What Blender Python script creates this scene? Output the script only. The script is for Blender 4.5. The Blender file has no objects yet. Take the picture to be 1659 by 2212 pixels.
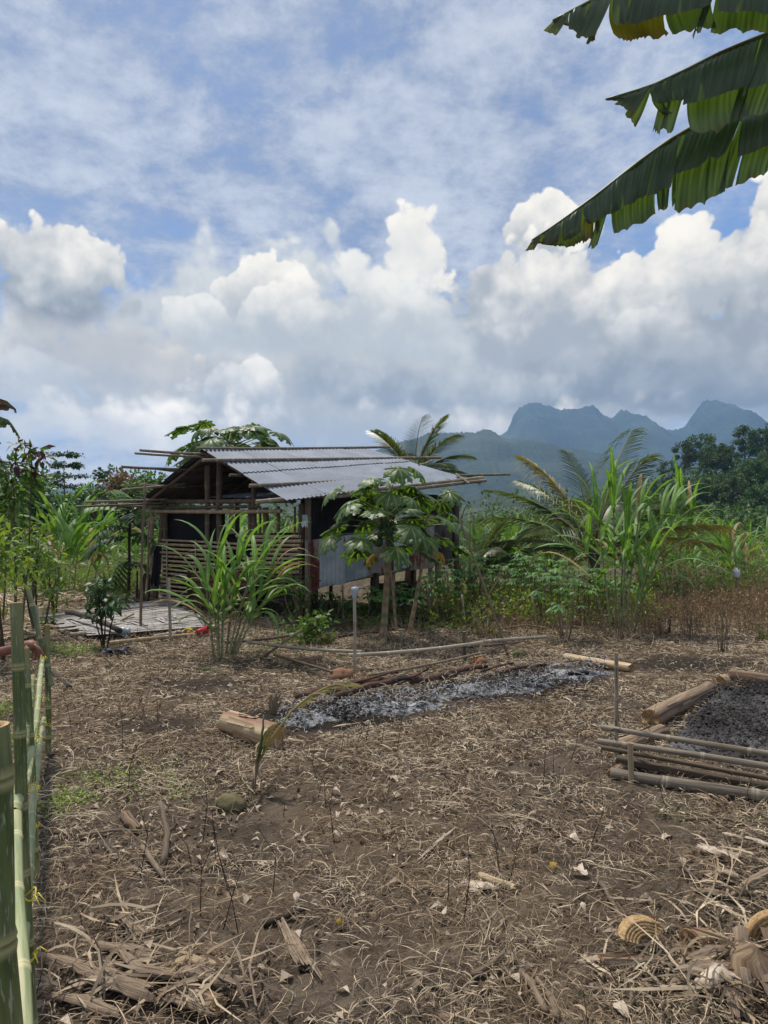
import bpy, math, random
import numpy as np
from math import sin, cos, pi, radians, sqrt, atan, atan2
from mathutils import Vector, Matrix, noise

SC = bpy.context.scene
COL = SC.collection
rng = np.random.default_rng(11)
rnd = random.Random(5)

# ------------------------------------------------------------------ camera
F, CX, CY, HZ, CH = 1534.0, 829.5, 1106.0, 1130.0, 1.6     # survey units: 1659 x 2212 frame
PITCH = atan((HZ - CY) / F)
cam_d = bpy.data.cameras.new('camera'); cam = bpy.data.objects.new('camera', cam_d); COL.objects.link(cam)
cam_d.sensor_fit = 'VERTICAL'; cam_d.sensor_height = 36.0; cam_d.lens = 36.0 * F / 2212.0
cam_d.clip_start = 0.05; cam_d.clip_end = 60000
cam.location = (0, 0, CH); cam.rotation_euler = (pi / 2 + PITCH, 0, 0)
SC.camera = cam

def srgb(r, g, b):
    f = lambda c: (c / 255 / 12.92) if c / 255 <= 0.04045 else ((c / 255 + 0.055) / 1.055) ** 2.4
    return (f(r), f(g), f(b))

# ------------------------------------------------------------------ node helpers
class X:
    """a socket with arithmetic"""
    def __init__(s, nt, k): s.nt, s.k = nt, k
    def _m(s, op, *a, clamp=False):
        n = s.nt.nodes.new('ShaderNodeMath'); n.operation = op; n.use_clamp = clamp
        for i, v in enumerate((s,) + a):
            if isinstance(v, X): s.nt.links.new(v.k, n.inputs[i])
            else: n.inputs[i].default_value = v
        return X(s.nt, n.outputs[0])
    def __add__(s, o): return s._m('ADD', o)
    def __radd__(s, o): return s._m('ADD', o)
    def __sub__(s, o): return s._m('SUBTRACT', o)
    def __rsub__(s, o): return s._m('MULTIPLY_ADD', -1.0, o)
    def __mul__(s, o): return s._m('MULTIPLY', o)
    def __rmul__(s, o): return s._m('MULTIPLY', o)
    def __truediv__(s, o): return s._m('DIVIDE', o)
    def max(s, o): return s._m('MAXIMUM', o)
    def min(s, o): return s._m('MINIMUM', o)
    def sqrt(s): return s._m('SQRT')
    def abs(s): return s._m('ABSOLUTE')
    def sat(s): return s._m('ADD', 0.0, clamp=True)
    def step(s, a, b, lo=0.0, hi=1.0):
        n = s.nt.nodes.new('ShaderNodeMapRange'); n.interpolation_type = 'SMOOTHSTEP'
        s.nt.links.new(s.k, n.inputs[0])
        for i, v in zip((1, 2, 3, 4), (a, b, lo, hi)):
            if isinstance(v, X): s.nt.links.new(v.k, n.inputs[i])
            else: n.inputs[i].default_value = v
        return X(s.nt, n.outputs[0])

def put(nt, v, sock):
    if isinstance(v, X): nt.links.new(v.k, sock)
    elif isinstance(v, tuple) and len(v) == 3 and sock.type == 'RGBA': sock.default_value = (*v, 1)
    else: sock.default_value = v

def mix(nt, f, a, b, mode='MIX'):
    n = nt.nodes.new('ShaderNodeMix'); n.data_type = 'RGBA'; n.blend_type = mode
    put(nt, f, n.inputs[0]); put(nt, a, n.inputs[6]); put(nt, b, n.inputs[7])
    return X(nt, n.outputs[2])

def noise_tex(nt, vec, scale, detail=4, rough=0.55, dist=0.0, out=0):
    n = nt.nodes.new('ShaderNodeTexNoise'); n.inputs['Scale'].default_value = scale
    n.inputs['Detail'].default_value = detail; n.inputs['Roughness'].default_value = rough
    n.inputs['Distortion'].default_value = dist
    if vec is not None: nt.links.new(vec.k, n.inputs['Vector'])
    return X(nt, n.outputs[out])

def voro(nt, vec, scale, detail=0, rough=0.5, feature='F1', out=0):
    n = nt.nodes.new('ShaderNodeTexVoronoi'); n.feature = feature; n.inputs['Scale'].default_value = scale
    if 'Detail' in n.inputs: n.inputs['Detail'].default_value = detail; n.inputs['Roughness'].default_value = rough
    if vec is not None: nt.links.new(vec.k, n.inputs['Vector'])
    return X(nt, n.outputs[out])

def vmath(nt, op, a, b=None):
    n = nt.nodes.new('ShaderNodeVectorMath'); n.operation = op
    put(nt, a, n.inputs[0])
    if b is not None:
        if op == 'SCALE': put(nt, b, n.inputs[3])
        else: put(nt, b, n.inputs[1])
    return X(nt, n.outputs[0])

def sep(nt, v):
    n = nt.nodes.new('ShaderNodeSeparateXYZ'); nt.links.new(v.k, n.inputs[0])
    return [X(nt, o) for o in n.outputs]

def comb(nt, x, y, z):
    n = nt.nodes.new('ShaderNodeCombineXYZ')
    for v, i in zip((x, y, z), n.inputs): put(nt, v, i)
    return X(nt, n.outputs[0])

# ------------------------------------------------------------------ sky, sun, exposure
SUN_EL, SUN_AZ = radians(62), radians(-35)        # azimuth from +Y towards +X
world = bpy.data.worlds.new('World'); SC.world = world; world.use_nodes = True
def build_sky():
    nt = world.node_tree; nt.nodes.clear()
    out = nt.nodes.new('ShaderNodeOutputWorld'); bg = nt.nodes.new('ShaderNodeBackground'); bg2 = nt.nodes.new('ShaderNodeBackground')
    STR = 0.115; bg.inputs[1].default_value = STR; bg2.inputs[1].default_value = STR
    ms = nt.nodes.new('ShaderNodeMixShader')
    nt.links.new(bg2.outputs[0], ms.inputs[1]); nt.links.new(bg.outputs[0], ms.inputs[2]); nt.links.new(ms.outputs[0], out.inputs[0])
    sky = nt.nodes.new('ShaderNodeTexSky'); sky.sky_type = 'NISHITA'; sky.sun_disc = False
    sky.sun_elevation = SUN_EL; sky.sun_rotation = SUN_AZ; sky.altitude = 100; sky.air_density = 1.0; sky.dust_density = 0.6; sky.ozone_density = 2.0
    col = X(nt, sky.outputs[0])
    K = lambda r, g, b: tuple(c / 0.1 for c in srgb(r, g, b))
    tc = nt.nodes.new('ShaderNodeTexCoord'); D = X(nt, tc.outputs['Generated'])
    x, y, z = sep(nt, D)
    # high veil of thin cloud, seen in perspective on a flat layer
    zz = z.max(0.0) + 0.22
    pl = comb(nt, x / zz, y / zz, 0.0)
    n1 = noise_tex(nt, pl, 1.0, 3, 0.5)
    n2 = noise_tex(nt, pl, 5.5, 8, 0.68, 0.1)
    rightness = (x / (y.abs() + 0.35)).step(0.10, 0.45)
    veil = (n1 * 0.55 + n2 * 0.45 + 0.11 - rightness * 0.16).step(0.38, 0.62)
    col = mix(nt, 1.0, col, (0.86, 1.0, 1.18), 'MULTIPLY')
    vcol = mix(nt, (n2 * 0.6 + n1 * 0.4).step(0.38, 0.62), K(128, 142, 170), K(200, 205, 213))
    col = mix(nt, veil * 0.92, col, vcol)
    # heaped cloud goes on all round outside the view
    cc = mix(nt, n2.step(0.35, 0.65), K(165, 174, 188), K(226, 230, 236))
    far = mix(nt, (n1 * 0.7 + n2 * 0.5).step(0.50, 0.66) * 0.9, col, cc)
    far = mix(nt, z.step(0.14, -0.02) * 0.85, far, K(228, 228, 226))
    nt.links.new(far.k, bg2.inputs[0])
    put(nt, (y - x.abs() * 1.15).step(0.08, 0.22) * z.step(-0.10, -0.04), ms.inputs[0])
    # warped direction for the heaps in view
    w1 = noise_tex(nt, D, 4.5, 4, 0.55, 0, 1)
    W = vmath(nt, 'ADD', D, vmath(nt, 'SCALE', vmath(nt, 'SUBTRACT', w1, (0.5, 0.5, 0.5)), 0.10))
    wx, wy, wz = sep(nt, W)
    az = wx._m('ARCTAN2', wy); el = wz._m('ARCSINE')
    ae = comb(nt, az, el, 0.0)
    bil = voro(nt, W, 17.0, 2.0, 0.55)            # puffs
    fine = noise_tex(nt, D, 18, 8, 0.66)
    soft = noise_tex(nt, D, 6.0, 4, 0.55)
    soft_up = noise_tex(nt, vmath(nt, 'ADD', D, (0.010, 0.0, -0.035)), 6.0, 4, 0.55)
    rim = soft - soft_up
    edge = 1.20 + (0.50 - bil) * 0.60 + (fine - 0.5) * 0.50
    lit = rim * 2.2 + (soft - 0.5) * 0.6 + (fine - 0.5) * 1.1 - (bil - 0.50) * 0.40
    def heap(px, py, rx, ry, top, low, hard=0.12, cut=-0.50, hi=0.78):
        nonlocal col
        a0 = atan((px - CX) / F); e0 = atan((HZ - py) / F * cos(a0))
        ra, re = rx / F * cos(a0) ** 2, ry / F
        n = nt.nodes.new('ShaderNodeVectorMath'); n.operation = 'MULTIPLY_ADD'
        nt.links.new(ae.k, n.inputs[0]); n.inputs[1].default_value = (1 / ra, 1 / re, 0); n.inputs[2].default_value = (-a0 / ra, -e0 / re, 0)
        v = X(nt, n.outputs[0])
        ln = nt.nodes.new('ShaderNodeVectorMath'); ln.operation = 'LENGTH'; nt.links.new(v.k, ln.inputs[0])
        dv = sep(nt, v)[1]
        sft = dv.step(0.15, -0.85, hard * 1.1, 0.8)           # crisp tops, soft bases
        mk = (edge - X(nt, ln.outputs[1])).step(0.0, sft)
        t = dv._m('MULTIPLY_ADD', 0.62, lit).step(cut, hi)
        col = mix(nt, mk, col, mix(nt, t, low, top))
    K = lambda r, g, b: tuple(c / 0.1 * q for c, q in zip(srgb(r, g, b), (1.12, 1.03, 0.88)))
    WH, LG, MG, DG = K(244, 245, 246), K(172, 181, 192), K(148, 157, 169), K(124, 134, 147)
    heap(830, 850, 1700, 290, K(232, 234, 236), K(170, 176, 184), 0.40)
    heap(560, 660, 420, 150, K(214, 221, 229), K(182, 192, 205), 0.6)
    heap(1190, 505, 110, 75, WH, LG, 0.10, -0.6)
    heap(1690, 590, 110, 190, WH, LG, 0.12, -0.5)
    heap(905, 535, 85, 90, WH, K(205, 212, 220), 0.14, -0.8)
    heap(705, 510, 34, 40, K(222, 228, 235), K(190, 200, 214), 0.4)
    heap(1450, 650, 330, 140, WH, LG, 0.10, -0.5)
    heap(1150, 700, 290, 170, WH, K(160, 169, 182), 0.12, -0.45)
    heap(850, 700, 240, 150, K(232, 236, 240), K(180, 190, 202), 0.25)
    heap(1560, 750, 280, 140, K(228, 232, 237), MG, 0.16, -0.4)
    heap(550, 655, 100, 95, WH, LG, 0.09, -0.55)
    heap(620, 715, 170, 95, WH, K(174, 184, 196), 0.12)
    heap(425, 700, 90, 70, K(232, 236, 240), K(178, 188, 200), 0.15)
    heap(1300, 820, 480, 110, K(172, 180, 191), DG, 0.5)
    heap(860, 840, 400, 90, K(196, 203, 211), K(140, 150, 164), 0.4)
    heap(1560, 860, 380, 80, K(160, 169, 180), K(120, 131, 146), 0.6)
    heap(110, 635, 205, 95, K(172, 180, 190), K(112, 121, 134), 0.35, -0.9, 0.6)
    heap(105, 560, 195, 95, K(244, 245, 247), K(160, 169, 180), 0.10, -0.75, 0.55)
    heap(300, 790, 150, 75, K(240, 236, 230), K(172, 178, 186), 0.14)
    heap(90, 840, 150, 85, K(214, 219, 226), K(178, 187, 198), 0.3)
    heap(240, 740, 220, 90, K(206, 207, 208), K(182, 184, 188), 0.7)
    heap(520, 850, 150, 75, K(242, 243, 244), K(166, 176, 188), 0.2)
    heap(250, 925, 520, 90, tuple(1.25 * c for c in K(242, 240, 238)), K(208, 211, 215), 0.6)
    heap(1050, 900, 480, 50, tuple(1.25 * c for c in K(240, 238, 234)), K(196, 200, 206), 0.9)
    col = mix(nt, el.step(0.11, -0.02) * 0.8, col, tuple(1.3 * c for c in K(244, 238, 228)))
    nt.links.new(col.k, bg.inputs[0])
build_sky()
world.cycles.sampling_method = 'MANUAL'; world.cycles.sample_map_resolution = 512

sun_d = bpy.data.lights.new('sun', 'SUN'); sun_d.energy = 4.0; sun_d.angle = radians(4); sun_d.color = (1.0, 0.945, 0.86)
sun = bpy.data.objects.new('sun', sun_d); COL.objects.link(sun)
sd = Vector((sin(SUN_AZ) * cos(SUN_EL), cos(SUN_AZ) * cos(SUN_EL), sin(SUN_EL)))
sun.rotation_euler = (-sd).to_track_quat('-Z', 'Y').to_euler(); sun.location = sd * 50

vs = SC.view_settings; vs.view_transform = 'Standard'; vs.look = 'None'; vs.exposure = 0.0; vs.gamma = 1.0; vs.use_curve_mapping = False
SC.cycles.max_bounces = 6; SC.cycles.diffuse_bounces = 2; SC.cycles.glossy_bounces = 2; SC.cycles.transmission_bounces = 4
SC.cycles.volume_bounces = 1; SC.cycles.transparent_max_bounces = 6; SC.cycles.use_denoising = True
SC.cycles.sample_clamp_indirect = 6

# ------------------------------------------------------------------ survey: picture point -> place
def ray(px, py):
    x = (px - CX) / F; yy = (CY - py) / F
    return Vector((x, cos(PITCH) - yy * sin(PITCH), sin(PITCH) + yy * cos(PITCH)))
def P(px, py, d):
    r = ray(px, py); return Vector((r.x * d / r.y, d, CH + r.z * d / r.y))
def gh(x, y):
    r = sqrt(x * x + y * y)
    k = min(1.0, max(0.0, (r - 1.0) / 2))
    z = 0.05 * noise.noise((x * 0.35, y * 0.35, 3.1)) * k
    if r > 30: z += (r - 30) * 0.004 * noise.noise((x * 0.02, y * 0.02, 7.7)) * min(1, (r - 30) / 40)
    return z
def G(px, py, dz=0.0):
    r = ray(px, py); z = 0.0
    for _ in range(4):
        t = (z - CH) / r.z; x, y = r.x * t, r.y * t; z = gh(x, y)
    return Vector((x, y, z + dz))
def on_plane(px, py, A, d):
    """where the sight line meets the upright plane through A along the level direction d"""
    r = ray(px, py); n = Vector((d.y, -d.x, 0))
    t = (Vector((A.x, A.y, 0))).dot(n) / Vector((r.x, r.y, 0)).dot(n)
    return Vector((r.x * t, r.y * t, CH + r.z * t))

# ------------------------------------------------------------------ mesh builder
class MB:
    """collects shapes of ONE part; every vertex carries tint (own colour variation) and pc (along, round, seed)"""
    def __init__(s): s.v, s.t, s.p, s.f, s.n = [], [], [], [], 0
    def add(s, verts, faces, tint=0.0, pc=None, mi=0):
        verts = np.asarray(verts, dtype=np.float64).reshape(-1, 3); k = len(verts)
        s.v.append(verts); s.t.append(np.broadcast_to(np.asarray(tint, float), (k,)).copy())
        s.p.append(np.zeros((k, 3)) if pc is None else np.asarray(pc, float).reshape(k, 3))
        faces = [faces] if isinstance(faces, np.ndarray) else faces
        if isinstance(faces, list) and faces and not isinstance(faces[0], np.ndarray):
            by = {}
            for f in faces: by.setdefault(len(f), []).append(f)
            faces = [np.array(a) for a in by.values()]
        for a in faces: s.f.append((a + s.n, mi))
        s.n += k
    def tube(s, pts, rad, n=7, cap=True, tint=0.0, mi=0, seed=0.0, flat=1.0, capmi=None):
        pts = np.array([tuple(p) for p in pts], float); m = len(pts)
        rad = np.broadcast_to(np.asarray(rad, float), (m,)); tint = np.broadcast_to(np.asarray(tint, float), (m,))
        tg = np.gradient(pts, axis=0); tg /= np.linalg.norm(tg, axis=1)[:, None] + 1e-12
        ref = np.array([0, 0, 1.0]) if abs(tg[0][2]) < 0.9 else np.array([1.0, 0, 0])
        u = np.cross(tg[0], ref); u /= np.linalg.norm(u)
        ang = np.linspace(0, 2 * pi, n, endpoint=False)
        ln = np.concatenate([[0], np.cumsum(np.linalg.norm(np.diff(pts, axis=0), axis=1))])
        V, T, C = [], [], []
        for i in range(m):
            u = u - tg[i] * u.dot(tg[i]); u /= np.linalg.norm(u) + 1e-12
            w = np.cross(tg[i], u)
            V.append(pts[i] + rad[i] * (np.cos(ang)[:, None] * u + flat * np.sin(ang)[:, None] * w))
            T += [tint[i]] * n; C += [(ln[i], a / (2 * pi), seed) for a in ang]
        i = np.arange(m - 1)[:, None] * n; j = np.arange(n)[None]; j2 = (j + 1) % n
        q = np.stack([i + j, i + j2, i + n + j2, i + n + j], -1).reshape(-1, 4)
        s.add(np.concatenate(V), [q], T, C, mi)
        if cap:
            cm = mi if capmi is None else capmi
            b = s.n - m * n
            s.f.append((np.array([[b + k for k in range(n)][::-1]]), cm)); s.f.append((np.array([[b + (m - 1) * n + k for k in range(n)]]), cm))
    def ribbon(s, pts, width, side, fold=0.0, tint=(0, 0), mi=0, across=3, seed=0.0):
        """a blade along pts; side = list of sideways unit vectors; tint = (edge, midrib)"""
        pts = np.array([tuple(p) for p in pts], float); m = len(pts)
        side = np.array([tuple(p) for p in side], float); width = np.broadcast_to(np.asarray(width, float), (m,))
        tg = np.gradient(pts, axis=0); tg /= np.linalg.norm(tg, axis=1)[:, None] + 1e-12
        nr = np.cross(side, tg)
        k = {2: [-1, 1], 3: [-1, 0, 1], 5: [-1, -0.16, 0, 0.16, 1]}[across]
        tt = {2: [tint[0]] * 2, 3: [tint[0], tint[1], tint[0]], 5: [tint[0], tint[0], tint[1], tint[0], tint[0]]}[across]
        ln = np.concatenate([[0], np.cumsum(np.linalg.norm(np.diff(pts, axis=0), axis=1))])
        V = np.stack([pts + side * (width * a / 2)[:, None] - nr * (width * fold * (1 - abs(a)))[:, None] for a in k], 1).reshape(-1, 3)
        C = np.array([(l, a, seed) for l in ln for a in k])
        c = len(k); i = np.arange(m - 1)[:, None] * c; j = np.arange(c - 1)[None]
        q = np.stack([i + j, i + j + 1, i + c + j + 1, i + c + j], -1).reshape(-1, 4)
        s.add(V, [q], np.tile(tt, m), C, mi)
    def box(s, c, sx, sy, sz, rot=None, tint=0.0, mi=0, jit=0.0):
        v = np.array([(x, y, z) for x in (-.5, .5) for y in (-.5, .5) for z in (-.5, .5)]) * (sx, sy, sz)
        if jit: v += rng.uniform(-jit, jit, v.shape)
        pc = v.copy()
        if rot is not None: v = v @ np.array(rot.to_3x3() if hasattr(rot, 'to_3x3') else rot).T
        s.add(v + np.array(tuple(c)), [np.array([(0, 1, 3, 2), (4, 6, 7, 5), (0, 4, 5, 1), (2, 3, 7, 6), (0, 2, 6, 4), (1, 5, 7, 3)])], tint, pc, mi)
    def leaves(s, pos, d, up, length, width, tint, fold=0.10, droop=0.12, mi=0):
        """many simple folded leaves; arrays"""
        pos = np.asarray(pos, float); k = len(pos)
        d = np.asarray(d, float); d /= np.linalg.norm(d, axis=1)[:, None] + 1e-9
        sd = np.cross(d, np.asarray(up, float)); sd /= np.linalg.norm(sd, axis=1)[:, None] + 1e-9
        nr = np.cross(sd, d)
        L = np.broadcast_to(np.asarray(length, float), (k,))[:, None]; Wd = np.broadcast_to(np.asarray(width, float), (k,))[:, None]
        tpl = [(0, 0, 0), (.42, .5, fold), (.42, -.5, fold), (.45, 0, 0), (1, 0, -droop)]
        V = np.stack([pos + d * L * a + sd * Wd * b + nr * (Wd * c if i < 4 else L * c) for i, (a, b, c) in enumerate(tpl)], 1).reshape(-1, 3)
        b = np.arange(k)[:, None, None] * 5
        fc = (b + np.array([(0, 3, 1), (0, 2, 3), (3, 4, 1), (3, 2, 4)])[None]).reshape(-1, 3)
        s.add(V, [fc], np.repeat(np.broadcast_to(np.asarray(tint, float), (k,)), 5), None, mi)
    def build(s, name, mats, parent=None, smooth=True, **tags):
        me = bpy.data.meshes.new(name)
        v = np.concatenate(s.v)
        org = None
        if parent is None and tags.get('origin') is not None: org = np.array(tuple(tags['origin'])); v = v - org
        me.vertices.add(len(v)); me.vertices.foreach_set('co', v.ravel())
        tot = sum(a.size for a, _ in s.f); np_ = sum(len(a) for a, _ in s.f)
        me.loops.add(tot); me.loops.foreach_set('vertex_index', np.concatenate([a.ravel() for a, _ in s.f]))
        sizes = np.concatenate([np.full(len(a), a.shape[1]) for a, _ in s.f])
        me.polygons.add(np_); me.polygons.foreach_set('loop_start', np.concatenate([[0], np.cumsum(sizes)[:-1]]))
        me.polygons.foreach_set('loop_total', sizes)
        me.polygons.foreach_set('material_index', np.concatenate([np.full(len(a), m) for a, m in s.f]))
        me.polygons.foreach_set('use_smooth', np.full(np_, smooth))
        at = me.attributes.new('tint', 'FLOAT', 'POINT'); at.data.foreach_set('value', np.concatenate(s.t))
        at = me.attributes.new('pc', 'FLOAT_VECTOR', 'POINT'); at.data.foreach_set('vector', np.concatenate(s.p).ravel())
        for m in (mats if isinstance(mats, (list, tuple)) else [mats]): me.materials.append(m)
        me.update(calc_edges=True); me.validate()
        o = bpy.data.objects.new(name, me); COL.objects.link(o)
        if org is not None: o.location = org
        return tag(o, parent, **{k: w for k, w in tags.items() if k != 'origin'})

def tag(o, parent=None, label=None, cat=None, group=None, kind=None):
    if parent is not None:
        o.parent = parent; o.matrix_parent_inverse = Matrix.Translation(-Vector(parent.location)) if parent.parent is None else Matrix.Identity(4)
    if label: o['label'] = label
    if cat: o['category'] = cat
    if group: o['group'] = group
    if kind: o['kind'] = kind
    return o
def thing(name, loc, label, cat, group=None):
    o = bpy.data.objects.new(name, None); COL.objects.link(o); o.location = loc; o.empty_display_size = 0.2
    return tag(o, None, label, cat, group)
def inst(name, me, M4, parent):
    """a part placed in world space, sharing mesh data"""
    o = bpy.data.objects.new(name, me); COL.objects.link(o); tag(o, parent); o.matrix_basis = M4
    return o
def frame_from(d, up=(0, 0, 1), at=(0, 0, 0), sc=1.0):
    d = Vector(d).normalized(); up = Vector(up); s_ = up.cross(d)
    if s_.length < 1e-4: s_ = Vector((1, 0, 0))
    s_.normalize(); u = d.cross(s_)
    m = Matrix((d, s_, u)).transposed().to_4x4()
    if sc != 1.0: m = m @ Matrix.Scale(sc, 4)
    m.translation = Vector(at); return m

# ------------------------------------------------------------------ materials
MAT = {}
def mat(name, cols, rough=0.8, scale=8.0, detail=5, coord='obj', stretch=(1, 1, 1), bump=0.0, bscale=None, tints=None, var=0.12, trans=0.0, tcol=None, spec=0.3, nr=(0.35, 0.65), extra=None, huevar=0.0):
    """cols: two or three base colours mixed by noise; tints: colour reached where tint = 1"""
    m = bpy.data.materials.new(name); m.use_nodes = True; nt = m.node_tree; nt.nodes.clear(); MAT[name] = m
    out = nt.nodes.new('ShaderNodeOutputMaterial'); bs = nt.nodes.new('ShaderNodeBsdfPrincipled')
    if coord == 'pc':
        a = nt.nodes.new('ShaderNodeAttribute'); a.attribute_name = 'pc'; vec = X(nt, a.outputs['Vector'])
    elif coord == 'world':
        g = nt.nodes.new('ShaderNodeNewGeometry'); vec = X(nt, g.outputs['Position'])
    else:
        tcn = nt.nodes.new('ShaderNodeTexCoord'); vec = X(nt, tcn.outputs['Object'])
    if stretch != (1, 1, 1): vs_ = vmath(nt, 'MULTIPLY', vec, stretch)
    else: vs_ = vec
    oi = nt.nodes.new('ShaderNodeObjectInfo'); ran = X(nt, oi.outputs['Random'])
    vs_ = vmath(nt, 'ADD', vs_, comb(nt, ran * 17.0, ran * 31.0, ran * 5.0)) if coord != 'world' else vs_
    n = noise_tex(nt, vs_, scale, detail, 0.6)
    c = mix(nt, n.step(nr[0], nr[1]), cols[0], cols[1])
    if len(cols) > 2:
        n2 = noise_tex(nt, vs_, scale * 0.31, 3, 0.5)
        c = mix(nt, n2.step(0.48, 0.68), c, cols[2])
    if tints is not None:
        a = nt.nodes.new('ShaderNodeAttribute'); a.attribute_name = 'tint'; c = mix(nt, X(nt, a.outputs['Fac']), c, tints)
    if extra: c = extra(nt, vec, c)
    if var:
        hs = nt.nodes.new('ShaderNodeHueSaturation'); put(nt, c, hs.inputs['Color']); put(nt, ran * (2 * var) + (1 - var), hs.inputs['Value'])
        put(nt, ran * (2 * huevar) + (0.5 - huevar), hs.inputs['Hue'])
        c = X(nt, hs.outputs[0])
    put(nt, c, bs.inputs['Base Color']); bs.inputs['Roughness'].default_value = rough
    bs.inputs['Specular IOR Level'].default_value = spec
    if bump:
        b = nt.nodes.new('ShaderNodeBump'); b.inputs['Strength'].default_value = 1.0; b.inputs['Distance'].default_value = bump
        put(nt, noise_tex(nt, vs_, bscale or scale * 3, 5, 0.65), b.inputs['Height']); nt.links.new(b.outputs[0], bs.inputs['Normal'])
    last = bs.outputs[0]
    if trans:
        tr = nt.nodes.new('ShaderNodeBsdfTranslucent'); put(nt, mix(nt, 1.0, c, tcol or (1.3, 1.5, 0.5), 'MULTIPLY'), tr.inputs[0])
        ms = nt.nodes.new('ShaderNodeMixShader'); ms.inputs[0].default_value = trans
        nt.links.new(bs.outputs[0], ms.inputs[1]); nt.links.new(tr.outputs[0], ms.inputs[2]); last = ms.outputs[0]
    nt.links.new(last, out.inputs[0])
    return m

# ground: soil, mould, scorched patches and old ash with shapes of their own
SCORCH = []      # (x, y, rx, ry, strength) filled before the ground material is made
def ground_extra(nt, vec, c):
    x, y, z = sep(nt, vec)
    big = noise_tex(nt, vec, 0.45, 4, 0.6)
    med = noise_tex(nt, vec, 2.3, 5, 0.65)
    tiny = noise_tex(nt, vec, 60, 4, 0.7)
    c = mix(nt, big.step(0.42, 0.62) * 0.75, c, srgb(122, 104, 82))
    c = mix(nt, (med * 0.6 + tiny * 0.4).step(0.47, 0.60) * 0.6, c, srgb(66, 54, 44))
    green = (noise_tex(nt, vec, 0.8, 4, 0.6) + y.step(13.0, 24.0) * 0.16).step(0.58, 0.70)
    c = mix(nt, green * 0.55, c, srgb(80, 84, 48))
    far = y.step(22.0, 45.0)
    c = mix(nt, far * 0.9, c, srgb(66, 84, 44))
    for (sx, sy, rx, ry, k, col) in SCORCH:
        du = (x - sx) / rx; dv = (y - sy) / ry
        q = (du * du + dv * dv).sqrt() + (med - 0.5) * 1.5
        c = mix(nt, q.step(1.1, 0.45) * k, c, col)
    return c
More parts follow.
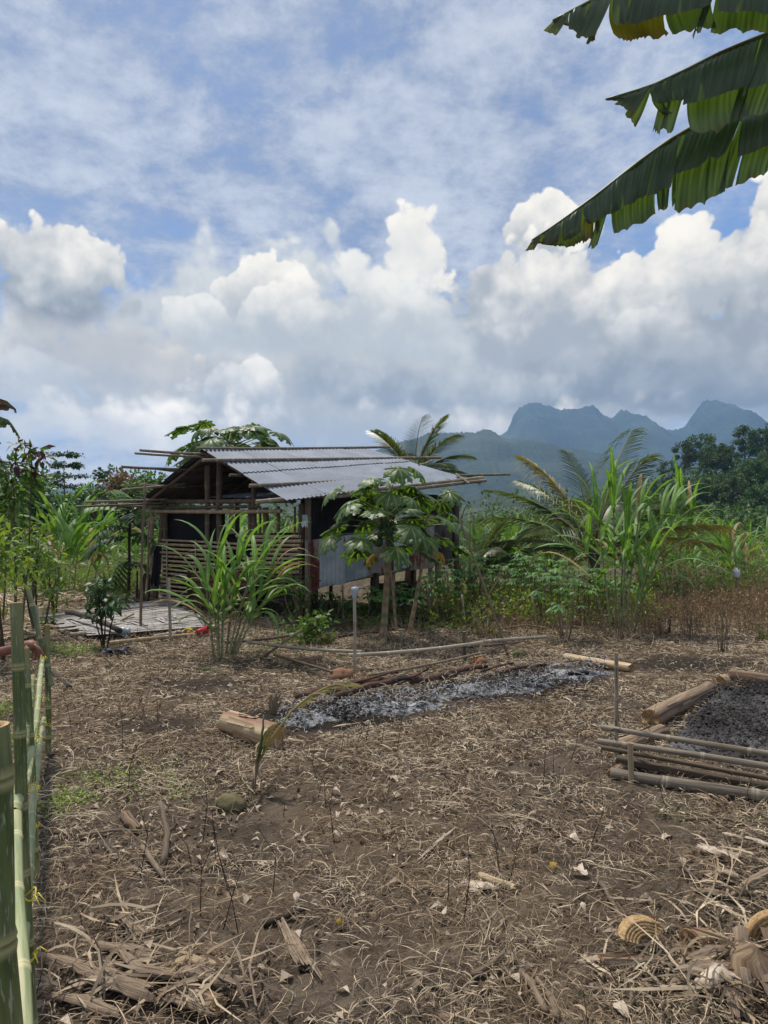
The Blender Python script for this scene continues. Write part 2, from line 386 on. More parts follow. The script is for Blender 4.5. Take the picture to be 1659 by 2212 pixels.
def make_materials():
    S = srgb
    mat('bamboo_grey', [S(184, 172, 150), S(144, 131, 112), S(114, 98, 78)], 0.75, 5, 5, 'pc', (1.6, 9, 1), 0.0015, 30, tints=S(196, 186, 166), var=0.16)
    mat('bamboo_weathered', [S(146, 134, 116), S(108, 98, 84), S(84, 72, 58)], 0.75, 5, 6, 'pc', (1.6, 9, 1), 0.002, 30, tints=S(176, 164, 142), var=0.2)
    mat('bamboo_dark', [S(100, 86, 69), S(69, 57, 48), S(115, 98, 79)], 0.8, 5, 5, 'pc', (1.6, 9, 1), 0.002, 30, tints=S(120, 106, 88), var=0.2)
    mat('bamboo_tan', [S(172, 150, 118), S(138, 116, 88), S(120, 98, 74)], 0.65, 5, 5, 'pc', (1.6, 8, 1), 0.001, 30, tints=S(200, 184, 150), var=0.14)
    mat('bamboo_green', [S(92, 108, 56), S(66, 82, 44), S(120, 118, 78)], 0.42, 4, 6, 'pc', (2.2, 3, 1), 0.0006, 40, tints=S(196, 184, 130), var=0.16, spec=0.45,
        extra=lambda nt, v, c: mix(nt, noise_tex(nt, v, 22, 4, 0.6).step(0.58, 0.68) * 0.65, mix(nt, noise_tex(nt, v, 1.7, 4, 0.6).step(0.58, 0.70) * 0.7, c, S(124, 88, 44)), S(178, 184, 160)))
    mat('bamboo_pale', [S(156, 164, 120), S(128, 140, 96), S(186, 180, 140)], 0.5, 4, 5, 'pc', (2, 4, 1), 0.0006, 40, tints=S(214, 200, 150), var=0.1)
    mat('cut_end', [S(196, 168, 118), S(164, 132, 88)], 0.8, 40, 4)
    mat('hollow', [S(40, 32, 24), S(24, 18, 14)], 0.9, 20, 3)
    mat('wood_dark', [S(73, 62, 52), S(48, 39, 34)], 0.85, 6, 5, 'pc', (1.5, 8, 1), 0.003, 25, tints=S(120, 104, 84), var=0.2)
    mat('stick', [S(134, 118, 98), S(96, 80, 64)], 0.85, 7, 4, 'pc', (2, 6, 1), 0.001, 30, tints=S(170, 150, 120), var=0.2)
    mat('twig', [S(66, 50, 42), S(42, 32, 28)], 0.9, 12, 3, var=0.2, tints=S(120, 100, 76))
    mat('slat_white', [S(196, 192, 186), S(150, 144, 138), S(112, 100, 92)], 0.8, 4, 6, 'pc', (2, 8, 1), 0.001, 30, tints=S(120, 106, 94), var=0.14)
    # sheet iron
    def rust(col, a, b, k=1.0):
        def f(nt, v, c):
            st = noise_tex(nt, vmath(nt, 'MULTIPLY', v, (5.0, 0.9, 1)), 1.0, 5, 0.65)
            st2 = noise_tex(nt, vmath(nt, 'MULTIPLY', v, (2.0, 1.2, 1)), 1.3, 4, 0.6)
            return mix(nt, (st * 0.55 + st2 * 0.45).step(a, b) * k, c, mix(nt, noise_tex(nt, v, 9, 4, 0.6).step(0.4, 0.6), col, tuple(q * 0.55 for q in col)))
        return f
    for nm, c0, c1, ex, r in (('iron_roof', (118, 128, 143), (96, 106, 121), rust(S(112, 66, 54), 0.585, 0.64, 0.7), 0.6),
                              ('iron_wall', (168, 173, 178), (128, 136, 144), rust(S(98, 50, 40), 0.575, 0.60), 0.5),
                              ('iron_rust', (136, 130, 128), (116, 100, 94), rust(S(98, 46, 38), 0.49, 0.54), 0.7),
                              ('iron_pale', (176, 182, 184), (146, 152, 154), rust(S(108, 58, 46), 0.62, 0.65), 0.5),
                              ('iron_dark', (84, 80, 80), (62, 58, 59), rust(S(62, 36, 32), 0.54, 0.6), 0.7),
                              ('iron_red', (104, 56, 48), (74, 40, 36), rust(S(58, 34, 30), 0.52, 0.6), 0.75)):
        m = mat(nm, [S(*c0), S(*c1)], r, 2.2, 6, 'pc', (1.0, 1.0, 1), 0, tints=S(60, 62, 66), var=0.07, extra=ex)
        if nm in ('iron_wall', 'iron_pale'): m.node_tree.nodes['Principled BSDF'].inputs['Metallic'].default_value = 0.15
    mat('net', [S(22, 22, 24), S(14, 14, 15)], 0.95, 20, 3)
    mat('tarp', [S(44, 44, 48), S(28, 28, 30)], 0.7, 6, 3)
    # leaves
    LF = dict(rough=0.45, spec=0.4, var=0.12)
    mat('leaf_cane', [S(111, 152, 66), S(79, 118, 47)], 0.5, 6, 3, 'obj', tints=S(196, 208, 156), trans=0.34, tcol=(1.5, 1.6, 0.5), spec=0.3, var=0.14)
    mat('leaf_cane_dry', [S(176, 152, 108), S(140, 112, 76)], 0.8, 6, 3, tints=S(196, 178, 140), trans=0.25, tcol=(1.2, 1.1, 0.8))
    mat('cane_stalk', [S(140, 151, 105), S(105, 114, 75), S(128, 105, 96)], 0.5, 4, 4, 'pc', (3, 4, 1), tints=S(176, 166, 120), var=0.12)
    mat('leaf_papaya', [S(60, 92, 48), S(42, 72, 38)], 0.46, 5, 3, tints=S(190, 200, 106), trans=0.30, tcol=(1.6, 1.9, 0.4), spec=0.4, var=0.16)
    mat('leaf_papaya_old', [S(186, 150, 48), S(140, 104, 40)], 0.6, 9, 4, tints=S(206, 186, 96), trans=0.3, tcol=(1.3, 1.2, 0.5))
    mat('papaya_trunk', [S(176, 150, 116), S(142, 120, 92), S(130, 128, 100)], 0.75, 6, 5, 'pc', (5, 2, 1), 0.003, 40, tints=S(92, 74, 56), var=0.08)
    mat('papaya_fruit', [S(58, 82, 44), S(44, 66, 36)], 0.42, 5, 4, var=0.1)
    mat('petiole', [S(128, 140, 78), S(104, 116, 62)], 0.5, 6, 2, var=0.1)
    mat('leaf_palm', [S(82, 103, 51), S(56, 78, 38)], 0.42, 4, 3, tints=S(150, 138, 74), trans=0.25, tcol=(1.5, 1.6, 0.5), var=0.14, spec=0.5)
    mat('leaf_palm_dry', [S(140, 126, 86), S(104, 90, 60)], 0.6, 4, 3, tints=S(176, 160, 96), trans=0.2, var=0.12)
    mat('leaf_cassava', [S(84, 124, 67), S(62, 100, 52)], 0.5, 3, 3, tints=S(112, 150, 78), trans=0.32, tcol=(1.4, 1.6, 0.5), var=0.12)
    mat('leaf_bush', [S(77, 108, 51), S(54, 82, 40)], 0.5, 3, 3, tints=S(110, 132, 62), trans=0.3, tcol=(1.4, 1.6, 0.5), var=0.16)
    mat('leaf_dark', [S(52, 79, 45), S(38, 62, 36)], 0.45, 3, 3, tints=S(76, 100, 52), trans=0.22, tcol=(1.4, 1.6, 0.5), var=0.14)
    mat('leaf_bright', [S(112, 144, 58), S(84, 116, 47)], 0.5, 3, 3, tints=S(150, 164, 78), trans=0.32, tcol=(1.4, 1.5, 0.5), var=0.14)
    mat('leaf_purple', [S(76, 44, 50), S(54, 32, 38)], 0.45, 3, 3, tints=S(104, 66, 62), trans=0.25, tcol=(1.4, 1.0, 1.0), var=0.1)
    mat('leaf_red', [S(132, 88, 60), S(104, 76, 50)], 0.5, 3, 3, tints=S(140, 116, 66), trans=0.25, tcol=(1.3, 1.2, 0.8), var=0.1)
    mat('leaf_forest', [S(59, 83, 44), S(41, 63, 35)], 0.6, 0.5, 4, tints=S(92, 112, 56), trans=0.2, tcol=(1.3, 1.5, 0.5), var=0.22, huevar=0.02)
    mat('bark', [S(108, 94, 78), S(74, 62, 50)], 0.9, 5, 5, 'obj', (1, 1, 0.35), 0.006, 20, var=0.15)
    mat('grass_blade', [S(92, 116, 56), S(70, 92, 44)], 0.55, 3, 2, tints=S(150, 140, 84), trans=0.3, tcol=(1.4, 1.5, 0.5), var=0.1)
    # banana
    mat('leaf_banana', [S(88, 104, 84), S(68, 86, 63)], 0.38, 4, 4, 'pc', (9, 0.6, 1), tints=S(96, 76, 36), trans=0.38, tcol=(1.9, 2.2, 0.35), spec=0.5, var=0.05,
        extra=lambda nt, v, c: mix(nt, noise_tex(nt, v, 5, 5, 0.7).step(0.63, 0.70) * 0.8, c, S(92, 68, 38)))
    mat('banana_rib', [S(120, 128, 72), S(98, 104, 58)], 0.45, 4, 3, var=0.05)
    mat('banana_dry', [S(112, 92, 72), S(78, 60, 48)], 0.8, 5, 5, 'pc', (9, 0.6, 1), tints=S(150, 128, 100), trans=0.15, tcol=(1.2, 1, 0.8), var=0.1)
    mat('stem_fresh', [S(204, 184, 146), S(166, 138, 104), S(136, 98, 76)], 0.6, 3, 5, 'pc', (0.8, 7, 1), 0.002, 20, tints=S(104, 66, 50), var=0.08)
    mat('stem_old', [S(168, 144, 116), S(120, 98, 76), S(96, 72, 56)], 0.8, 3, 6, 'pc', (0.8, 9, 1), 0.004, 24, tints=S(70, 52, 42), var=0.12)
    mat('stem_cut', [S(196, 164, 116), S(152, 120, 82)], 0.8, 60, 3, tints=S(110, 70, 40), var=0.06)
    mat('fibre', [S(176, 156, 130), S(126, 106, 86), S(92, 74, 62)], 0.8, 4, 6, 'pc', (0.7, 16, 1), 0.002, 30, tints=S(84, 66, 52), var=0.14)
    # ground things
    mat('straw', [S(218, 198, 166), S(176, 152, 121)], 0.85, 3, 2, tints=S(64, 49, 39), var=0.0)
    mat('dead_leaf', [S(220, 204, 182), S(180, 160, 136)], 0.85, 12, 4, tints=S(104, 82, 64), trans=0.15, tcol=(1.1, 1, 0.9), var=0.16)
    mat('clod', [S(92, 76, 60), S(66, 54, 44)], 0.95, 9, 4, tints=S(120, 104, 86), bump=0.006, bscale=60, var=0.1)
    mat('ash', [S(196, 196, 196), S(84, 84, 86), S(40, 40, 42)], 0.95, 11, 8, 'world', (1, 1.8, 1), 0.03, 40, tints=S(30, 29, 30), var=0.0, nr=(0.42, 0.62))
    mat('char', [S(34, 32, 32), S(20, 19, 20)], 0.9, 9, 4, tints=S(150, 150, 150), bump=0.004, bscale=50)
    mat('ash_soil', [S(88, 84, 80), S(56, 52, 50), S(110, 108, 106)], 0.95, 4, 6, 'world', (1, 1, 1), 0.02, 40, tints=S(48, 44, 42), var=0.0)
    mat('burnt_log', [S(116, 86, 68), S(78, 56, 46)], 0.85, 4, 5, 'pc', (1.5, 6, 1), 0.004, 24, tints=S(30, 27, 27), var=0.12)
    mat('stone_red', [S(146, 106, 80), S(108, 82, 64), S(160, 96, 62)], 0.9, 6, 6, bump=0.006, bscale=25)
    mat('stone_moss', [S(104, 96, 66), S(78, 72, 50), S(84, 92, 52)], 0.9, 8, 6, bump=0.01, bscale=22)
    mat('plastic_red', [S(196, 40, 48), S(172, 30, 40)], 0.4, 3, 2)
    mat('plastic_yellow', [S(222, 206, 70), S(196, 178, 56)], 0.4, 3, 2)
    mat('plastic_white', [S(214, 216, 218), S(190, 192, 196)], 0.4, 6, 4)
    mat('plastic_clear', [S(176, 184, 186), S(150, 160, 164)], 0.2, 6, 4)
    mat('plastic_grey', [S(110, 108, 112), S(70, 70, 78), S(150, 86, 70)], 0.5, 5, 4)
    mat('black_line', [S(24, 24, 26), S(18, 18, 20)], 0.5, 3, 2)
    mat('skin', [S(148, 104, 84), S(124, 84, 68)], 0.55, 14, 4, bump=0.0006, bscale=200, var=0)
    mat('cloth_shirt', [S(70, 78, 92), S(56, 62, 76)], 0.9, 20, 3, bump=0.002, bscale=60)
    mat('cloth_trousers', [S(62, 58, 52), S(46, 44, 40)], 0.9, 20, 3)
    mat('hair', [S(24, 22, 20), S(16, 15, 14)], 0.6, 60, 2)
    mat('mountain_green', [S(50, 66, 46), S(34, 48, 34), S(66, 76, 54)], 0.9, 0.012, 8, 'world', bump=6.0, bscale=0.06, var=0.0)
    mat('hill_green', [S(72, 92, 46), S(52, 70, 36), S(96, 106, 58)], 0.9, 0.12, 7, 'world', bump=0.5, bscale=0.6, var=0.0)
make_materials()

# ------------------------------------------------------------------ ground
g0 = lambda px, py: G(px, py)
_a = g0(720, 1545); _b = g0(1100, 1480); _c = g0(1480, 1435); _e = g0(330, 1570); _f = g0(1600, 1560); _h = g0(420, 1480)
_blk, _gry = srgb(34, 31, 30), srgb(92, 88, 84)
SCORCH += [(_a.x, _a.y, 1.0, 0.75, 0.85, _blk), (_b.x, _b.y, 1.3, 0.85, 0.85, _blk), (_c.x, _c.y, 0.9, 0.6, 0.8, _blk), (_e.x, _e.y, 0.55, 0.35, 0.6, _blk),
           (_h.x, _h.y, 0.5, 0.35, 0.55, _blk), (_f.x + 0.5, _f.y, 1.6, 1.5, 0.6, _gry)]
mat('soil', [srgb(112, 99, 84), srgb(80, 69, 58)], 0.95, 6.0, 8, 'world', bump=0.06, bscale=22, var=0.0, extra=ground_extra, spec=0.15)
def build_ground():
    rr = np.concatenate([[0.05, 0.4, 0.8], np.arange(1.0, 6, 0.03), np.arange(6, 16, 0.06), np.geomspace(16, 3050, 80)])
    aa = np.concatenate([np.radians(np.arange(-40, 40, 0.2)), np.radians(np.arange(40, 320, 5.0))])
    m, n = len(rr), len(aa)
    x = rr[:, None] * np.sin(aa)[None]; y = rr[:, None] * np.cos(aa)[None]
    z = np.array([gh(a, b) for a, b in zip(x.ravel(), y.ravel())]).reshape(m, n)
    for i in range(m):                       # crumbs of soil and small hollows
        if rr[i] < 16:
            for j in range(n):
                p = (x[i, j], y[i, j], 0)
                z[i, j] += 0.028 * noise.noise((p[0] * 4, p[1] * 4, 1)) + 0.018 * abs(noise.noise((p[0] * 14, p[1] * 14, 4))) + 0.006 * noise.noise((p[0] * 33, p[1] * 33, 9))
    V = np.stack([x, y, z], -1).reshape(-1, 3)
    i = np.arange(m - 1)[:, None] * n; j = np.arange(n)[None]; j2 = (j + 1) % n
    q = np.stack([i + j, i + n + j, i + n + j2, i + j2], -1).reshape(-1, 4)
    mb = MB(); mb.add(V, [q]); mb.build('ground', MAT['soil'], kind='structure')
build_ground()

# ------------------------------------------------------------------ mountains
def ridge(name, prof, d, depth, mt, rough, seed, nx=520, ny=34):
    """a mountain range whose crest line is given by sight lines at distance d; the slope comes towards the camera"""
    xs = np.array([p[0] for p in prof]); ys = np.array([p[1] for p in prof])
    px = np.concatenate([np.linspace(xs[0], 850, nx // 6, endpoint=False), np.linspace(850, 1720, nx * 2 // 3, endpoint=False), np.linspace(1720, xs[-1], nx // 6)])
    py = np.interp(px, xs, ys)
    V = []
    for r in range(ny):
        t = r / (ny - 1)                       # 0 = foot in front, 0.75 = crest, 1 = behind
        for a, b in zip(px, py):
            H = (HZ - b) / F * d + 1.6
            k = t / 0.75
            hh = H * (k ** 0.8 if k <= 1 else max(0.0, 1 - (k - 1) * 1.6))
            dd = d - depth * (1 - min(k, 1)) if k <= 1 else d + depth * (k - 1) * 2
            X_, Y_ = (a - CX) / F * d, dd
            w = noise.noise((X_ / rough, Y_ / rough, seed)) * 0.22 + noise.noise((X_ / rough * 3, Y_ / rough * 3, seed)) * 0.10
            e = min(1, 4 * (1 - min(k, 1)) + 0.0) if k <= 1 else 1
            hh = hh * (1 + w * e) + H * 0.012 * noise.noise((X_ / rough * 25, Y_ / rough * 25, seed)) + d * 0.0022 * noise.noise((X_ / d * 330, Y_ / d * 330, seed + 3)) + d * 0.0012 * noise.noise((X_ / d * 900, Y_ / d * 900, seed + 5))
            V.append((X_, Y_, max(hh, -3) if k > 0 else -3))
    n = len(px)
    i = np.arange(ny - 1)[:, None] * n; j = np.arange(n - 1)[None]
    q = np.stack([i + j, i + j + 1, i + n + j + 1, i + n + j], -1).reshape(-1, 4)
    mb = MB(); mb.add(V, [q]); return mb.build(name, MAT[mt], kind='structure')
ridge('mountains', [(-1100, 1075), (-600, 1070), (0, 1060), (500, 1030), (800, 990), (920, 968), (1060, 952), (1098, 942), (1112, 912), (1124, 900), (1140, 893), (1180, 897), (1230, 891), (1282, 893), (1312, 908), (1326, 910), (1345, 895), (1385, 893), (1420, 918), (1450, 936), (1470, 934), (1492, 924), (1500, 910), (1525, 884), (1552, 871), (1590, 876), (1622, 900), (1660, 914), (1800, 930), (2100, 950), (2700, 1010)], 2400, 700, 'mountain_green', 280, 2.0)
ridge('mountains', [(-1500, 1085), (0, 1080), (600, 1040), (760, 990), (850, 955), (910, 942), (960, 931), (1010, 930), (1050, 938), (1090, 946), (1150, 950), (1210, 966), (1280, 985), (1350, 1010), (1420, 1030), (1700, 1050), (2500, 1080)], 1500, 600, 'mountain_green', 190, 6.0)
ridge('hills', [(-1500, 1100), (0, 1095), (700, 1085), (1000, 1078), (1080, 1066), (1150, 1062), (1210, 1070), (1300, 1078), (1500, 1080), (2200, 1090)], 650, 340, 'mountain_green', 90, 9.0, 360, 24)
def hill_z(x, y):
    """wooded hill on the right"""
    u = (x - 95) / 75.0; v = (y - 165) / 85.0
    q = sqrt(u * u + v * v); k = max(0.0, 1 - q)
    return 15.5 * (k * k * (3 - 2 * k)) + (k > 0) * 1.2 * noise.noise((x * 0.05, y * 0.05, 5))
def build_hill():
    xs = np.linspace(15, 190, 70); ys = np.linspace(75, 255, 60); V = [(x, y, hill_z(x, y) - 0.3) for y in ys for x in xs]
    i = np.arange(59)[:, None] * 70; j = np.arange(69)[None]
    mb = MB(); mb.add(V, [np.stack([i + j, i + j + 1, i + 71 + j, i + 70 + j], -1).reshape(-1, 4)]); mb.build('hill', MAT['hill_green'], kind='structure')
build_hill()

# ------------------------------------------------------------------ air
def build_haze():
    m = bpy.data.materials.new('haze_air'); m.use_nodes = True; nt = m.node_tree; nt.nodes.clear()
    o = nt.nodes.new('ShaderNodeOutputMaterial'); v = nt.nodes.new('ShaderNodeVolumePrincipled')
    v.inputs['Color'].default_value = (0.38, 0.62, 1.0, 1); v.inputs['Density'].default_value = HAZE; v.inputs['Anisotropy'].default_value = 0.25
    nt.links.new(v.outputs[0], o.inputs['Volume']); MAT['haze_air'] = m
    mb = MB(); mb.box((0, 100, 200), 6600, 6600, 412); mb.build('haze', m, smooth=False, kind='stuff')
HAZE = 0.00022
build_haze()

# ------------------------------------------------------------------ poles
def pole_shape(mb, a, b, r, r2=None, bend=0.0, node=0.33, n=8, hollow=True, seed=None, bdir=None):
    """a bamboo culm from a to b with swollen joints and open sawn ends"""
    a, b = Vector(a), Vector(b); L = (b - a).length; r2 = r if r2 is None else r2
    seed = rnd.random() * 50 if seed is None else seed
    ts = [0.0]; t = node * rnd.uniform(0.3, 1.0); nodes = []
    while t < L - 0.06: nodes.append(t); t += node * rnd.uniform(0.85, 1.15)
    pts, rad, tin = [], [], []
    bd = Vector(bdir) if bdir is not None else Vector((0, 0, -1))
    ph = rnd.uniform(0, 6)
    def pt(t):
        k = t / L; w = Vector((sin(k * 7 + ph), cos(k * 6 + ph), sin(k * 5 + 2 * ph))) * 0.12 * r
        return a.lerp(b, k) + bd * bend * 4 * k * (1 - k) + w
    def add(t, s, ti): pts.append(pt(t)); rad.append((r + (r2 - r) * t / L) * s); tin.append(ti)
    add(0, 1, 0.3)
    for q in nodes:
        e = min(0.03, 0.8 * r)
        add(q - e, 0.99, 0); add(q - 0.25 * e, 1.10, 0.7); add(q + 0.1 * e, 1.03, 0.15); add(q + 0.35 * e, 1.11, 0.8); add(q + 1.1 * e, 1.0, 0.1)
    add(L, 1, 0.3)
    mb.tube(pts, rad, n, cap=False, tint=tin, seed=seed)
    if hollow:
        for e, s in ((0, 1), (-1, -1)):
            p = Vector(pts[e]); q = Vector(pts[1 if e == 0 else -2]); d = (q - p).normalized(); rr = rad[e]
            mb.tube([p, p + d * 0.001, p + d * min(0.05, L * 0.2)], [rr, rr * 0.72, rr * 0.70], n, cap=False, mi=1)
            mb.tube([p + d * min(0.048, L * 0.19), p + d * min(0.05, L * 0.2)], [rr * 0.7, rr * 0.02], n, cap=False, mi=2)
    return pt
def pole(name, a, b, r, mt, parent=None, r2=None, bend=0.0, n=8, hollow=True, node=0.33, bdir=None, **tags):
    mb = MB(); pole_shape(mb, a, b, r, r2, bend, node, n, hollow, bdir=bdir)
    return mb.build(name, [MAT[mt], MAT['cut_end'], MAT['hollow']], parent, **tags)
def stick_shape(mb, pts, r0, r1, n=6, knots=0, tint=0.0, mi=0):
    P_ = [Vector(p) for p in pts]; out = []; m = max(6, 3 * len(P_))
    for i in range(m):
        t = i / (m - 1) * (len(P_) - 1); k = min(int(t), len(P_) - 2); f = t - k
        out.append(P_[k].lerp(P_[k + 1], f) + Vector((rnd.uniform(-1, 1), rnd.uniform(-1, 1), rnd.uniform(-1, 1))) * r0 * 0.25)
    rad = [(r0 + (r1 - r0) * i / (m - 1)) * rnd.uniform(0.9, 1.12) for i in range(m)]
    mb.tube(out, rad, n, tint=tint, seed=rnd.random() * 30, mi=mi)
def stick(name, pts, r0, r1, mt, parent=None, n=6, **tags):
    mb = MB(); stick_shape(mb, pts, r0, r1, n); return mb.build(name, MAT[mt], parent, **tags)

# ------------------------------------------------------------------ corrugated sheet
def sheet(name, A, B, C_, D_, mt, parent, off=0.0, wave=0.076, amp=0.008, rows=4, ragged=0.0, seed=0, edge_tint=0.12, sag=0.0):
    """A-B top edge, D-C bottom edge; waves run from top to bottom; front and back skins"""
    A, B, C_, D_ = map(Vector, (A, B, C_, D_)); W = ((B - A).length + (C_ - D_).length) / 2
    nrm = (B - A).cross(D_ - A).normalized(); k = max(4, int(round(W / wave))) * 6 + 1
    H = (D_ - A).length; rr = random.Random(seed); V, T, C = [], [], []
    rag = [ragged * (rr.random() ** 3) for _ in range(k // 6 + 2)]
    for i in range(rows + 1):
        t = i / rows
        for j in range(k):
            s = j / (k - 1); tt = t - (rag[j // 6] / H if i == rows else 0) + (0.4 * rag[-(j // 6) - 1] / H if i == 0 else 0)
            p = (A.lerp(B, s)).lerp(D_.lerp(C_, s), tt)
            z = off + amp * cos(s * W / wave * 2 * pi) + sag * sin(pi * t) * sin(pi * s) + 0.004 * noise.noise((s * 3 + seed, t * 3, 1))
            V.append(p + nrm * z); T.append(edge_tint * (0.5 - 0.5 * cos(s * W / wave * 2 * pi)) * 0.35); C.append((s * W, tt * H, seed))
    i = np.arange(rows)[:, None] * k; j = np.arange(k - 1)[None]
    q = np.stack([i + j, i + j + 1, i + k + j + 1, i + k + j], -1).reshape(-1, 4)
    mb = MB(); mb.add([tuple(v) for v in V], [q], T, C)
    return mb.build(name, MAT[mt], parent)

# ------------------------------------------------------------------ the hut on stilts
hut = thing('stilt_hut', G(665, 1350), 'ramshackle hut on stilts with corrugated iron roof and bamboo slat gable wall', 'hut')
RL, RR_ = P(440, 972, 12.4), P(776, 968, 14.2)
EL, ER = P(618, 1077, 10.9), P(992, 1031, 12.6)
FL = P(292, 1091, 13.8); FR = RR_ + (FL - RL)
UD = (ER - EL).normalized(); UH = Vector((UD.x, UD.y, 0)).normalized()
VD = Vector((-1.66, 1.40, 0)).normalized()
near = lambda a, b: RL.lerp(RR_, a).lerp(EL.lerp(ER, a), b)
farr = lambda a, b: RL.lerp(RR_, a).lerp(FL.lerp(FR, a), b)
upn = (RR_ - RL).cross(EL - RL).normalized(); upn = upn if upn.z > 0 else -upn
sd_ = 0
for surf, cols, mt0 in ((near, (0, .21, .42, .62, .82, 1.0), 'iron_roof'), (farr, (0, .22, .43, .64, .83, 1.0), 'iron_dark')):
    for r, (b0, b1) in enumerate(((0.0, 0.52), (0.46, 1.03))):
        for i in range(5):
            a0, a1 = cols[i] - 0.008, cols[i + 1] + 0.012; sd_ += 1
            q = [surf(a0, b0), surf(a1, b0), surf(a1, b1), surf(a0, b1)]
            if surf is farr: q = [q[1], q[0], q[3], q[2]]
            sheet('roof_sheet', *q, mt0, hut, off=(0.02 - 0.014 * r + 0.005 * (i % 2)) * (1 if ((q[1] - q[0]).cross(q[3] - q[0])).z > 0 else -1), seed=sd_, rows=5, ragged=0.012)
# poles lying on and under the roof
def rpole(px0, py0, px1, py1, d0, d1, r=0.026, mt='bamboo_weathered', bend=0.01): pole('roof_pole', P(px0, py0, d0), P(px1, py1, d1), r * .86, mt, hut, bend=bend, n=8)
rpole(424, 968, 842, 966, 12.25, 14.45, 0.028)
rpole(437, 994, 952, 988, 11.75, 14.0, 0.034)
rpole(538, 1050, 952, 1025, 11.05, 13.0, 0.034)
rpole(930, 1027, 1102, 1024, 12.65, 13.6, 0.026)
rpole(553, 1084, 1044, 1032, 10.75, 12.62, 0.040)
rpole(700, 1075, 1050, 1038, 11.25, 12.55, 0.034)
rpole(905, 1005, 934, 995, 13.2, 13.8, 0.026)
rpole(985, 1024, 1014, 1044, 12.6, 12.2, 0.022)
rpole(302, 973, 470, 981, 11.5, 12.7); rpole(292, 979, 465, 988, 11.45, 12.7, 0.022)
rpole(263, 1008, 420, 1014, 12.1, 13.1, 0.028); rpole(340, 1013, 400, 1018, 12.6, 13.1, 0.026)
rpole(263, 1058, 400, 1044, 12.5, 13.5, 0.026); rpole(305, 1047, 400, 1052, 12.9, 13.5, 0.024)
rpole(185, 1084, 360, 1078, 12.6, 13.7, 0.026); rpole(162, 1094, 350, 1086, 12.55, 13.7, 0.024); rpole(250, 1092, 380, 1094, 13.2, 13.9, 0.022)
rpole(496, 1026, 640, 1030, 11.6, 12.4, 0.030, 'bamboo_dark')
# wall lines
CW = Vector((-1.2, 11.2, 0)); LW = CW + VD * 3.98; CR = CW + UH * 2.92; BR = LW + UH * 2.92
gable = lambda px, py: on_plane(px, py, CW, VD)
long_ = lambda px, py: on_plane(px, py, CW, UH)
def under_roof(x, y):
    """height of the roof skin above a plan point"""
    best = 9
    for E0, E1 in ((EL, ER), (FL, FR)):
        n = (RR_ - RL).cross(E0 - RL); best = min(best, RL.z - (n.x * (x - RL.x) + n.y * (y - RL.y)) / n.z)
    return best
def post(x, y, z0, z1, r, mt='bamboo_dark', hollow=False): pole('post', (x, y, z0), (x + rnd.uniform(-.02, .02), y, z1), r, mt, hut, n=8, hollow=hollow)
for s, t, r in ((0, 0, .05), (0, .33, .045), (0, .66, .05), (0, 1, .05), (1, 0, .05), (1, .5, .05), (1, 1, .05), (.5, 0, .05), (.5, 1, .05)):
    p = CW.lerp(LW, t) + UH * 2.92 * s
    post(p.x, p.y, gh(p.x, p.y) - 0.1, under_roof(p.x, p.y) - 0.06, r)
# posts that show in the gable
for px, y0, y1, r in ((328, 1092, 1300, .042), (540, 1076, 1153, .034), (574, 1096, 1158, .05), (601, 1094, 1150, .03), (637, 1094, 1160, .018), (562, 1094, 1158, .02), (650, 1088, 1350, .045)):
    a, b = gable(px, y1), gable(px, y0); pole('post', a, b, r, 'bamboo_dark' if px > 600 else 'bamboo_tan' if px < 340 else 'bamboo_dark', hut, hollow=False)
pole('post', gable(335, 1302), gable(352, 1106), .05, 'bamboo_dark', hut, hollow=False)
kp = gable(474, 1120); pole('post', (kp.x, kp.y, kp.z - 0.9), (kp.x, kp.y, under_roof(kp.x, kp.y) - 0.03), .055, 'bamboo_dark', hut, hollow=False)
# beams and rafters
gb = lambda x0, y0, x1, y1, r, mt='bamboo_dark', off=0.0: pole('beam', gable(x0, y0) - UH * off, gable(x1, y1) - UH * off, r, mt, hut, bend=0.01)
gb(338, 1105, 620, 1104, .034, 'bamboo_tan', 0.10); gb(352, 1082, 640, 1082, .04, 'bamboo_dark', 0.02); gb(330, 1096, 560, 1094, .03)
for a in (0.03, 0.5, 0.97):
    for E in (near, farr):
        p, q = E(a, 0.0), E(a, 1.0); dz = Vector((0, 0, -0.07)); pole('rafter', p + dz, q + dz, .03, 'bamboo_dark', hut, hollow=False)
for b in (0.3, 0.62, 0.94):
    for E in (near, farr):
        p, q = E(0.0, b), E(1.0, b); dz = Vector((0, 0, -0.035)); pole('purlin', p + dz, q + dz, .02, 'bamboo_dark', hut, hollow=False)
# loft sheets seen under the gable
q = [gable(430, 1062) + UH * 0.9, gable(560, 1058) + UH * 0.9, gable(600, 1074) + UH * 0.1, gable(440, 1074) + UH * 0.1]
sheet('loft_sheet', *q, 'iron_wall', hut, seed=71)
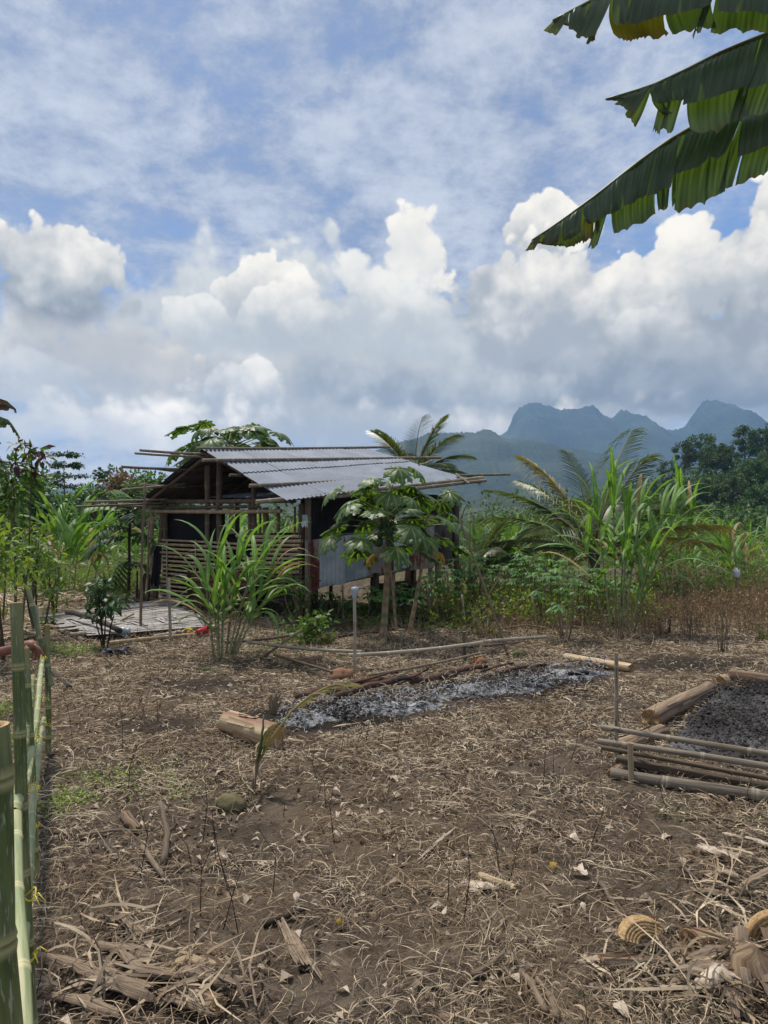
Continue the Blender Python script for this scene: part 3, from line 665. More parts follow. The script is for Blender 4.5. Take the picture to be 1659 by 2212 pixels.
# gable wall: rows of bamboo on dark netting
row = 0
for k in range(16):
    y = 1169 + k * 8.9; x0 = 356 + rnd.uniform(-4, 3) ; x1 = 440 + rnd.uniform(-8, 12) if k > 6 else 520 + rnd.uniform(-30, 40)
    pole('wall_slat', gable(x0, y - 3) - UH * 0.06, gable(x1, y + 4 + k * 0.2 + (x1 - 440) * 0.03) - UH * 0.06, 0.023 * rnd.uniform(.8, 1.2), 'bamboo_tan', hut, n=7)
for k in range(13):
    y = 1158 + k * 9.6
    pole('wall_slat', gable(548 + rnd.uniform(-30, 8), y) - UH * 0.06, gable(657 + rnd.uniform(-6, 3), y + 1) - UH * 0.06, 0.027 * rnd.uniform(.75, 1.2), 'bamboo_tan' if k < 9 else 'bamboo_dark', hut, n=7)
for k in range(3):
    x = 372 + 62 * k; pole('batten', gable(x, 1305 + 5 * k) - UH * 0.10, gable(x, 1166) - UH * 0.10, 0.012, 'bamboo_grey', hut, n=6)
# horizontal-ribbed rusty sheet low on the gable
a, b, c, d = gable(424, 1238), gable(566, 1236), gable(568, 1318), gable(428, 1318)
sheet('wall_sheet', b - UH * .12, c - UH * .12, d - UH * .12, a - UH * .12, 'iron_red', hut, seed=31, wave=0.09, amp=0.012)
stick('prop', [gable(426, 1232) - UH * .16, gable(430, 1335) - UH * .16], .022, .024, 'wood_dark', hut)
def cloth(name, pts4, mt, parent, nu=14, nv=10, amp=0.03, seed=0.0, n=None, **tags):
    A, B, C_, D_ = map(Vector, pts4); nn = (B - A).cross(D_ - A).normalized(); V = []
    for i in range(nv + 1):
        for j in range(nu + 1):
            s, t = j / nu, i / nv
            V.append(A.lerp(B, s).lerp(D_.lerp(C_, s), t) + nn * amp * (noise.noise((s * 4 + seed, t * 1.4, seed)) + 0.5 * noise.noise((s * 9, t * 4, seed))) + Vector((0, 0, -1)) * amp * 1.2 * sin(pi * s * 3) ** 2 * (i == nv))
    i = np.arange(nv)[:, None] * (nu + 1); j = np.arange(nu)[None]
    mb = MB(); mb.add([tuple(v) for v in V], [np.stack([i + j, i + j + 1, i + nu + 2 + j, i + nu + 1 + j], -1).reshape(-1, 4)]); return mb.build(name, MAT[mt], parent, **tags)
cloth('netting', [gable(354, 1108) + UH * .06, gable(481, 1108) + UH * .06, gable(481, 1168) + UH * .06, gable(356, 1172) + UH * .06], 'net', hut, amp=0.05)
cloth('netting', [gable(352, 1168) + UH * .05, gable(560, 1160) + UH * .05, gable(566, 1326) + UH * .05, gable(352, 1306) + UH * .05], 'net', hut, amp=0.04, seed=3)
cloth('netting', [gable(478, 1164) + UH * .08, gable(655, 1156) + UH * .08, gable(655, 1290) + UH * .08, gable(478, 1300) + UH * .08], 'tarp', hut, amp=0.02, seed=5)
cloth('netting', [gable(344, 1180) - UH * .10, gable(360, 1176) - UH * .10, gable(356, 1262) - UH * .10, gable(338, 1258) - UH * .10], 'net', hut, amp=0.05, seed=9)
# long wall of upright sheets: left x, right x, top y at each end, bottom y
ws = [(656, 690, 1166, 1164, 1296, 1268, 'iron_rust'), (686, 742, 1164, 1158, 1267, 1262, 'iron_wall'), (738, 800, 1157, 1147, 1258, 1243, 'iron_wall'), (792, 846, 1112, 1112, 1240, 1234, 'iron_rust'),
      (842, 886, 1112, 1112, 1236, 1222, 'iron_pale'), (880, 934, 1112, 1112, 1232, 1226, 'iron_rust'), (929, 974, 1112, 1108, 1222, 1216, 'iron_dark')]
for i, (x0, x1, t0, t1, b0, b1, mt_) in enumerate(ws):
    o = -Vector((UH.y, -UH.x, 0)) * (0.012 * (i % 2)) ; w = Vector((UH.y, -UH.x, 0)) * 0.05
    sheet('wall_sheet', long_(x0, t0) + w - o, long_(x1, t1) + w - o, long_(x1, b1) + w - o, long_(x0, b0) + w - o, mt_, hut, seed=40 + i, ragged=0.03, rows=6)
# dark skins that close the far side and the right-hand end, floor of split bamboo
zf = lambda p: 0.62 + 0.15 * (p - CW).dot(UH)
V3 = lambda p, z: Vector((p.x, p.y, z))
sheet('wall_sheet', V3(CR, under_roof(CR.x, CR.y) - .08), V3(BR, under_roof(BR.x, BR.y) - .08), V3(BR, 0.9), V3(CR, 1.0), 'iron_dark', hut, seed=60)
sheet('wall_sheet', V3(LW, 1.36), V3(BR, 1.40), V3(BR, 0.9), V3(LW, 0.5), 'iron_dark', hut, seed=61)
for k in range(20):
    s = (k + .5) / 20; a, b = CW.lerp(CR, s), LW.lerp(BR, s)
    pole('floor_slat', V3(a, zf(a) + .03), V3(b, zf(b) + .03), 0.06, 'bamboo_dark', hut, n=5, hollow=False)
for s in (0.02, 0.98):
    a, b = CW.lerp(LW, s), CR.lerp(BR, s); pole('floor_beam', V3(a, zf(a) - .06) - UH * .15, V3(b, zf(b) - .06) + UH * .2, .045, 'bamboo_grey' if s < .5 else 'bamboo_dark', hut)
# stilts and what is stacked under the floor
for px, yb, yt, r, mt_, off in ((690, 1345, 1250, .028, 'wood_dark', .1), (708, 1340, 1250, .03, 'wood_dark', .5), (722, 1338, 1250, .04, 'wood_dark', .8), (738, 1336, 1250, .03, 'wood_dark', .4), (812, 1352, 1236, .04, 'wood_dark', .0), (858, 1334, 1228, .05, 'bamboo_tan', .15), (910, 1326, 1215, .03, 'wood_dark', .3), (947, 1328, 1205, .05, 'bamboo_tan', .0), (936, 1330, 1215, .04, 'bamboo_grey', .1), (672, 1350, 1270, .035, 'wood_dark', .05)):
    w = -Vector((UH.y, -UH.x, 0)) * off; a = long_(px, yb) + w; b = long_(px, yt) + w
    pole('stilt', (a.x, a.y, gh(a.x, a.y) - .1), (b.x + rnd.uniform(-.03, .03), b.y, b.z + .12), r, mt_, hut, hollow=False)
pole('brace', gable(333, 1200), gable(300, 1108) - VD * -.2, .022, 'bamboo_grey', hut); pole('brace', gable(300, 1140) + VD * .3, gable(350, 1112), .022, 'bamboo_grey', hut)
# things in, under and on the hut
wp = thing('bamboo_pile', long_(910, 1330), 'dark pile of cut bamboo poles stacked under the hut floor', 'bamboo pile')
w = -Vector((UH.y, -UH.x, 0))
for k in range(16):
    a = long_(852, 1300 - (k // 4) * 9) + w * (.35 + .11 * (k % 4)); b = long_(925, 1290 - (k // 4) * 9) + w * (.35 + .11 * (k % 4))
    pole('bamboo_pole', a, b, .034, 'bamboo_dark', wp, n=7)
pole('rack_rail', long_(848, 1314) + w * .2, long_(928, 1306) + w * .2, .03, 'bamboo_grey', wp); pole('rack_rail', long_(848, 1314) + w * .75, long_(928, 1306) + w * .75, .03, 'bamboo_dark', wp)
for px in (850, 888, 926):
    for o in (.2, .75): a = long_(px, 1312) + w * o; pole('rack_leg', (a.x, a.y, gh(a.x, a.y) - .05), a, .025, 'bamboo_dark', wp, n=6, hollow=False)
cloth('plastic_bag', [long_(650, 1112) - w * .05, long_(660, 1112) - w * .05, long_(663, 1134) - w * .05, long_(649, 1134) - w * .05], 'plastic_clear', None, 6, 6, 0.04, label='small clear plastic bag hanging at the open corner of the hut', cat='bag')
mb = MB(); c = G(843, 1322) ; 
for k in range(7):
    q = c + Vector((rnd.uniform(-.14, .14), rnd.uniform(-.1, .1), .10 + rnd.uniform(-.06, .1))); mb.leaves([q] * 3, rng.normal(0, 1, (3, 3)), rng.normal(0, 1, (3, 3)), .22, .2, 0, .25, .3)
mb.build('white_rag', MAT['plastic_white'], None, label='crumpled white plastic rag on the ground under the hut', cat='rag')

# ------------------------------------------------------------------ bamboo deck
deck = thing('bamboo_deck', G(270, 1345), 'weathered grey-white split bamboo deck lying beside the hut', 'deck')
zd = 0.10
D0, D1, D2, D3 = [G(*q) + Vector((0, 0, zd)) for q in ((88, 1349), (180, 1390), (468, 1366), (372, 1310))]
for k in range(34):
    t = (k + .5) / 34; a, b = D0.lerp(D1, t), D3.lerp(D2, t)
    e0, e1 = rnd.uniform(-.02, .1), rnd.uniform(-.06, .02); a2, b2 = a.lerp(b, e0), a.lerp(b, 1 + e1)
    wd = (D1 - D0).length / 34 * rnd.uniform(.8, 1.05) * 1.25; m = 9; pts, sdv = [], []
    for i in range(m): pts.append(a2.lerp(b2, i / (m - 1)) + Vector((0, 0, .012 * noise.noise((k * 3.1, i * .9, 0)) + .01 * rnd.random() - .004 * (k % 2)))); sdv.append(((D1 - D0).normalized()))
    mb = MB(); mb.ribbon(pts, [wd * rnd.uniform(.85, 1.05) for _ in range(m)], sdv, -0.10, (0.25, 0.0), across=3, seed=k)
    mb.build('deck_slat', MAT['slat_white'], deck)
for k in range(7):
    t = k / 6; a, b = D0.lerp(D3, t), D1.lerp(D2, t); pole('joist', a + Vector((0, 0, -.06)), b + Vector((0, 0, -.06)) + (b - a).normalized() * .08, .035, 'bamboo_dark', deck)
for k in range(6):
    a = D0.lerp(D1, -.02 + .035 * k); b = D3.lerp(D2, -.03 + .04 * k); pole('edge_pole', a - (b - a) * .05 + Vector((0, 0, .03 + .006 * k)), b + Vector((0, 0, .03)), .018, 'slat_white', deck, n=6)
for k in range(14):
    t = rnd.random(); a = D0.lerp(D1, .2 + .8 * rnd.random()).lerp(D3.lerp(D2, .5), .05 + .8 * t); d_ = Vector((rnd.uniform(.1, .35), -rnd.uniform(.25, .5), 0))
    mb = MB(); mb.ribbon([a + Vector((0, 0, .02)), a + d_ * .5 + Vector((0, 0, .024)), a + d_ + Vector((0, 0, .02))], .05, [Vector((.9, .4, 0)).normalized()] * 3, -.1, (.2, 0)); mb.build('deck_slat', MAT['slat_white'], deck)
a, b = G(145, 1352), G(258, 1388)
stick('old_log', [a + Vector((0, 0, .22)), a.lerp(b, .5) + Vector((0, 0, .23)), b + Vector((0, 0, .16))], .045, .035, 'wood_dark', None, 8, label='dark weathered log lying across the left corner of the bamboo deck', cat='log')
pole('bamboo_pole', P(248, 1346, 10.6), P(288, 1326, 11.3), .022, 'bamboo_grey', label='short loose bamboo pole resting on top of the weathered deck', cat='pole')
for k, (x0, y0, x1, y1) in enumerate(((2, 1374, 175, 1356), (60, 1348, 130, 1344), (150, 1386, 250, 1376), (235, 1398, 420, 1378), (130, 1374, 200, 1368), (40, 1332, 120, 1322), (330, 1384, 446, 1362), (120, 1366, 240, 1366))):
    pole('bamboo_pole', G(x0, y0, .05 + .02 * (k % 3)), G(x1, y1, .05 + .02 * (k % 3)), .028, 'bamboo_tan' if k % 2 else 'bamboo_grey', group='loose poles around the deck', cat='pole',
         label=['long tan-grey bamboo pole on the ground left of the deck', 'grey bamboo pole end poking out at the far left of the deck', 'grey pole on the ground at the near left corner of the deck', 'long pole lying along the near edge of the deck', 'tan pole under the left corner of the deck', 'thin pole on the ground behind the left end of the deck', 'dark grey pole at the near right edge of the deck by the red scoop', 'tan pole lying parallel under the left side of the deck'][k])
# thin upright stakes round the deck
stick('stake', [P(304, 1368, 10.35), P(306, 1200, 10.35), P(313, 1044, 10.35)], .022, .016, 'stick', label='tall thin brown stake standing in the near edge of the deck', cat='stake')
pole('stake', G(368, 1386) , P(365, 1250, 9.6), .02, 'bamboo_grey', label='short grey bamboo stake at the near right edge of the deck', cat='stake')
stick('stake', [G(318, 1310), P(322, 1120, 13.2)], .02, .016, 'stick', label='thin pale stake standing behind the deck by the hut corner post', cat='stake')
rk = thing('stick_rail', G(300, 1302), 'low rail of sticks beyond the deck left of the hut', 'rail')
for px, y0, y1 in ((296, 1306, 1232), (322, 1304, 1240), (340, 1302, 1245)): stick('upright', [G(px, y0), P(px, y1, G(px, y0).y)], .02, .016, 'wood_dark', rk)
stick('rail', [P(290, 1220, 14.0), P(352, 1216, 14.0)], .016, .014, 'bamboo_grey', rk)
for k in range(7): a = gable(336 - 2 * k, 1306) - UH * .25; stick('bundle_stick', [a, a + Vector((.06 + .01 * k, .05, .62))], .016, .012, 'wood_dark', rk)

# ------------------------------------------------------------------ plant kit
def rot_about(v, ax, a): return Matrix.Rotation(a, 3, ax) @ v
def blade_curve(p, d, L, droop, m=9, gamma=1.6, twist=0.0):
    """points of a leaf that leaves p along d and bends over under its weight; droop = total bend in radians"""
    p, d = Vector(p), Vector(d).normalized(); hz_ = Vector((d.x, d.y, 0))
    if hz_.length < 1e-3: hz_ = Vector((1, 0, 0))
    hz_.normalize(); ax = Vector((-hz_.y, hz_.x, 0))       # turning about ax lowers the leaf
    pts, sides, st = [p.copy()], [], L / (m - 1)
    for i in range(m):
        k = i / (m - 1); a = droop * k ** gamma
        dd = rot_about(d, ax, a)
        s = rot_about(ax, dd, twist * k); sides.append(s)
        if i < m - 1: pts.append(pts[-1] + dd * st)
    return pts, sides
def long_leaf(mb, p, d, L, W, droop, tint=(0.0, 0.8), m=10, fold=0.12, twist=0.0, gamma=1.5, mi=0, across=5):
    pts, sd = blade_curve(p, d, L, droop, m, gamma, twist)
    w = [W * min(1, 0.55 + 2.2 * k) * (1 - max(0, (k - 0.35) / 0.65) ** 1.7) + 0.0015 for k in np.linspace(0, 1, m)]
    mb.ribbon(pts, w, sd, fold, tint, mi, across)
def cane(base, label, n, h, L, W=0.045, spread=0.35, lean=0.25, leaves=8, seed=1, group='cane clumps', dry=0.1, part_leaves=True, stalks=None, name='cane_clump', stalk_r=0.016):
    r = random.Random(seed); t = thing(name, base, label, 'cane', group); fol = MB()
    for i in range(n):
        a = r.uniform(0, 2 * pi); rad = spread * sqrt(r.random()); b = base + Vector((cos(a) * rad * .5, sin(a) * rad * .5, -.03))
        lv = Vector((cos(a) * lean * r.uniform(.2, 1), sin(a) * lean * r.uniform(.2, 1), 1))
        hh = h * r.uniform(.55, 1.0)
        if stalks: b = base + Vector(stalks[i][0]); lv = Vector((stalks[i][1][0], stalks[i][1][1], 1)); hh = stalks[i][2]
        top = b + lv * hh; mid = b.lerp(top, .45) + Vector((lv.x, lv.y, 0)) * -.06 * hh
        mb = MB(); pts, rad_, tn = [], [], []; m = max(5, int(hh / .1))
        for k in range(m + 1):
            q = k / m; c = b.lerp(mid, q * 2) if q < .5 else mid.lerp(top, q * 2 - 1)
            for e, s, ti in ((-.008, 1, 0), (0, 1.14, .9), (.008, 1, .1)):
                pts.append(c + Vector((0, 0, e))); rad_.append(stalk_r * (1 - .45 * q) * s); tn.append(ti)
        mb.tube(pts, rad_, 6, tint=tn, seed=r.random() * 9); mb.build('stalk', MAT['cane_stalk'], t)
        ph = r.uniform(0, pi); up = (top - mid).normalized()
        for j in range(leaves):
            q = j / (leaves - 1); at = b.lerp(mid, .7).lerp(top, .25 + .75 * q) if q < .6 else mid.lerp(top, .55 + .45 * q)
            az = ph + (j % 2) * pi + r.uniform(-.7, .7); th = (1.0 - q) * .75 + .12 + r.uniform(-.06, .16)
            hd = Vector((cos(az), sin(az), 0)); d = up * cos(th) + hd * sin(th)
            mb = MB() if part_leaves else fol
            ll = L * r.uniform(.7, 1.1) * (.65 + .5 * sin(pi * (.15 + .75 * q)))
            isdry = r.random() < dry * (1.6 - q); dr = r.uniform(1.2, 2.5) * (1.1 - .30 * q) + (.6 if isdry else 0)
            long_leaf(mb, at, d, ll, W * r.uniform(.75, 1.1), dr, (r.uniform(0, .12), r.uniform(.3, .75)), 10, .14, r.uniform(-.7, .7), r.uniform(1.5, 2.9), 1 if isdry else 0)
            if part_leaves: mb.build('leaf', [MAT['leaf_cane'], MAT['leaf_cane_dry']], t)
    if not part_leaves: fol.build('leaves', [MAT['leaf_cane'], MAT['leaf_cane_dry']], t)
    return t

# ---- papaya
def papaya_leaf_mesh(nm, petiole, droop, old=False, seed=0, pitch=0.0):
    r = random.Random(seed); mb = MB(); P0 = Vector((petiole, 0, 0.0))
    pet = [(0, 0, 0), (petiole * .35, 0, .05 * petiole), (petiole * .75, 0, .05 * petiole), (petiole, 0, 0)]
    mb.tube(pet, [.011, .008, .006, .005], 5, mi=1)
    lob = [(0, 1.0), (34, .98), (-34, .98), (70, .86), (-70, .86), (108, .68), (-108, .68), (148, .46), (-148, .46)]
    R_ = .34
    prof = [(0.0, .012), (.14, .075), (.28, .15), (.40, .19), (.50, .31), (.545, .19), (.62, .12), (.74, .22), (.79, .12), (.88, .07), (1.0, .0)]
    def bend(x, y, z=0.0):
        q = sqrt(x * x + y * y); bx, bz = x * (1 - .35 * droop * q / R_ * .6), z - droop * .55 * q * q / R_ + .10 * q * abs(sin(2.6 * atan2(y, x)))
        return (P0.x + bx * cos(pitch) + bz * sin(pitch), y * (1 - .2 * droop * q / R_), -bx * sin(pitch) + bz * cos(pitch))
    for a, l in lob:
        a = radians(a + r.uniform(-4, 4)); l = R_ * l * r.uniform(.92, 1.06); ca, sa = cos(a), sin(a)
        V, T = [], []
        for t, w in prof:
            x, ww = l * t, l * w * r.uniform(.85, 1.15)
            for s in (-1, -.12, 0, .12, 1):
                xx = x + (abs(ww) * .35 if abs(s) == 1 and .4 < t < .9 else 0); yy = ww * s
                V.append(bend(xx * ca - yy * sa, xx * sa + yy * ca, -.012 * abs(s) * (w > .02) + .002 * r.random())); T.append(.95 * (1 - .5 * t) if s == 0 else (.10 if abs(s) < .5 else r.uniform(0, .1)))
        k = len(prof); i = np.arange(k - 1)[:, None] * 5; j = np.arange(4)[None]
        mb.add(V, [np.stack([i + j, i + j + 1, i + 6 + j, i + 5 + j], -1).reshape(-1, 4)], T)
    o = mb.build(nm, [MAT['leaf_papaya_old' if old else 'leaf_papaya'], MAT['petiole']]); me = o.data; bpy.data.objects.remove(o); return me
PAP = [[papaya_leaf_mesh('papaya_leaf', p, d, False, s + 4 * k, radians(pt)) for s, (p, d) in enumerate(((.62, .45), (.72, .8), (.54, 1.0)))] for k, pt in enumerate((5, 32, 60, 85))]
PAP_OLD = [papaya_leaf_mesh('papaya_old_leaf', .38, 1.5, True, 9), papaya_leaf_mesh('papaya_old_leaf', .45, 1.1, True, 10)]
def papaya(base, top, label, r0, nleaf, crown, leaf=1.0, fruit=0, old=(), seed=0, elev=(-25, 60), aim=None):
    r = random.Random(seed); t = thing('papaya_tree', base, label, 'papaya tree', 'papaya trees')
    mb = MB(); pts, rad, tn = [], [], []; H = (top - base).length; m = int(H / .045)
    for i in range(m + 1):
        q = i / m; c = base.lerp(top, q) + Vector((sin(q * 3) * .03, 0, -.04 * (1 - q)))
        pts.append(c); rad.append(r0 * (1.25 - .62 * q ** .7 + .30 * max(0, .12 - q) / .12) * (1.06 if i % 3 == 0 else 1)); tn.append(.55 if i % 3 == 0 else 0)
    mb.tube(pts, rad, 10, tint=tn); mb.build('trunk', MAT['papaya_trunk'], t)
    ax = (top - base).normalized()
    for i in range(nleaf):
        q = i / max(1, nleaf - 1); az = i * 2.399 + r.uniform(-.3, .3); el = radians(elev[0] + (elev[1] - elev[0]) * q + r.uniform(-9, 9))
        if aim and i < len(aim): az, el = radians(aim[i][0]), radians(aim[i][1])
        d = Vector((cos(az) * cos(el), sin(az) * cos(el), sin(el))); s = leaf * r.uniform(.85, 1.12) * (1 - .25 * max(0, q - .7) / .3)
        at = top - ax * crown * (1 - q)
        tip_drop = d.copy(); tip_drop.z -= .1
        M_ = frame_from(tip_drop, (0, 0, 1), at, s) @ Matrix.Rotation(r.uniform(-.3, .3), 4, 'X')
        inst('leaf', PAP[max(0, min(3, int((math.degrees(el) + 22) / 26)))][i % 3], M_, t)
    for (az, el, dz, s, k) in old:
        az, el = radians(az), radians(el); d = Vector((cos(az) * cos(el), sin(az) * cos(el), sin(el)))
        o = inst('old_leaf', PAP_OLD[k], frame_from(d, (0, 0, 1), top - ax * dz, s), t); o['label'] = 'yellowed drooping papaya leaf'
    for i in range(fruit):
        az = i * 2.2 + r.uniform(-.3, .3); dz = .10 + .033 * i; s = r.uniform(.8, 1.1) * (.7 + .3 * min(1, i / 5))
        c = top - ax * dz + Vector((cos(az), sin(az), 0)) * (r0 * .75 + .035); mb = MB()
        prof = [(0, .004), (.1, .022), (.3, .044), (.55, .052), (.8, .040), (.94, .018), (1, .003)]
        d = Vector((cos(az) * .25, sin(az) * .25, -1)).normalized()
        mb.tube([c + d * (.15 * s * a) for a, _ in prof], [w * s for _, w in prof], 9); mb.build('fruit', MAT['papaya_fruit'], t)
    return t

# ---- palm
def frond(name, p, d, L, droop, parent, mt, leaflet=.55, n=46, hang=.5, seed=0, gamma=1.3, tip=.0, W=.032, start=.16):
    r = random.Random(seed); m = 18; pts, sides = blade_curve(p, d, L, droop, m, gamma); mb = MB()
    mb.tube(pts, [.022 * (1 - .85 * i / (m - 1)) + .002 for i in range(m)], 5, tint=.9)
    for i in range(n):
        q = start + (1 - start) * i / n; f = q * (m - 1); k = min(int(f), m - 2); c = pts[k].lerp(pts[k + 1], f - k); tg = (pts[k + 1] - pts[k]).normalized(); s = sides[k]
        up = s.cross(tg)
        ll = leaflet * (sin(pi * min(1, .22 + .72 * (q - start) / (1 - start))) ** .8) * r.uniform(.85, 1.1) + .05
        for e in (-1, 1):
            dd = (tg * (.40 + .45 * q) + s * e * 1.0 + up * r.uniform(-.05, .3)).normalized()
            p1 = c + dd * ll * .5; p2 = c + dd * ll + Vector((0, 0, -hang * ll * r.uniform(.6, 1.1)))
            pm = c.lerp(p1, .5); sv = dd.cross(up).cross(dd)
            sv = sv.normalized() if sv.length > 1e-3 else up
            sv = (sv * .8 + tg * .5).normalized()
            mb.ribbon([c, pm, p1.lerp(p2, .12), p1.lerp(p2, .55) + Vector((0, 0, hang * .08 * ll)), p2], [W * .6, W, W * .9, W * .6, .002], [sv] * 5, .1, (r.uniform(0, .3), .1), across=2)
    return mb.build(name, MAT[mt], parent)
def palm(base, top, label, fronds, tr=.1, seed=0):
    t = thing('coconut_palm', base, label, 'palm tree', 'young coconut palms')
    mb = MB(); mb.tube([base - Vector((0, 0, .1)), base.lerp(top, .5) + Vector((.02, 0, 0)), top], [tr * 1.4, tr, tr * .8], 9); mb.build('trunk', MAT['bark'], t)
    for i, (az, el, L, dr, mt, hg, *gm) in enumerate(fronds):
        a, e = radians(az), radians(el); d = Vector((cos(a) * cos(e), sin(a) * cos(e), sin(e)))
        frond('frond', top, d, L, dr, t, mt, leaflet=.31 * L, n=66, hang=hg, seed=seed * 50 + i, gamma=gm[0] if gm else 1.3, W=.019 + .004 * L)
    return t

# ---- leafy shrubs
def scatter_leaves(mb, centres, spread, n, L, W, tint=(0, 1), updir=.35, mi=0, droop=.15, zs=.8):
    k = len(centres) * n; c = np.repeat(np.array([tuple(q) for q in centres]), n, 0)
    off = rng.normal(0, 1, (k, 3)); off /= np.linalg.norm(off, axis=1)[:, None]; off *= (rng.random(k) ** .4)[:, None]
    sp = np.repeat(np.broadcast_to(np.asarray(spread, float), (len(centres),)), n)[:, None]
    d = off + rng.normal(0, .5, (k, 3)) + (0, 0, -.15); up = rng.normal(0, .45, (k, 3)) + (0, 0, 1)
    mb.leaves(c + off * sp * (1, 1, zs), d, up, L * rng.uniform(.6, 1.15, k), W * rng.uniform(.7, 1.1, k), rng.uniform(tint[0], tint[1], k), droop=droop, mi=mi)
def shrub(name, base, label, h, w, mt, cat='shrub', stems=5, L=.12, W=.05, clumps=26, n=12, group=None, low=.25, stem_r=.012, stem_mt='stick', tint=(0, 1), seed=0, extra=None, lean=(0, 0)):
    r = random.Random(seed); t = thing(name, base, label, cat, group); tips = []
    for i in range(stems):
        a = r.uniform(0, 2 * pi); q = w * sqrt(r.random()) * .5; tp = base + Vector((cos(a) * q + lean[0] * h, sin(a) * q + lean[1] * h, h * r.uniform(.65, .98))); b = base + Vector((cos(a) * q * .15, sin(a) * q * .15, -.03))
        mid = b.lerp(tp, .5) + Vector((r.uniform(-.05, .05), r.uniform(-.05, .05), 0)); tips.append((b, mid, tp))
        stick('stem', [b, mid, tp], stem_r * r.uniform(.7, 1.1), stem_r * .4, stem_mt, t, 5)
    cs = []
    for i in range(clumps):
        b, mid, tp = tips[i % len(tips)]; q = low + (1 - low) * sqrt(r.random()); c = b.lerp(mid, q * 2) if q < .5 else mid.lerp(tp, q * 2 - 1)
        e = w * .32 * (1.2 - q * .5); cs.append(c + Vector((r.gauss(0, e * .7), r.gauss(0, e * .7), r.gauss(0, .06 * h))))
    mb = MB(); scatter_leaves(mb, cs, w * .16 + .03, n, L, W, tint)
    mats = [MAT[mt]]
    if extra:
        em, frac = extra; mats.append(MAT[em]); k = max(1, int(clumps * frac)); scatter_leaves(mb, [c for c in sorted(cs, key=lambda q: -q.z)[:k]], w * .14 + .03, n, L, W, tint, mi=1)
    mb.build('foliage', mats, t); return t
def cassava(base, label, h, w, stems=4, seed=0, tops=7, leaf=.15, group='cassava plants'):
    """bare forked stems carrying hand-shaped leaves"""
    r = random.Random(seed); t = thing('cassava_plant', base, label, 'cassava', group); mb = MB()
    for i in range(stems):
        a = r.uniform(0, 2 * pi); q = w * .5 * r.uniform(.2, 1); b = base + Vector((cos(a) * .05, sin(a) * .05, -.03)); tp = base + Vector((cos(a) * q, sin(a) * q, h * r.uniform(.7, 1)))
        mid = b.lerp(tp, .45) + Vector((cos(a) * .08, sin(a) * .08, 0)); stick('stem', [b, mid, tp], .014, .007, 'stick', t, 5)
        for j in range(tops):
            c = mid.lerp(tp, .1 + .9 * sqrt(r.random())); aa = r.uniform(0, 2 * pi); pl = r.uniform(.10, .26) * (w + .3); hub = c + Vector((cos(aa) * pl, sin(aa) * pl, r.uniform(-.02, .14)))
            mb.tube([c, c.lerp(hub, .5) + Vector((0, 0, .02)), hub], [.004, .003, .002], 4, tint=.5, mi=1)
            k = 7; fa = aa + np.radians(np.array([-130, -85, -42, 0, 42, 85, 130])) ; s = leaf * r.uniform(.7, 1.15)
            d = np.stack([np.cos(fa), np.sin(fa), np.full(k, -.25 + r.uniform(-.25, .15))], 1)
            mb.leaves([tuple(hub)] * k, d, np.tile((r.uniform(-.2, .2), r.uniform(-.2, .2), 1), (k, 1)), s * np.array([.55, .8, .95, 1, .95, .8, .55]), s * .26, r.uniform(0, .9), .08, .12)
    mb.build('foliage', [MAT['leaf_cassava'], MAT['petiole']], t); return t

# ---- trees
def tree_parts(h, w, seed, lobes=26, n=70, L=.5, W=.34, mt='leaf_forest', trunk_r=.16, shape='round', bottom=.35):
    r = random.Random(seed); tb = MB(); cb = MB(); cs, sp = [], []
    tb.tube([(0, 0, -.4), (.1 * r.uniform(-1, 1), 0, h * .4), (.2 * r.uniform(-1, 1), .1, h * .85)], [trunk_r * 1.25, trunk_r, trunk_r * .3], 7)
    for i in range(lobes):
        a = r.uniform(0, 2 * pi); q = r.random()
        z = h * (bottom + (1 - bottom) * q)
        prof = {'round': sin(pi * (.12 + .80 * q)) ** .7, 'cone': 1.05 - q, 'tiers': (.95 - .55 * q)}[shape]
        if shape == 'tiers': z = h * (bottom + (1 - bottom) * (int(q * 7) + .5 + r.uniform(-.1, .1)) / 7)
        rad = w * .5 * prof * sqrt(r.uniform(.15, 1)); c = Vector((cos(a) * rad, sin(a) * rad, z)); cs.append(c); sp.append(w * (.14 if shape != 'tiers' else .10) * r.uniform(.7, 1.3))
        s0 = Vector((0, 0, z * r.uniform(.6, .85) if shape != 'tiers' else z - .1)); tb.tube([s0, s0.lerp(c, .5) + Vector((0, 0, .1)), c], [trunk_r * .35, trunk_r * .2, .02], 4)
    scatter_leaves(cb, cs, sp, n, L, W, zs=.8 if shape != 'tiers' else .16)
    o1 = tb.build('trunk', MAT['bark']); o2 = cb.build('crown', MAT[mt]); m1, m2 = o1.data, o2.data
    bpy.data.objects.remove(o1); bpy.data.objects.remove(o2); return m1, m2
def plant_tree(parts, loc, label, s=1.0, rz=0.0, group='trees on the wooded hill', name='tree', sz=None):
    t = thing(name, loc, label, 'tree', group); M_ = Matrix.Translation(loc) @ Matrix.Rotation(rz, 4, 'Z') @ Matrix.Diagonal((s, s, sz or s, 1))
    inst('trunk', parts[0], M_, t); inst('crown', parts[1], M_, t); return t

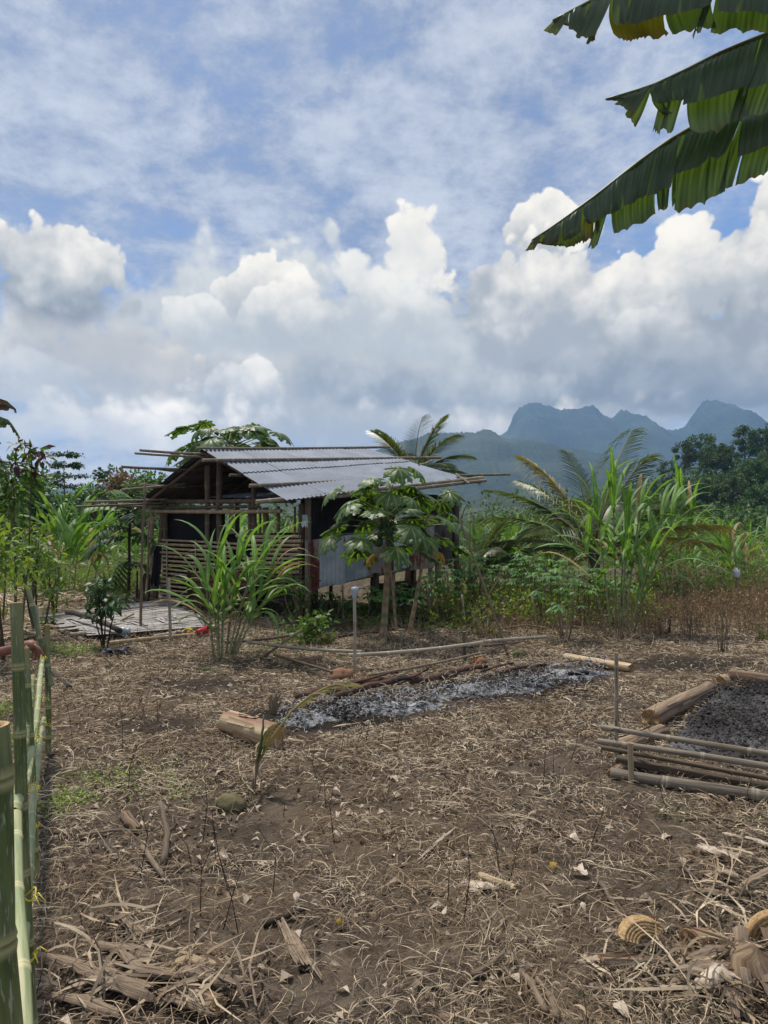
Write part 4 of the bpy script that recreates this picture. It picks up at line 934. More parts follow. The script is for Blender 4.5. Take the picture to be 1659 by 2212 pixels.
# ------------------------------------------------------------------ far trees
TR = [tree_parts(10, 7, 1, 30, 80, .55, .4), tree_parts(11, 6, 2, 28, 80, .55, .4), tree_parts(8, 6.5, 3, 26, 80, .5, .38, bottom=.2), tree_parts(9, 4, 4, 24, 60, .5, .36, shape='cone', bottom=.3)]
TP = tree_parts(7.6, 5.0, 7, 80, 40, .26, .14, 'leaf_dark', .09, 'tiers', .22)
TB = [tree_parts(4.5, 4.6, 8, 26, 110, .30, .17, 'leaf_dark', .08, bottom=.12), tree_parts(4.2, 4.2, 9, 26, 110, .30, .17, 'leaf_bush', .08, bottom=.1), tree_parts(5, 3.6, 10, 26, 90, .3, .17, 'leaf_red', .07, bottom=.25)]
hr = random.Random(21)
hill_trees = [(1512, 170, 1.05, 0, 'tallest round-headed tree on the wooded hill top'), (1480, 165, .85, 1, 'tree just left of the tallest on the wooded hill'), (1545, 172, .75, 3, 'narrow pointed tree right of the tallest tree on the hill'),
              (1445, 158, .75, 2, 'bushy tree at the left end of the hill crest'), (1580, 170, .7, 2, 'low tree in the middle of the hill crest'), (1610, 172, .95, 1, 'broad tall tree right of centre on the hill crest'), (1640, 168, .9, 0, 'tall crest tree near the right picture edge'), (1668, 165, .9, 1, 'crest tree cut by the right picture edge'), (1425, 140, .6, 2, 'small tree on the left shoulder of the wooded hill'), (1562, 150, .6, 0, 'tree below the crest gap on the wooded hill')]
for px, d, s, v, lb in hill_trees:
    x = (px - CX) / F * d; plant_tree(TR[v], Vector((x, d, hill_z(x, d) - .3)), lb, s, hr.uniform(0, 6))
for i in range(26):
    d = hr.uniform(98, 160); px = hr.uniform(1440, 1700); x = (px - CX) / F * d
    plant_tree(TR[hr.randrange(3)], Vector((x, d, hill_z(x, d) - .8)), 'forest tree standing among others on the slope of the wooded hill', hr.uniform(.45, .8), hr.uniform(0, 6))
def mass(name, n, fx, L, W, mt, spread, per, label, cat=None):
    mb = MB(); cs = [fx() for _ in range(n)]; scatter_leaves(mb, cs, spread, per, L, W); mb.build(name, MAT[mt], kind='stuff', label=label, cat=cat)
def hill_pt():
    d = hr.uniform(80, 170); x = hr.uniform(20, 110); return Vector((x, d, hill_z(x, d) + hr.uniform(.2, 2.6)))
mass('forest_undergrowth', 750, hill_pt, .75, .5, 'leaf_forest', 1.9, 36, 'dense green undergrowth covering the wooded hill', 'forest')
def band(x0, x1, y0, y1, z0, z1): return lambda: Vector((hr.uniform(x0, x1), hr.uniform(y0, y1), z0 + (z1 - z0) * hr.random() ** 1.5))
mass('far_undergrowth', 750, band(-75, 75, 48, 92, .2, 3.2), .5, .3, 'leaf_forest', 1.7, 30, 'far green scrub along the edge of the clearing', 'scrub')
mass('scrub', 420, band(-26, -8, 24, 42, .1, 1.3), .22, .10, 'leaf_bush', .8, 44, 'mixed green scrub behind the left plants', 'scrub')
mass('scrub', 340, band(-5, 18, 26, 40, .05, 1.3), .2, .09, 'leaf_bush', .7, 44, 'bright green scrub seen beyond the hut and canes', 'scrub')
mass('field_crop', 300, band(9, 26, 21, 34, .05, .9), .16, .08, 'leaf_bush', .6, 44, 'low green crop plants in the field on the right', 'crop')
for i, (px, d, s, v, lb) in enumerate(((175, 44, .9, 1, 'bushy green tree in the left tree line'), (205, 40, .8, 0, 'dark rounded tree in the left tree line behind the cane'), (235, 46, 1.1, 0, 'tall dark tree in the left tree line near the roof poles'), (270, 44, .95, 2, 'reddish-leaved tree behind the left roof poles'), (330, 42, 1.05, 1, 'green tree right behind the left end of the roof'), (300, 47, 1.15, 1, 'green tree behind the reddish-leaved one'), (20, 36, 1.05, 0, 'dark tree behind the purple-leaved sapling at the left edge'), (65, 38, 1.0, 1, 'green tree behind the left saplings'), (105, 42, 1.0, 0, 'dark tree left of the tiered tree'), (140, 36, .6, 1, 'low tree under the tiered tree'), (-30, 34, 1.1, 1, 'tree cut off by the left picture edge'), (380, 40, .8, 0, 'dark low tree behind the hut gable'), (600, 46, .5, 1, 'low tree seen through the hut opening'))):
    p = Vector(((px - CX) / F * d, d, 0)); p.z = gh(p.x, p.y) - .2; plant_tree(TB[v], p, lb, s, hr.uniform(0, 6), 'left tree line')
p = Vector(((141 - CX) / F * 58, 58, 0)); plant_tree(TP, p, 'thin tree with flat tiered branches against the sky on the left', 1.0, .5, None, 'tiered_tree')

# ------------------------------------------------------------------ palms
Z = lambda v: Vector((v.x, v.y, gh(v.x, v.y)))
pb = Z(P(885, 1100, 17.0))
palm(pb, pb + Vector((.1, 0, 2.6)), 'coconut palm rising behind the right end of the hut roof', [(62, 82, 1.72, .55, 'leaf_palm', .1, 2.2), (150, 70, 1.63, .8, 'leaf_palm', .12, 1.6), (180, 50, 1.46, .8, 'leaf_palm', .12), (205, 62, 1.63, .7, 'leaf_palm', .1), (8, 48, 1.63, 1.1, 'leaf_palm', .15), (350, 30, 1.63, 1.3, 'leaf_palm', .2), (330, 62, 1.63, .9, 'leaf_palm', .15), (300, 35, 1.55, 1.1, 'leaf_palm', .2), (240, 45, 1.38, 1.0, 'leaf_palm', .2), (100, 55, 1.38, .8, 'leaf_palm', .2), (20, 75, 1.81, .5, 'leaf_palm', .12)], .11, 1)
pb = Z(P(1285, 1290, 14.0))
palm(pb, pb + Vector((0, .1, 1.0)), 'large coconut palm with drying fronds behind the right cane clump', [(148, 66, 2.58, .75, 'leaf_palm_dry', .5, 2.0), (160, 52, 2.58, .9, 'leaf_palm', .5), (170, 36, 2.58, .9, 'leaf_palm', .5), (176, 20, 2.41, .8, 'leaf_palm', .55), (120, 80, 2.24, .5, 'leaf_palm', .3, 2.0), (42, 66, 3.10, .5, 'leaf_palm', .5, 2.4), (34, 58, 2.84, .6, 'leaf_palm', .55, 2.0), (18, 42, 2.58, .8, 'leaf_palm', .5), (5, 24, 2.84, .55, 'leaf_palm_dry', .5), (345, 22, 2.41, .8, 'leaf_palm_dry', .5), (190, 14, 2.24, .9, 'leaf_palm', .5), (215, 40, 2.06, 1.2, 'leaf_palm', .5), (270, 60, 1.72, 1.0, 'leaf_palm', .4), (320, 55, 2.06, 1.0, 'leaf_palm', .4), (90, 55, 2.06, .9, 'leaf_palm', .4), (195, 62, 2.24, .9, 'leaf_palm', .5)], .13, 2)
pb = Z(P(1015, 1240, 14.0))
palm(pb, pb + Vector((0, 0, .35)), 'stemless young palm with upright fronds right of the hut', [(80, 84, 1.6, .4, 'leaf_palm', .2, 2.0), (30, 68, 1.75, .8, 'leaf_palm', .25, 1.8), (5, 58, 1.7, .9, 'leaf_palm', .3), (160, 66, 1.3, .8, 'leaf_palm', .3), (190, 55, 1.2, 1.0, 'leaf_palm', .3), (290, 60, 1.3, .9, 'leaf_palm', .3), (340, 74, 1.6, .6, 'leaf_palm', .2)], .07, 3)
palm(Z(P(1195, 1290, 15.0)), Z(P(1195, 1290, 15.0)) + Vector((0, 0, .5)), 'small palm half hidden between the large palm and the far cane', [(150, 50, 1.5, .9, 'leaf_palm', .3), (100, 75, 1.5, .7, 'leaf_palm', .3), (30, 60, 1.5, .9, 'leaf_palm', .3), (200, 40, 1.5, .9, 'leaf_palm', .4), (350, 40, 1.5, .9, 'leaf_palm', .4)], .08, 4)

# ------------------------------------------------------------------ cane
b = G(480, 1424)
cane(b, 'cane clump with arching pale-ribbed leaves in front of the bamboo slat wall', 9, 1.1, .86, .07, .3, .3, 8, 3, dry=.06,
     stalks=[((-.10, 0, 0), (-.12, .05), .85), ((-.05, .05, 0), (-.04, .05), 1.10), ((0, -.03, 0), (.04, -.05), .8), ((.03, .05, 0), (.12, .05), 1.15), ((.07, -.02, 0), (.26, .0), .95), ((.10, .04, 0), (.45, .05), .95), ((.13, 0, 0), (.55, -.05), .85), ((-.02, -.06, 0), (-.08, -.12), .65), ((.08, .06, 0), (.32, .1), 1.2)])
b = G(1335, 1370)
cane(b, 'tallest cane clump on the right, dense upright stalks in the dry weeds', 9, 1.9, 1.1, .078, .5, .12, 9, 5, dry=.16,
     stalks=[((-.10, 0, 0), (-.10, .05), 1.75), ((0, .08, 0), (.0, .05), 1.95), ((.06, 0, 0), (.05, .0), 1.6), ((.12, .05, 0), (.14, .05), 1.75), ((.18, .1, 0), (.32, .05), 1.75), ((.22, .0, 0), (.40, .1), 1.65), ((-.15, .1, 0), (-.22, .05), 1.3), ((.15, -.06, 0), (.26, -.05), 1.0), ((.05, .12, 0), (.10, .1), 1.3)])
b = G(1468, 1300)
cane(b, 'cane leaning right behind the tallest clump', 3, 1.8, 1.3, .085, .2, .1, 9, 6, dry=.2, stalks=[((0, 0, 0), (.02, 0), 1.95), ((.1, .1, 0), (.10, 0), 1.7), ((-.2, .1, 0), (-.1, 0), 1.5)])
b = G(1578, 1282)
cane(b, 'small separate cane with wide arching leaves near the right picture edge', 2, 1.0, 1.25, .085, .1, .1, 8, 7, dry=.1, stalks=[((0, 0, 0), (.02, 0), 1.0), ((.06, .05, 0), (.12, 0), .75)])
cane(G(1650, 1275), 'cane at the far right picture edge', 3, 1.2, 1.0, .05, .3, .2, 7, 17, dry=.1, part_leaves=False)
b = G(142, 1288)
cane(b, 'tall cane clump left of the deck beyond the saplings', 6, 1.9, 1.4, .115, .5, .12, 9, 8, dry=.12, stalks=[((0, 0, 0), (-.02, 0), 1.75), ((-.15, .1, 0), (-.08, 0), 1.35), ((.12, .1, 0), (.10, 0), 1.4), ((.3, .2, 0), (.25, 0), 1.2), ((.1, -.1, 0), (.12, -.1), 1.0), ((.45, .3, 0), (.2, 0), 1.1)])
for i, (px, d, n, h, lb) in enumerate(((1075, 18, 5, 1.1, 'far cane clump just right of the stemless palm'), (1115, 19, 5, 1.2, 'far cane clump in the middle of the gap between the palms'), (1155, 18, 5, 1.2, 'far cane clump left of the large palm'), (1100, 22, 6, 1.3, 'farthest cane clump in the gap between the palms'), (1180, 22, 6, 1.2, 'cane clump behind the small half hidden palm'), (1040, 22, 6, 1.2, 'cane clump behind the stemless palm'), (520, 21, 6, 1.4, 'bright cane seen through the hut opening beside the gable post'), (590, 22, 6, 1.4, 'bright cane seen through the hut window on the right'), (1250, 20, 5, 1.1, 'cane clump hidden behind the large palm trunk'), (1090, 15.5, 5, 1.0, 'nearer bright cane clump between stemless palm and large palm'), (1135, 16, 5, 1.1, 'bright cane clump in the middle of the palm gap'), (1060, 16.5, 5, 1.1, 'bright cane clump touching the stemless palm'), (1420, 17, 5, 1.2, 'cane clump behind the right side of the tallest cane'), (1530, 19, 5, 1.1, 'far cane clump between the leaning cane and the small cane'), (1630, 18, 5, 1.0, 'far cane clump near the white container'))):
    p = Z(P(px, 1200, d)); cane(p, lb, n, h, 1.15, .09, .9, .25, 8, 30 + i, dry=.1, part_leaves=False)

# ------------------------------------------------------------------ papaya
b = G(826, 1388)
papaya(b, P(836, 1092, b.y), 'papaya tree with green fruit in front of the corrugated wall', .046, 38, .46, 1.0, 13, old=((200, -38, .52, .6, 1),), seed=4, elev=(-8, 62))
b2 = G(882, 1372)
papaya(b2, P(925, 1105, b2.y + .15), 'slimmer papaya tree right of the fruiting one', .028, 15, .36, 0.9, 0, old=((335, -22, .5, .7, 0),), seed=6, elev=(-22, 55))
b3 = G(856, 1366)
papaya(b3, P(830, 1150, b3.y + .2), 'thin papaya stem behind the fruiting trunk', .020, 6, .25, .6, 0, seed=8, elev=(-30, 40))
pb = Z(P(500, 1000, 17.0))
papaya(pb, P(495, 952, 17.0), 'papaya crown spreading above the hut ridge from behind', .07, 46, .7, 1.75, 0, seed=12, elev=(-4, 34))

# ------------------------------------------------------------------ cassava and shrubs
cs_ = [(1222, 1392, 1.05, 1.1, 5, 'forked cassava plant with dark base left of the tallest cane'), (1180, 1340, 1.1, .9, 4, 'cassava plant between the leaning pole and the forked one'), (1120, 1330, 1.0, .9, 4, 'cassava plant behind the leaning thin pole'), (1060, 1335, 1.0, .8, 4, 'cassava plant left of the leaning thin pole'), (1000, 1330, 1.0, .8, 4, 'cassava plant at the right end of the hut'), (970, 1345, .8, .7, 3, 'low cassava plant by the hut end post'), (1262, 1350, 1.0, .8, 4, 'cassava plant close to the tallest cane'),
       (1040, 1310, 1.15, .9, 4, 'cassava plant behind the row right of the hut'), (1150, 1310, 1.1, .9, 4, 'cassava plant in the back row of the patch'), (860, 1345, .55, .6, 3, 'young cassava plant under the hut by the papaya'), (780, 1345, .6, .6, 3, 'young cassava plant under the grey wall sheet'), (905, 1350, .6, .6, 3, 'young cassava plant beside the slimmer papaya'), (1335, 1345, .7, .5, 3, 'cassava plant at the foot of the tallest cane')]
for i, (px, py, h, w, n, lb) in enumerate(cs_): cassava(G(px, py), lb, h, w, n, 60 + i, 9, .17)
shrub('bush', G(664, 1392), 'low green bush on the ground between cane and papaya', .42, .55, 'leaf_bush', stems=9, L=.10, W=.05, clumps=46, n=9, seed=1, low=.1)
shrub('leafy_sapling', G(226, 1404), 'dark glossy-leaved sapling in front of the deck', .95, .42, 'leaf_dark', 'sapling', 5, .13, .055, 30, 9, seed=2, low=.5, stem_mt='twig', stem_r=.013, tint=(0, .6))
shrub('vine_bush', G(640, 1352), 'leafy climbing shrub at the near corner of the hut', .95, .5, 'leaf_bush', stems=7, L=.09, W=.05, clumps=34, n=7, seed=3, low=.2)
shrub('vine_bush', G(720, 1350), 'dark leafy plants under the hut floor', .5, .6, 'leaf_dark', stems=6, L=.1, W=.05, clumps=22, n=7, seed=33, low=.2)
# sapling with limp purple young leaves, others at the left edge
def sapling(px, d, top_y, label, mt, extra=None, w=.8, L=.2, W=.075, clumps=34, n=10, seed=0, low=.3, stems=3):
    p = Z(P(px, 1200, d)); h = CH + (HZ - top_y) / F * d; return shrub('sapling', p, label, h, w, mt, 'sapling', stems, L, W, clumps, n, 'saplings at the left edge', low, .02, 'bark', seed=seed, extra=extra)
sapling(42, 9.5, 975, 'tall sapling with limp dark purple young leaves at the left edge', 'leaf_bush', ('leaf_purple', .22), .42, .18, .06, 36, 9, 5, .45, 3)
sapling(15, 8.2, 1090, 'bright green sapling at the very left edge below the purple leaves', 'leaf_bright', None, .8, .15, .05, 34, 10, 6, .5)
sapling(84, 9.8, 1130, 'feathery green sapling right of the purple-leaved one', 'leaf_bush', None, .8, .15, .045, 34, 10, 7, .5)
sapling(60, 11.5, 1100, 'yellowish green sapling behind the feathery one', 'leaf_bright', None, .7, .16, .055, 26, 9, 8, .45)
sapling(122, 12.0, 1190, 'low yellow-green sapling at the foot of the left cane', 'leaf_bright', None, .5, .13, .05, 28, 9, 9, .2)
sapling(5, 11, 1050, 'green sapling behind the left picture edge', 'leaf_bush', None, .9, .16, .06, 28, 9, 10, .45)
# young tree with big feathered leaves, left of the hut
bt = Z(P(278, 1300, 14.2)); t = thing('feather_leaf_tree', bt, 'young tree with large feathered leaves between left cane and hut', 'tree')
tp = P(280, 1090, 14.2); stick('trunk', [bt - Vector((0, 0, .1)), bt.lerp(tp, .5), tp], .035, .02, 'wood_dark', t, 7)
for i in range(17):
    a = i * 2.4; q = i / 16; e = radians(-5 + 60 * q); d = Vector((cos(a) * cos(e), sin(a) * cos(e), sin(e))); at = bt.lerp(tp, .55 + .45 * q)
    if i < 3: at = bt.lerp(tp, .42); e = 0
    pts, sd2 = blade_curve(at, d, .85, 1.3, 9, 1.2); mb = MB(); mb.tube(pts, [.007] * 9, 4, tint=.6)
    for k in range(1, 9):
        for s in (-1, 1):
            tg = (pts[k] - pts[k - 1]).normalized(); dd = (sd2[k] * s * .9 + tg * .5 + Vector((0, 0, -.45))).normalized(); long_leaf(mb, pts[k], dd, .27, .085, .5, (.1 * rnd.random(), .3), 5, .08, across=3)
    mb.build('leaf', MAT['leaf_dark'] if i % 3 else MAT['leaf_bush'], t)
# lemongrass tuft
def tuft(base, label, n, L, W=.012, mt='grass_blade', spread=.12, seed=0, name='grass_tuft', up=.5, group=None):
    r = random.Random(seed); mb = MB()
    for i in range(n):
        a = r.uniform(0, 2 * pi); q = spread * sqrt(r.random()); th = r.uniform(.05, up); d = Vector((cos(a) * sin(th), sin(a) * sin(th), cos(th)))
        k = r.random() * .5; long_leaf(mb, base + Vector((cos(a) * q, sin(a) * q, -.02)), d, L * r.uniform(.55, 1.1), W, r.uniform(.7, 2.0), (k, k), 7, .08, r.uniform(-.5, .5), 1.4, across=3)
    return mb.build(name, MAT[mt], None, label=label, cat='grass', group=group)
tuft(Z(P(246, 1290, 15.2)), 'big rounded tuft of lemongrass beyond the deck', 260, .85, .014, spread=.3, seed=2, up=.8)
tuft(G(1010, 1356), 'yellow-green grass tuft behind the right fence rail', 60, .4, seed=3, spread=.2); tuft(G(1050, 1372), 'small green grass tuft near the leaning pole', 50, .32, seed=4, spread=.2); tuft(G(700, 1395), 'yellowish grass tuft beside the low green bush', 40, .3, seed=5, spread=.1)
tuft(G(1655, 1385), 'green grass tuft at the right picture edge', 40, .35, seed=6, spread=.1); tuft(G(20, 1345), 'coarse grass tuft left of the fence posts', 60, .55, .018, seed=7, spread=.2, up=.9)

# ------------------------------------------------------------------ low fence in the middle
mf = thing('bamboo_fence', G(766, 1440), 'low fence of thin pale bamboo rails on stakes in front of the papaya', 'fence')
PT = lambda px, py, d: P(px, py, d)
pole('post', G(767, 1458), PT(766, 1296, G(767, 1458).y), .017, 'bamboo_grey', mf, node=.2)
pole('post', G(1004, 1432), PT(1002, 1364, G(1004, 1432).y), .02, 'bamboo_dark', mf)
for x0, y0, d0, x1, y1, d1, r, mt_, bd in ((752, 1415, 7.6, 1060, 1384, 8.25, .021, 'bamboo_grey', .03), (1045, 1386, 8.2, 1180, 1375, 8.8, .019, 'bamboo_grey', 0), (534, 1386, 8.3, 782, 1408, 7.75, .018, 'bamboo_grey', .02), (796, 1458, 7.2, 1056, 1406, 8.2, .015, 'stick', .02), (592, 1414, 8.0, 719, 1452, 7.25, .015, 'bamboo_dark', 0),
                                         (485, 1388, 8.6, 626, 1373, 8.9, .018, 'bamboo_dark', .01)):
    pole('rail', PT(x0, y0, d0), PT(x1, y1, d1), r, mt_, mf, bend=bd)
cap = MB(); c = PT(766, 1274, G(767, 1458).y); cap.tube([c + Vector((0, 0, -.11)), c + Vector((0, 0, -.05)), c + Vector((.004, 0, 0)), c + Vector((0, 0, .025)), c + Vector((0, 0, .03))], [.02, .03, .042, .036, .004], 9)
for v in cap.v: v += rng.normal(0, .003, v.shape)
cap.build('plastic_wrap', MAT['plastic_clear'], mf)
TG = dict(group='loose fence sticks')
stick('loose_rail', [G(573, 1421, .03), PT(612, 1388, 8.2), PT(651, 1360, 8.3)], .018, .014, 'stick', label='stick tilted across the left end of the low fence by the cane', cat='stick', **TG)
stick('loose_rail', [G(710, 1370, .12), G(790, 1352, .14), G(878, 1350, .1)], .02, .018, 'bamboo_dark', label='dark pole lying behind the fruiting papaya trunk', cat='pole', **TG)
stick('loose_rail', [G(702, 1390, .05), G(760, 1380, .06), G(821, 1372, .05)], .02, .018, 'wood_dark', label='dark curved branch on the ground left of the papaya trunk', cat='branch', **TG)
stick('loose_rail', [G(866, 1346, .1), G(905, 1346, .08), G(944, 1354, .05)], .018, .016, 'wood_dark', label='dark pole on the ground behind the slimmer papaya', cat='pole', **TG)
stick('loose_rail', [G(1010, 1405, .05), G(1060, 1402, .05), G(1120, 1396, .05)], .02, .015, 'bamboo_dark', label='dark sticks lying by the foot of the leaning pole', cat='stick', **TG)
stick('loose_rail', [G(1075, 1366, .05), G(1140, 1362, .08), G(1190, 1366, .05)], .018, .014, 'stick', label='branch lying behind the right end of the low fence', cat='branch', **TG)
lp = thing('leaning_pole', G(1098, 1417), 'thin crooked pole leaning left above the fence with bare twigs on top', 'pole')
b = G(1099, 1419); d0 = b.y
stick('shaft', [b, PT(1070, 1335, d0 - .05), PT(1040, 1250, d0), PT(1003, 1150, d0), PT(994, 1118, d0)], .019, .011, 'stick', lp); stick('twig', [PT(996, 1122, d0), PT(1004, 1098, d0), PT(1010, 1088, d0)], .006, .003, 'twig', lp)
stick('twig', [PT(1054, 1288, d0), PT(1072, 1258, d0), PT(1084, 1222, d0)], .008, .005, 'stick', lp)
for k, (x0, y0, x1, y1, r, mt_, lb) in enumerate(((1006, 1356, 998, 1284, .018, 'bamboo_grey', 'short stake standing behind the right fence post'), (1164, 1372, 1150, 1288, .016, 'bamboo_tan', 'tan stake leaning beside the cassava plants'), (868, 1388, 866, 1362, .02, 'bamboo_grey', 'very short stub of a stake right of the papaya trunk'), (1428, 1370, 1424, 1336, .016, 'wood_dark', 'dark broken stump stick in the dry weeds'), (1444, 1370, 1448, 1330, .02, 'wood_dark', 'thicker dark stump stick beside the other in the dry weeds'),
                                                      (1276, 1342, 1262, 1282, .02, 'bamboo_grey', 'white bare root sticking up left of the tallest cane'), (742, 1350, 740, 1262, .02, 'stick', 'thin upright stake in front of the grey wall sheet'))):
    b = G(x0, y0); stick('stake', [b - Vector((0, 0, .05)), P(x1, y1, b.y)], r, r * .85, mt_, label=lb, cat='stake', group='single stakes')
for k, (px, py, h, lb) in enumerate(((1562, 1412, .85, 'bare forked weed stalk in front of the dry weeds'), (1490, 1385, .7, 'bundle of bare stems in the dry weeds'), (1340, 1385, .7, 'bare stems at the foot of the tallest cane'), (1395, 1372, .5, 'short bare stems between the cane and the stump sticks'))):
    b = G(px, py); t = thing('bare_stems', b, lb, 'stems', 'bare stems on the right')
    for i in range(6): a = b + Vector((rnd.uniform(-.05, .05), rnd.uniform(-.04, .04), -.02)); stick('stem', [a, a + Vector((rnd.uniform(-.05, .05), 0, h * .5)), a + Vector((rnd.uniform(-.16, .16), rnd.uniform(-.1, .1), h * rnd.uniform(.7, 1)))], .007, .003, 'stick', t, 5)
wb = P(1591, 1262, 13.5); t = thing('white_bottle', Z(wb), 'white plastic container upside down on a stick at the far right', 'container')
stick('stick', [Z(wb) - Vector((0, 0, .05)), P(1591, 1240, 13.5)], .012, .01, 'stick', t); mb = MB(); c = P(1591, 1237, 13.5); mb.tube([c + Vector((0, 0, z)) for z in (-.09, -.08, .03, .05, .06, .09)], [.05, .062, .062, .05, .025, .025], 10); mb.build('bottle', MAT['plastic_white'], t)

# ------------------------------------------------------------------ stones and logs
def rock(name, px, py, r, mt_, label, sq=.7, seed=0, cat='stone', group=None):
    import bmesh
    c = G(px, py); bm = bmesh.new(); bmesh.ops.create_icosphere(bm, subdivisions=3, radius=1)
    mb = MB(); V = []
    for v in bm.verts:
        n = 1 + .28 * noise.noise(v.co * 1.2 + Vector((seed, 0, 0))) + .10 * noise.noise(v.co * 3.5 + Vector((0, seed, 0)))
        q = v.co * n; q = Vector((round(q.x * 3.2) / 3.2 * .35 + q.x * .65, q.y, round(q.z * 3) / 3 * .3 + q.z * .7)); V.append(tuple(c + Vector((q.x * r, q.y * r * .8, q.z * r * sq + r * sq * .55))))
    fs = np.array([[l.index for l in f.verts] for f in bm.faces]); bm.free(); mb.add(V, [fs])
    return mb.build(name, MAT[mt_], None, label=label, cat=cat, group=group)
rock('stone', 736, 1468, .125, 'stone_red', 'large reddish broken stone behind the burnt logs', .62, 1, group='stones by the low fence'); rock('stone', 786, 1464, .05, 'stone_red', 'small tan stone right of the large reddish stone', .7, 2, group='stones by the low fence'); rock('stone', 768, 1466, .04, 'stone_red', 'tiny reddish stone between the two larger ones', .7, 3, group='stones by the low fence')
rock('stone', 1034, 1436, .095, 'stone_red', 'flat-topped reddish stone at the foot of the right fence post', .6, 4, group='stones by the low fence'); rock('stone', 1122, 1420, .10, 'stone_moss', 'brown earthy clod right of the leaning pole', .6, 5)
rock('stone', 497, 1748, .085, 'stone_moss', 'mossy yellowish rock beside the dead palm sprout', .62, 6); rock('stone', 1075, 1430, .04, 'stone_moss', 'small grey stone by the leaning pole', .6, 7); rock('stone', 640, 1478, .035, 'dead_leaf', 'small whitish stone left of the large reddish stone', .6, 8)
def stem_log(name, a, b, r, label, mt_='stem_fresh', face=True, sheaths=4, parent=None, seed=0, r2=None, flat=1.0, group=None, cat='banana log'):
    """cut banana pseudostem: layered body, ringed cut face at b, loose sheaths"""
    a, b = Vector(a), Vector(b); r = float(r); r2 = r if r2 is None else r2; t = thing(name, (a + b) / 2 - Vector((0, 0, r)), label, cat, group); rr = random.Random(seed)
    ax = (b - a).normalized(); L = (b - a).length; mb = MB(); m = 14; n = 22; V, T, C = [], [], []
    u = ax.cross(Vector((0, 0, 1))).normalized(); w = u.cross(ax); wild = .9 if mt_ == 'stem_old' else .35
    eo = lambda j, e: r * wild * (.9 * noise.noise((cos(2 * pi * j / n) * 1.6, sin(2 * pi * j / n) * 1.6, seed * 3 + e * 7)) + .5 * noise.noise((j * 1.7, e, seed)))
    bow = lambda q: (u * noise.noise((q * 1.8, seed, 2)) + w * .3 * noise.noise((q * 1.8, seed, 8))) * r * .5 * sin(pi * q)
    for i in range(m):
        q = i / (m - 1)
        for j in range(n):
            an = 2 * pi * j / n; R_ = (r + (r2 - r) * q) * (1 + .12 * wild * noise.noise((q * 5, an, seed)) + .07 * noise.noise((cos(an) * 2 + seed, sin(an) * 2, q * 2)) + .05 * ((j * 7 + seed) % 5 == 0) + .02 * rr.random())
            V.append(tuple(a + ax * (L * q + (eo(j, 0) if i == 0 else eo(j, 1) if i == m - 1 else 0)) + bow(q) + u * cos(an) * R_ + w * sin(an) * R_ * flat)); T.append(.55 * max(0, noise.noise((an * 1.5, q * 3, seed)))); C.append((q * L, j / n, seed))
    i = np.arange(m - 1)[:, None] * n; j = np.arange(n)[None]; j2 = (j + 1) % n
    mb.add(V, [np.stack([i + j, i + j2, i + n + j2, i + n + j], -1).reshape(-1, 4)], T, C); mb.build('stem', MAT[mt_], t)
    for e, c, s in ((1, b, 1), (0, a, -1)):
        mb = MB(); V, T = [], []; rings = 13; rad = (r2 if e else r)
        for k in range(rings):
            q = 1 - k / (rings - 1)
            for j in range(n): an = 2 * pi * j / n; V.append(tuple(c + ax * (s * (.006 * (k % 2) + .004 * rr.random() - .25 * r * (1 - q) * wild) + eo(j, e) * q) + u * cos(an) * rad * q * .985 + w * sin(an) * rad * q * .985 * flat)); T.append(.32 * (k % 2) + .25 * rr.random())
        i = np.arange(rings - 1)[:, None] * n; j = np.arange(n)[None]; j2 = (j + 1) % n
        mb.add(V, [np.stack([i + j, i + j2, i + n + j2, i + n + j], -1).reshape(-1, 4)], T); mb.build('cut_face', MAT['stem_cut'], t)
    for k in range(sheaths):
        an = rr.uniform(-.4, pi + .4); q0 = rr.uniform(0, .35); q1 = q0 + rr.uniform(.35, .7); pts, sdv = [], []
        for i in range(7):
            q = q0 + (q1 - q0) * i / 6; R_ = r * (1.05 + .35 * (i / 6) ** 2 * rr.uniform(.3, 1)); o = u * cos(an) + w * sin(an) * flat; pts.append(a + ax * L * q + o * R_); sdv.append(-u * sin(an) + w * cos(an))
        mb = MB(); mb.ribbon(pts, [r * .55 * (1 - .4 * i / 6) for i in range(7)], sdv, -.12, (.3 * rr.random(), .1), seed=k); mb.build('sheath', MAT['fibre' if mt_ == 'stem_old' else 'stem_fresh'], t)
    return t
gl = lambda px, py, r: G(px, py) + Vector((0, 0, r * .9))
stem_log('banana_log', gl(492, 1582, .085), gl(592, 1618, .092), .085, 'pale cut banana stem with ringed cut face left of the ash heap', r2=.092, seed=1, sheaths=5)
stem_log('banana_log', gl(1532, 1498, .06), gl(1405, 1572, .075), .058, 'long peeling banana stem lying along the left edge of the soil bed', 'stem_old', r2=.075, seed=2, sheaths=6)
stem_log('banana_log', gl(1432, 1588, .05), gl(1322, 1630, .05), .055, 'flattened split banana stem in front of the long peeling one', 'stem_old', r2=.06, seed=3, flat=.65, sheaths=8)
stem_log('banana_log', gl(1576, 1470, .055), gl(1720, 1492, .065), .055, 'banana stem at the far edge of the soil bed by the picture edge', 'stem_old', r2=.07, seed=4, sheaths=4)
stem_log('wood_log', gl(1222, 1428, .055), gl(1364, 1452, .05), .06, 'split tan log lying at the right end of the ash heap', 'stem_fresh', seed=5, flat=.75, sheaths=5, cat='log')
stem_log('banana_log', gl(622, 1438, .05), gl(600, 1440, .055), .055, 'short round cut stem end left of the low fence', 'stem_old', seed=6, sheaths=0)
stem_log('banana_log', gl(640, 1438, .04), gl(695, 1426, .04), .042, 'whitish banana stem piece behind the low fence rail', 'stem_old', seed=7, sheaths=3)
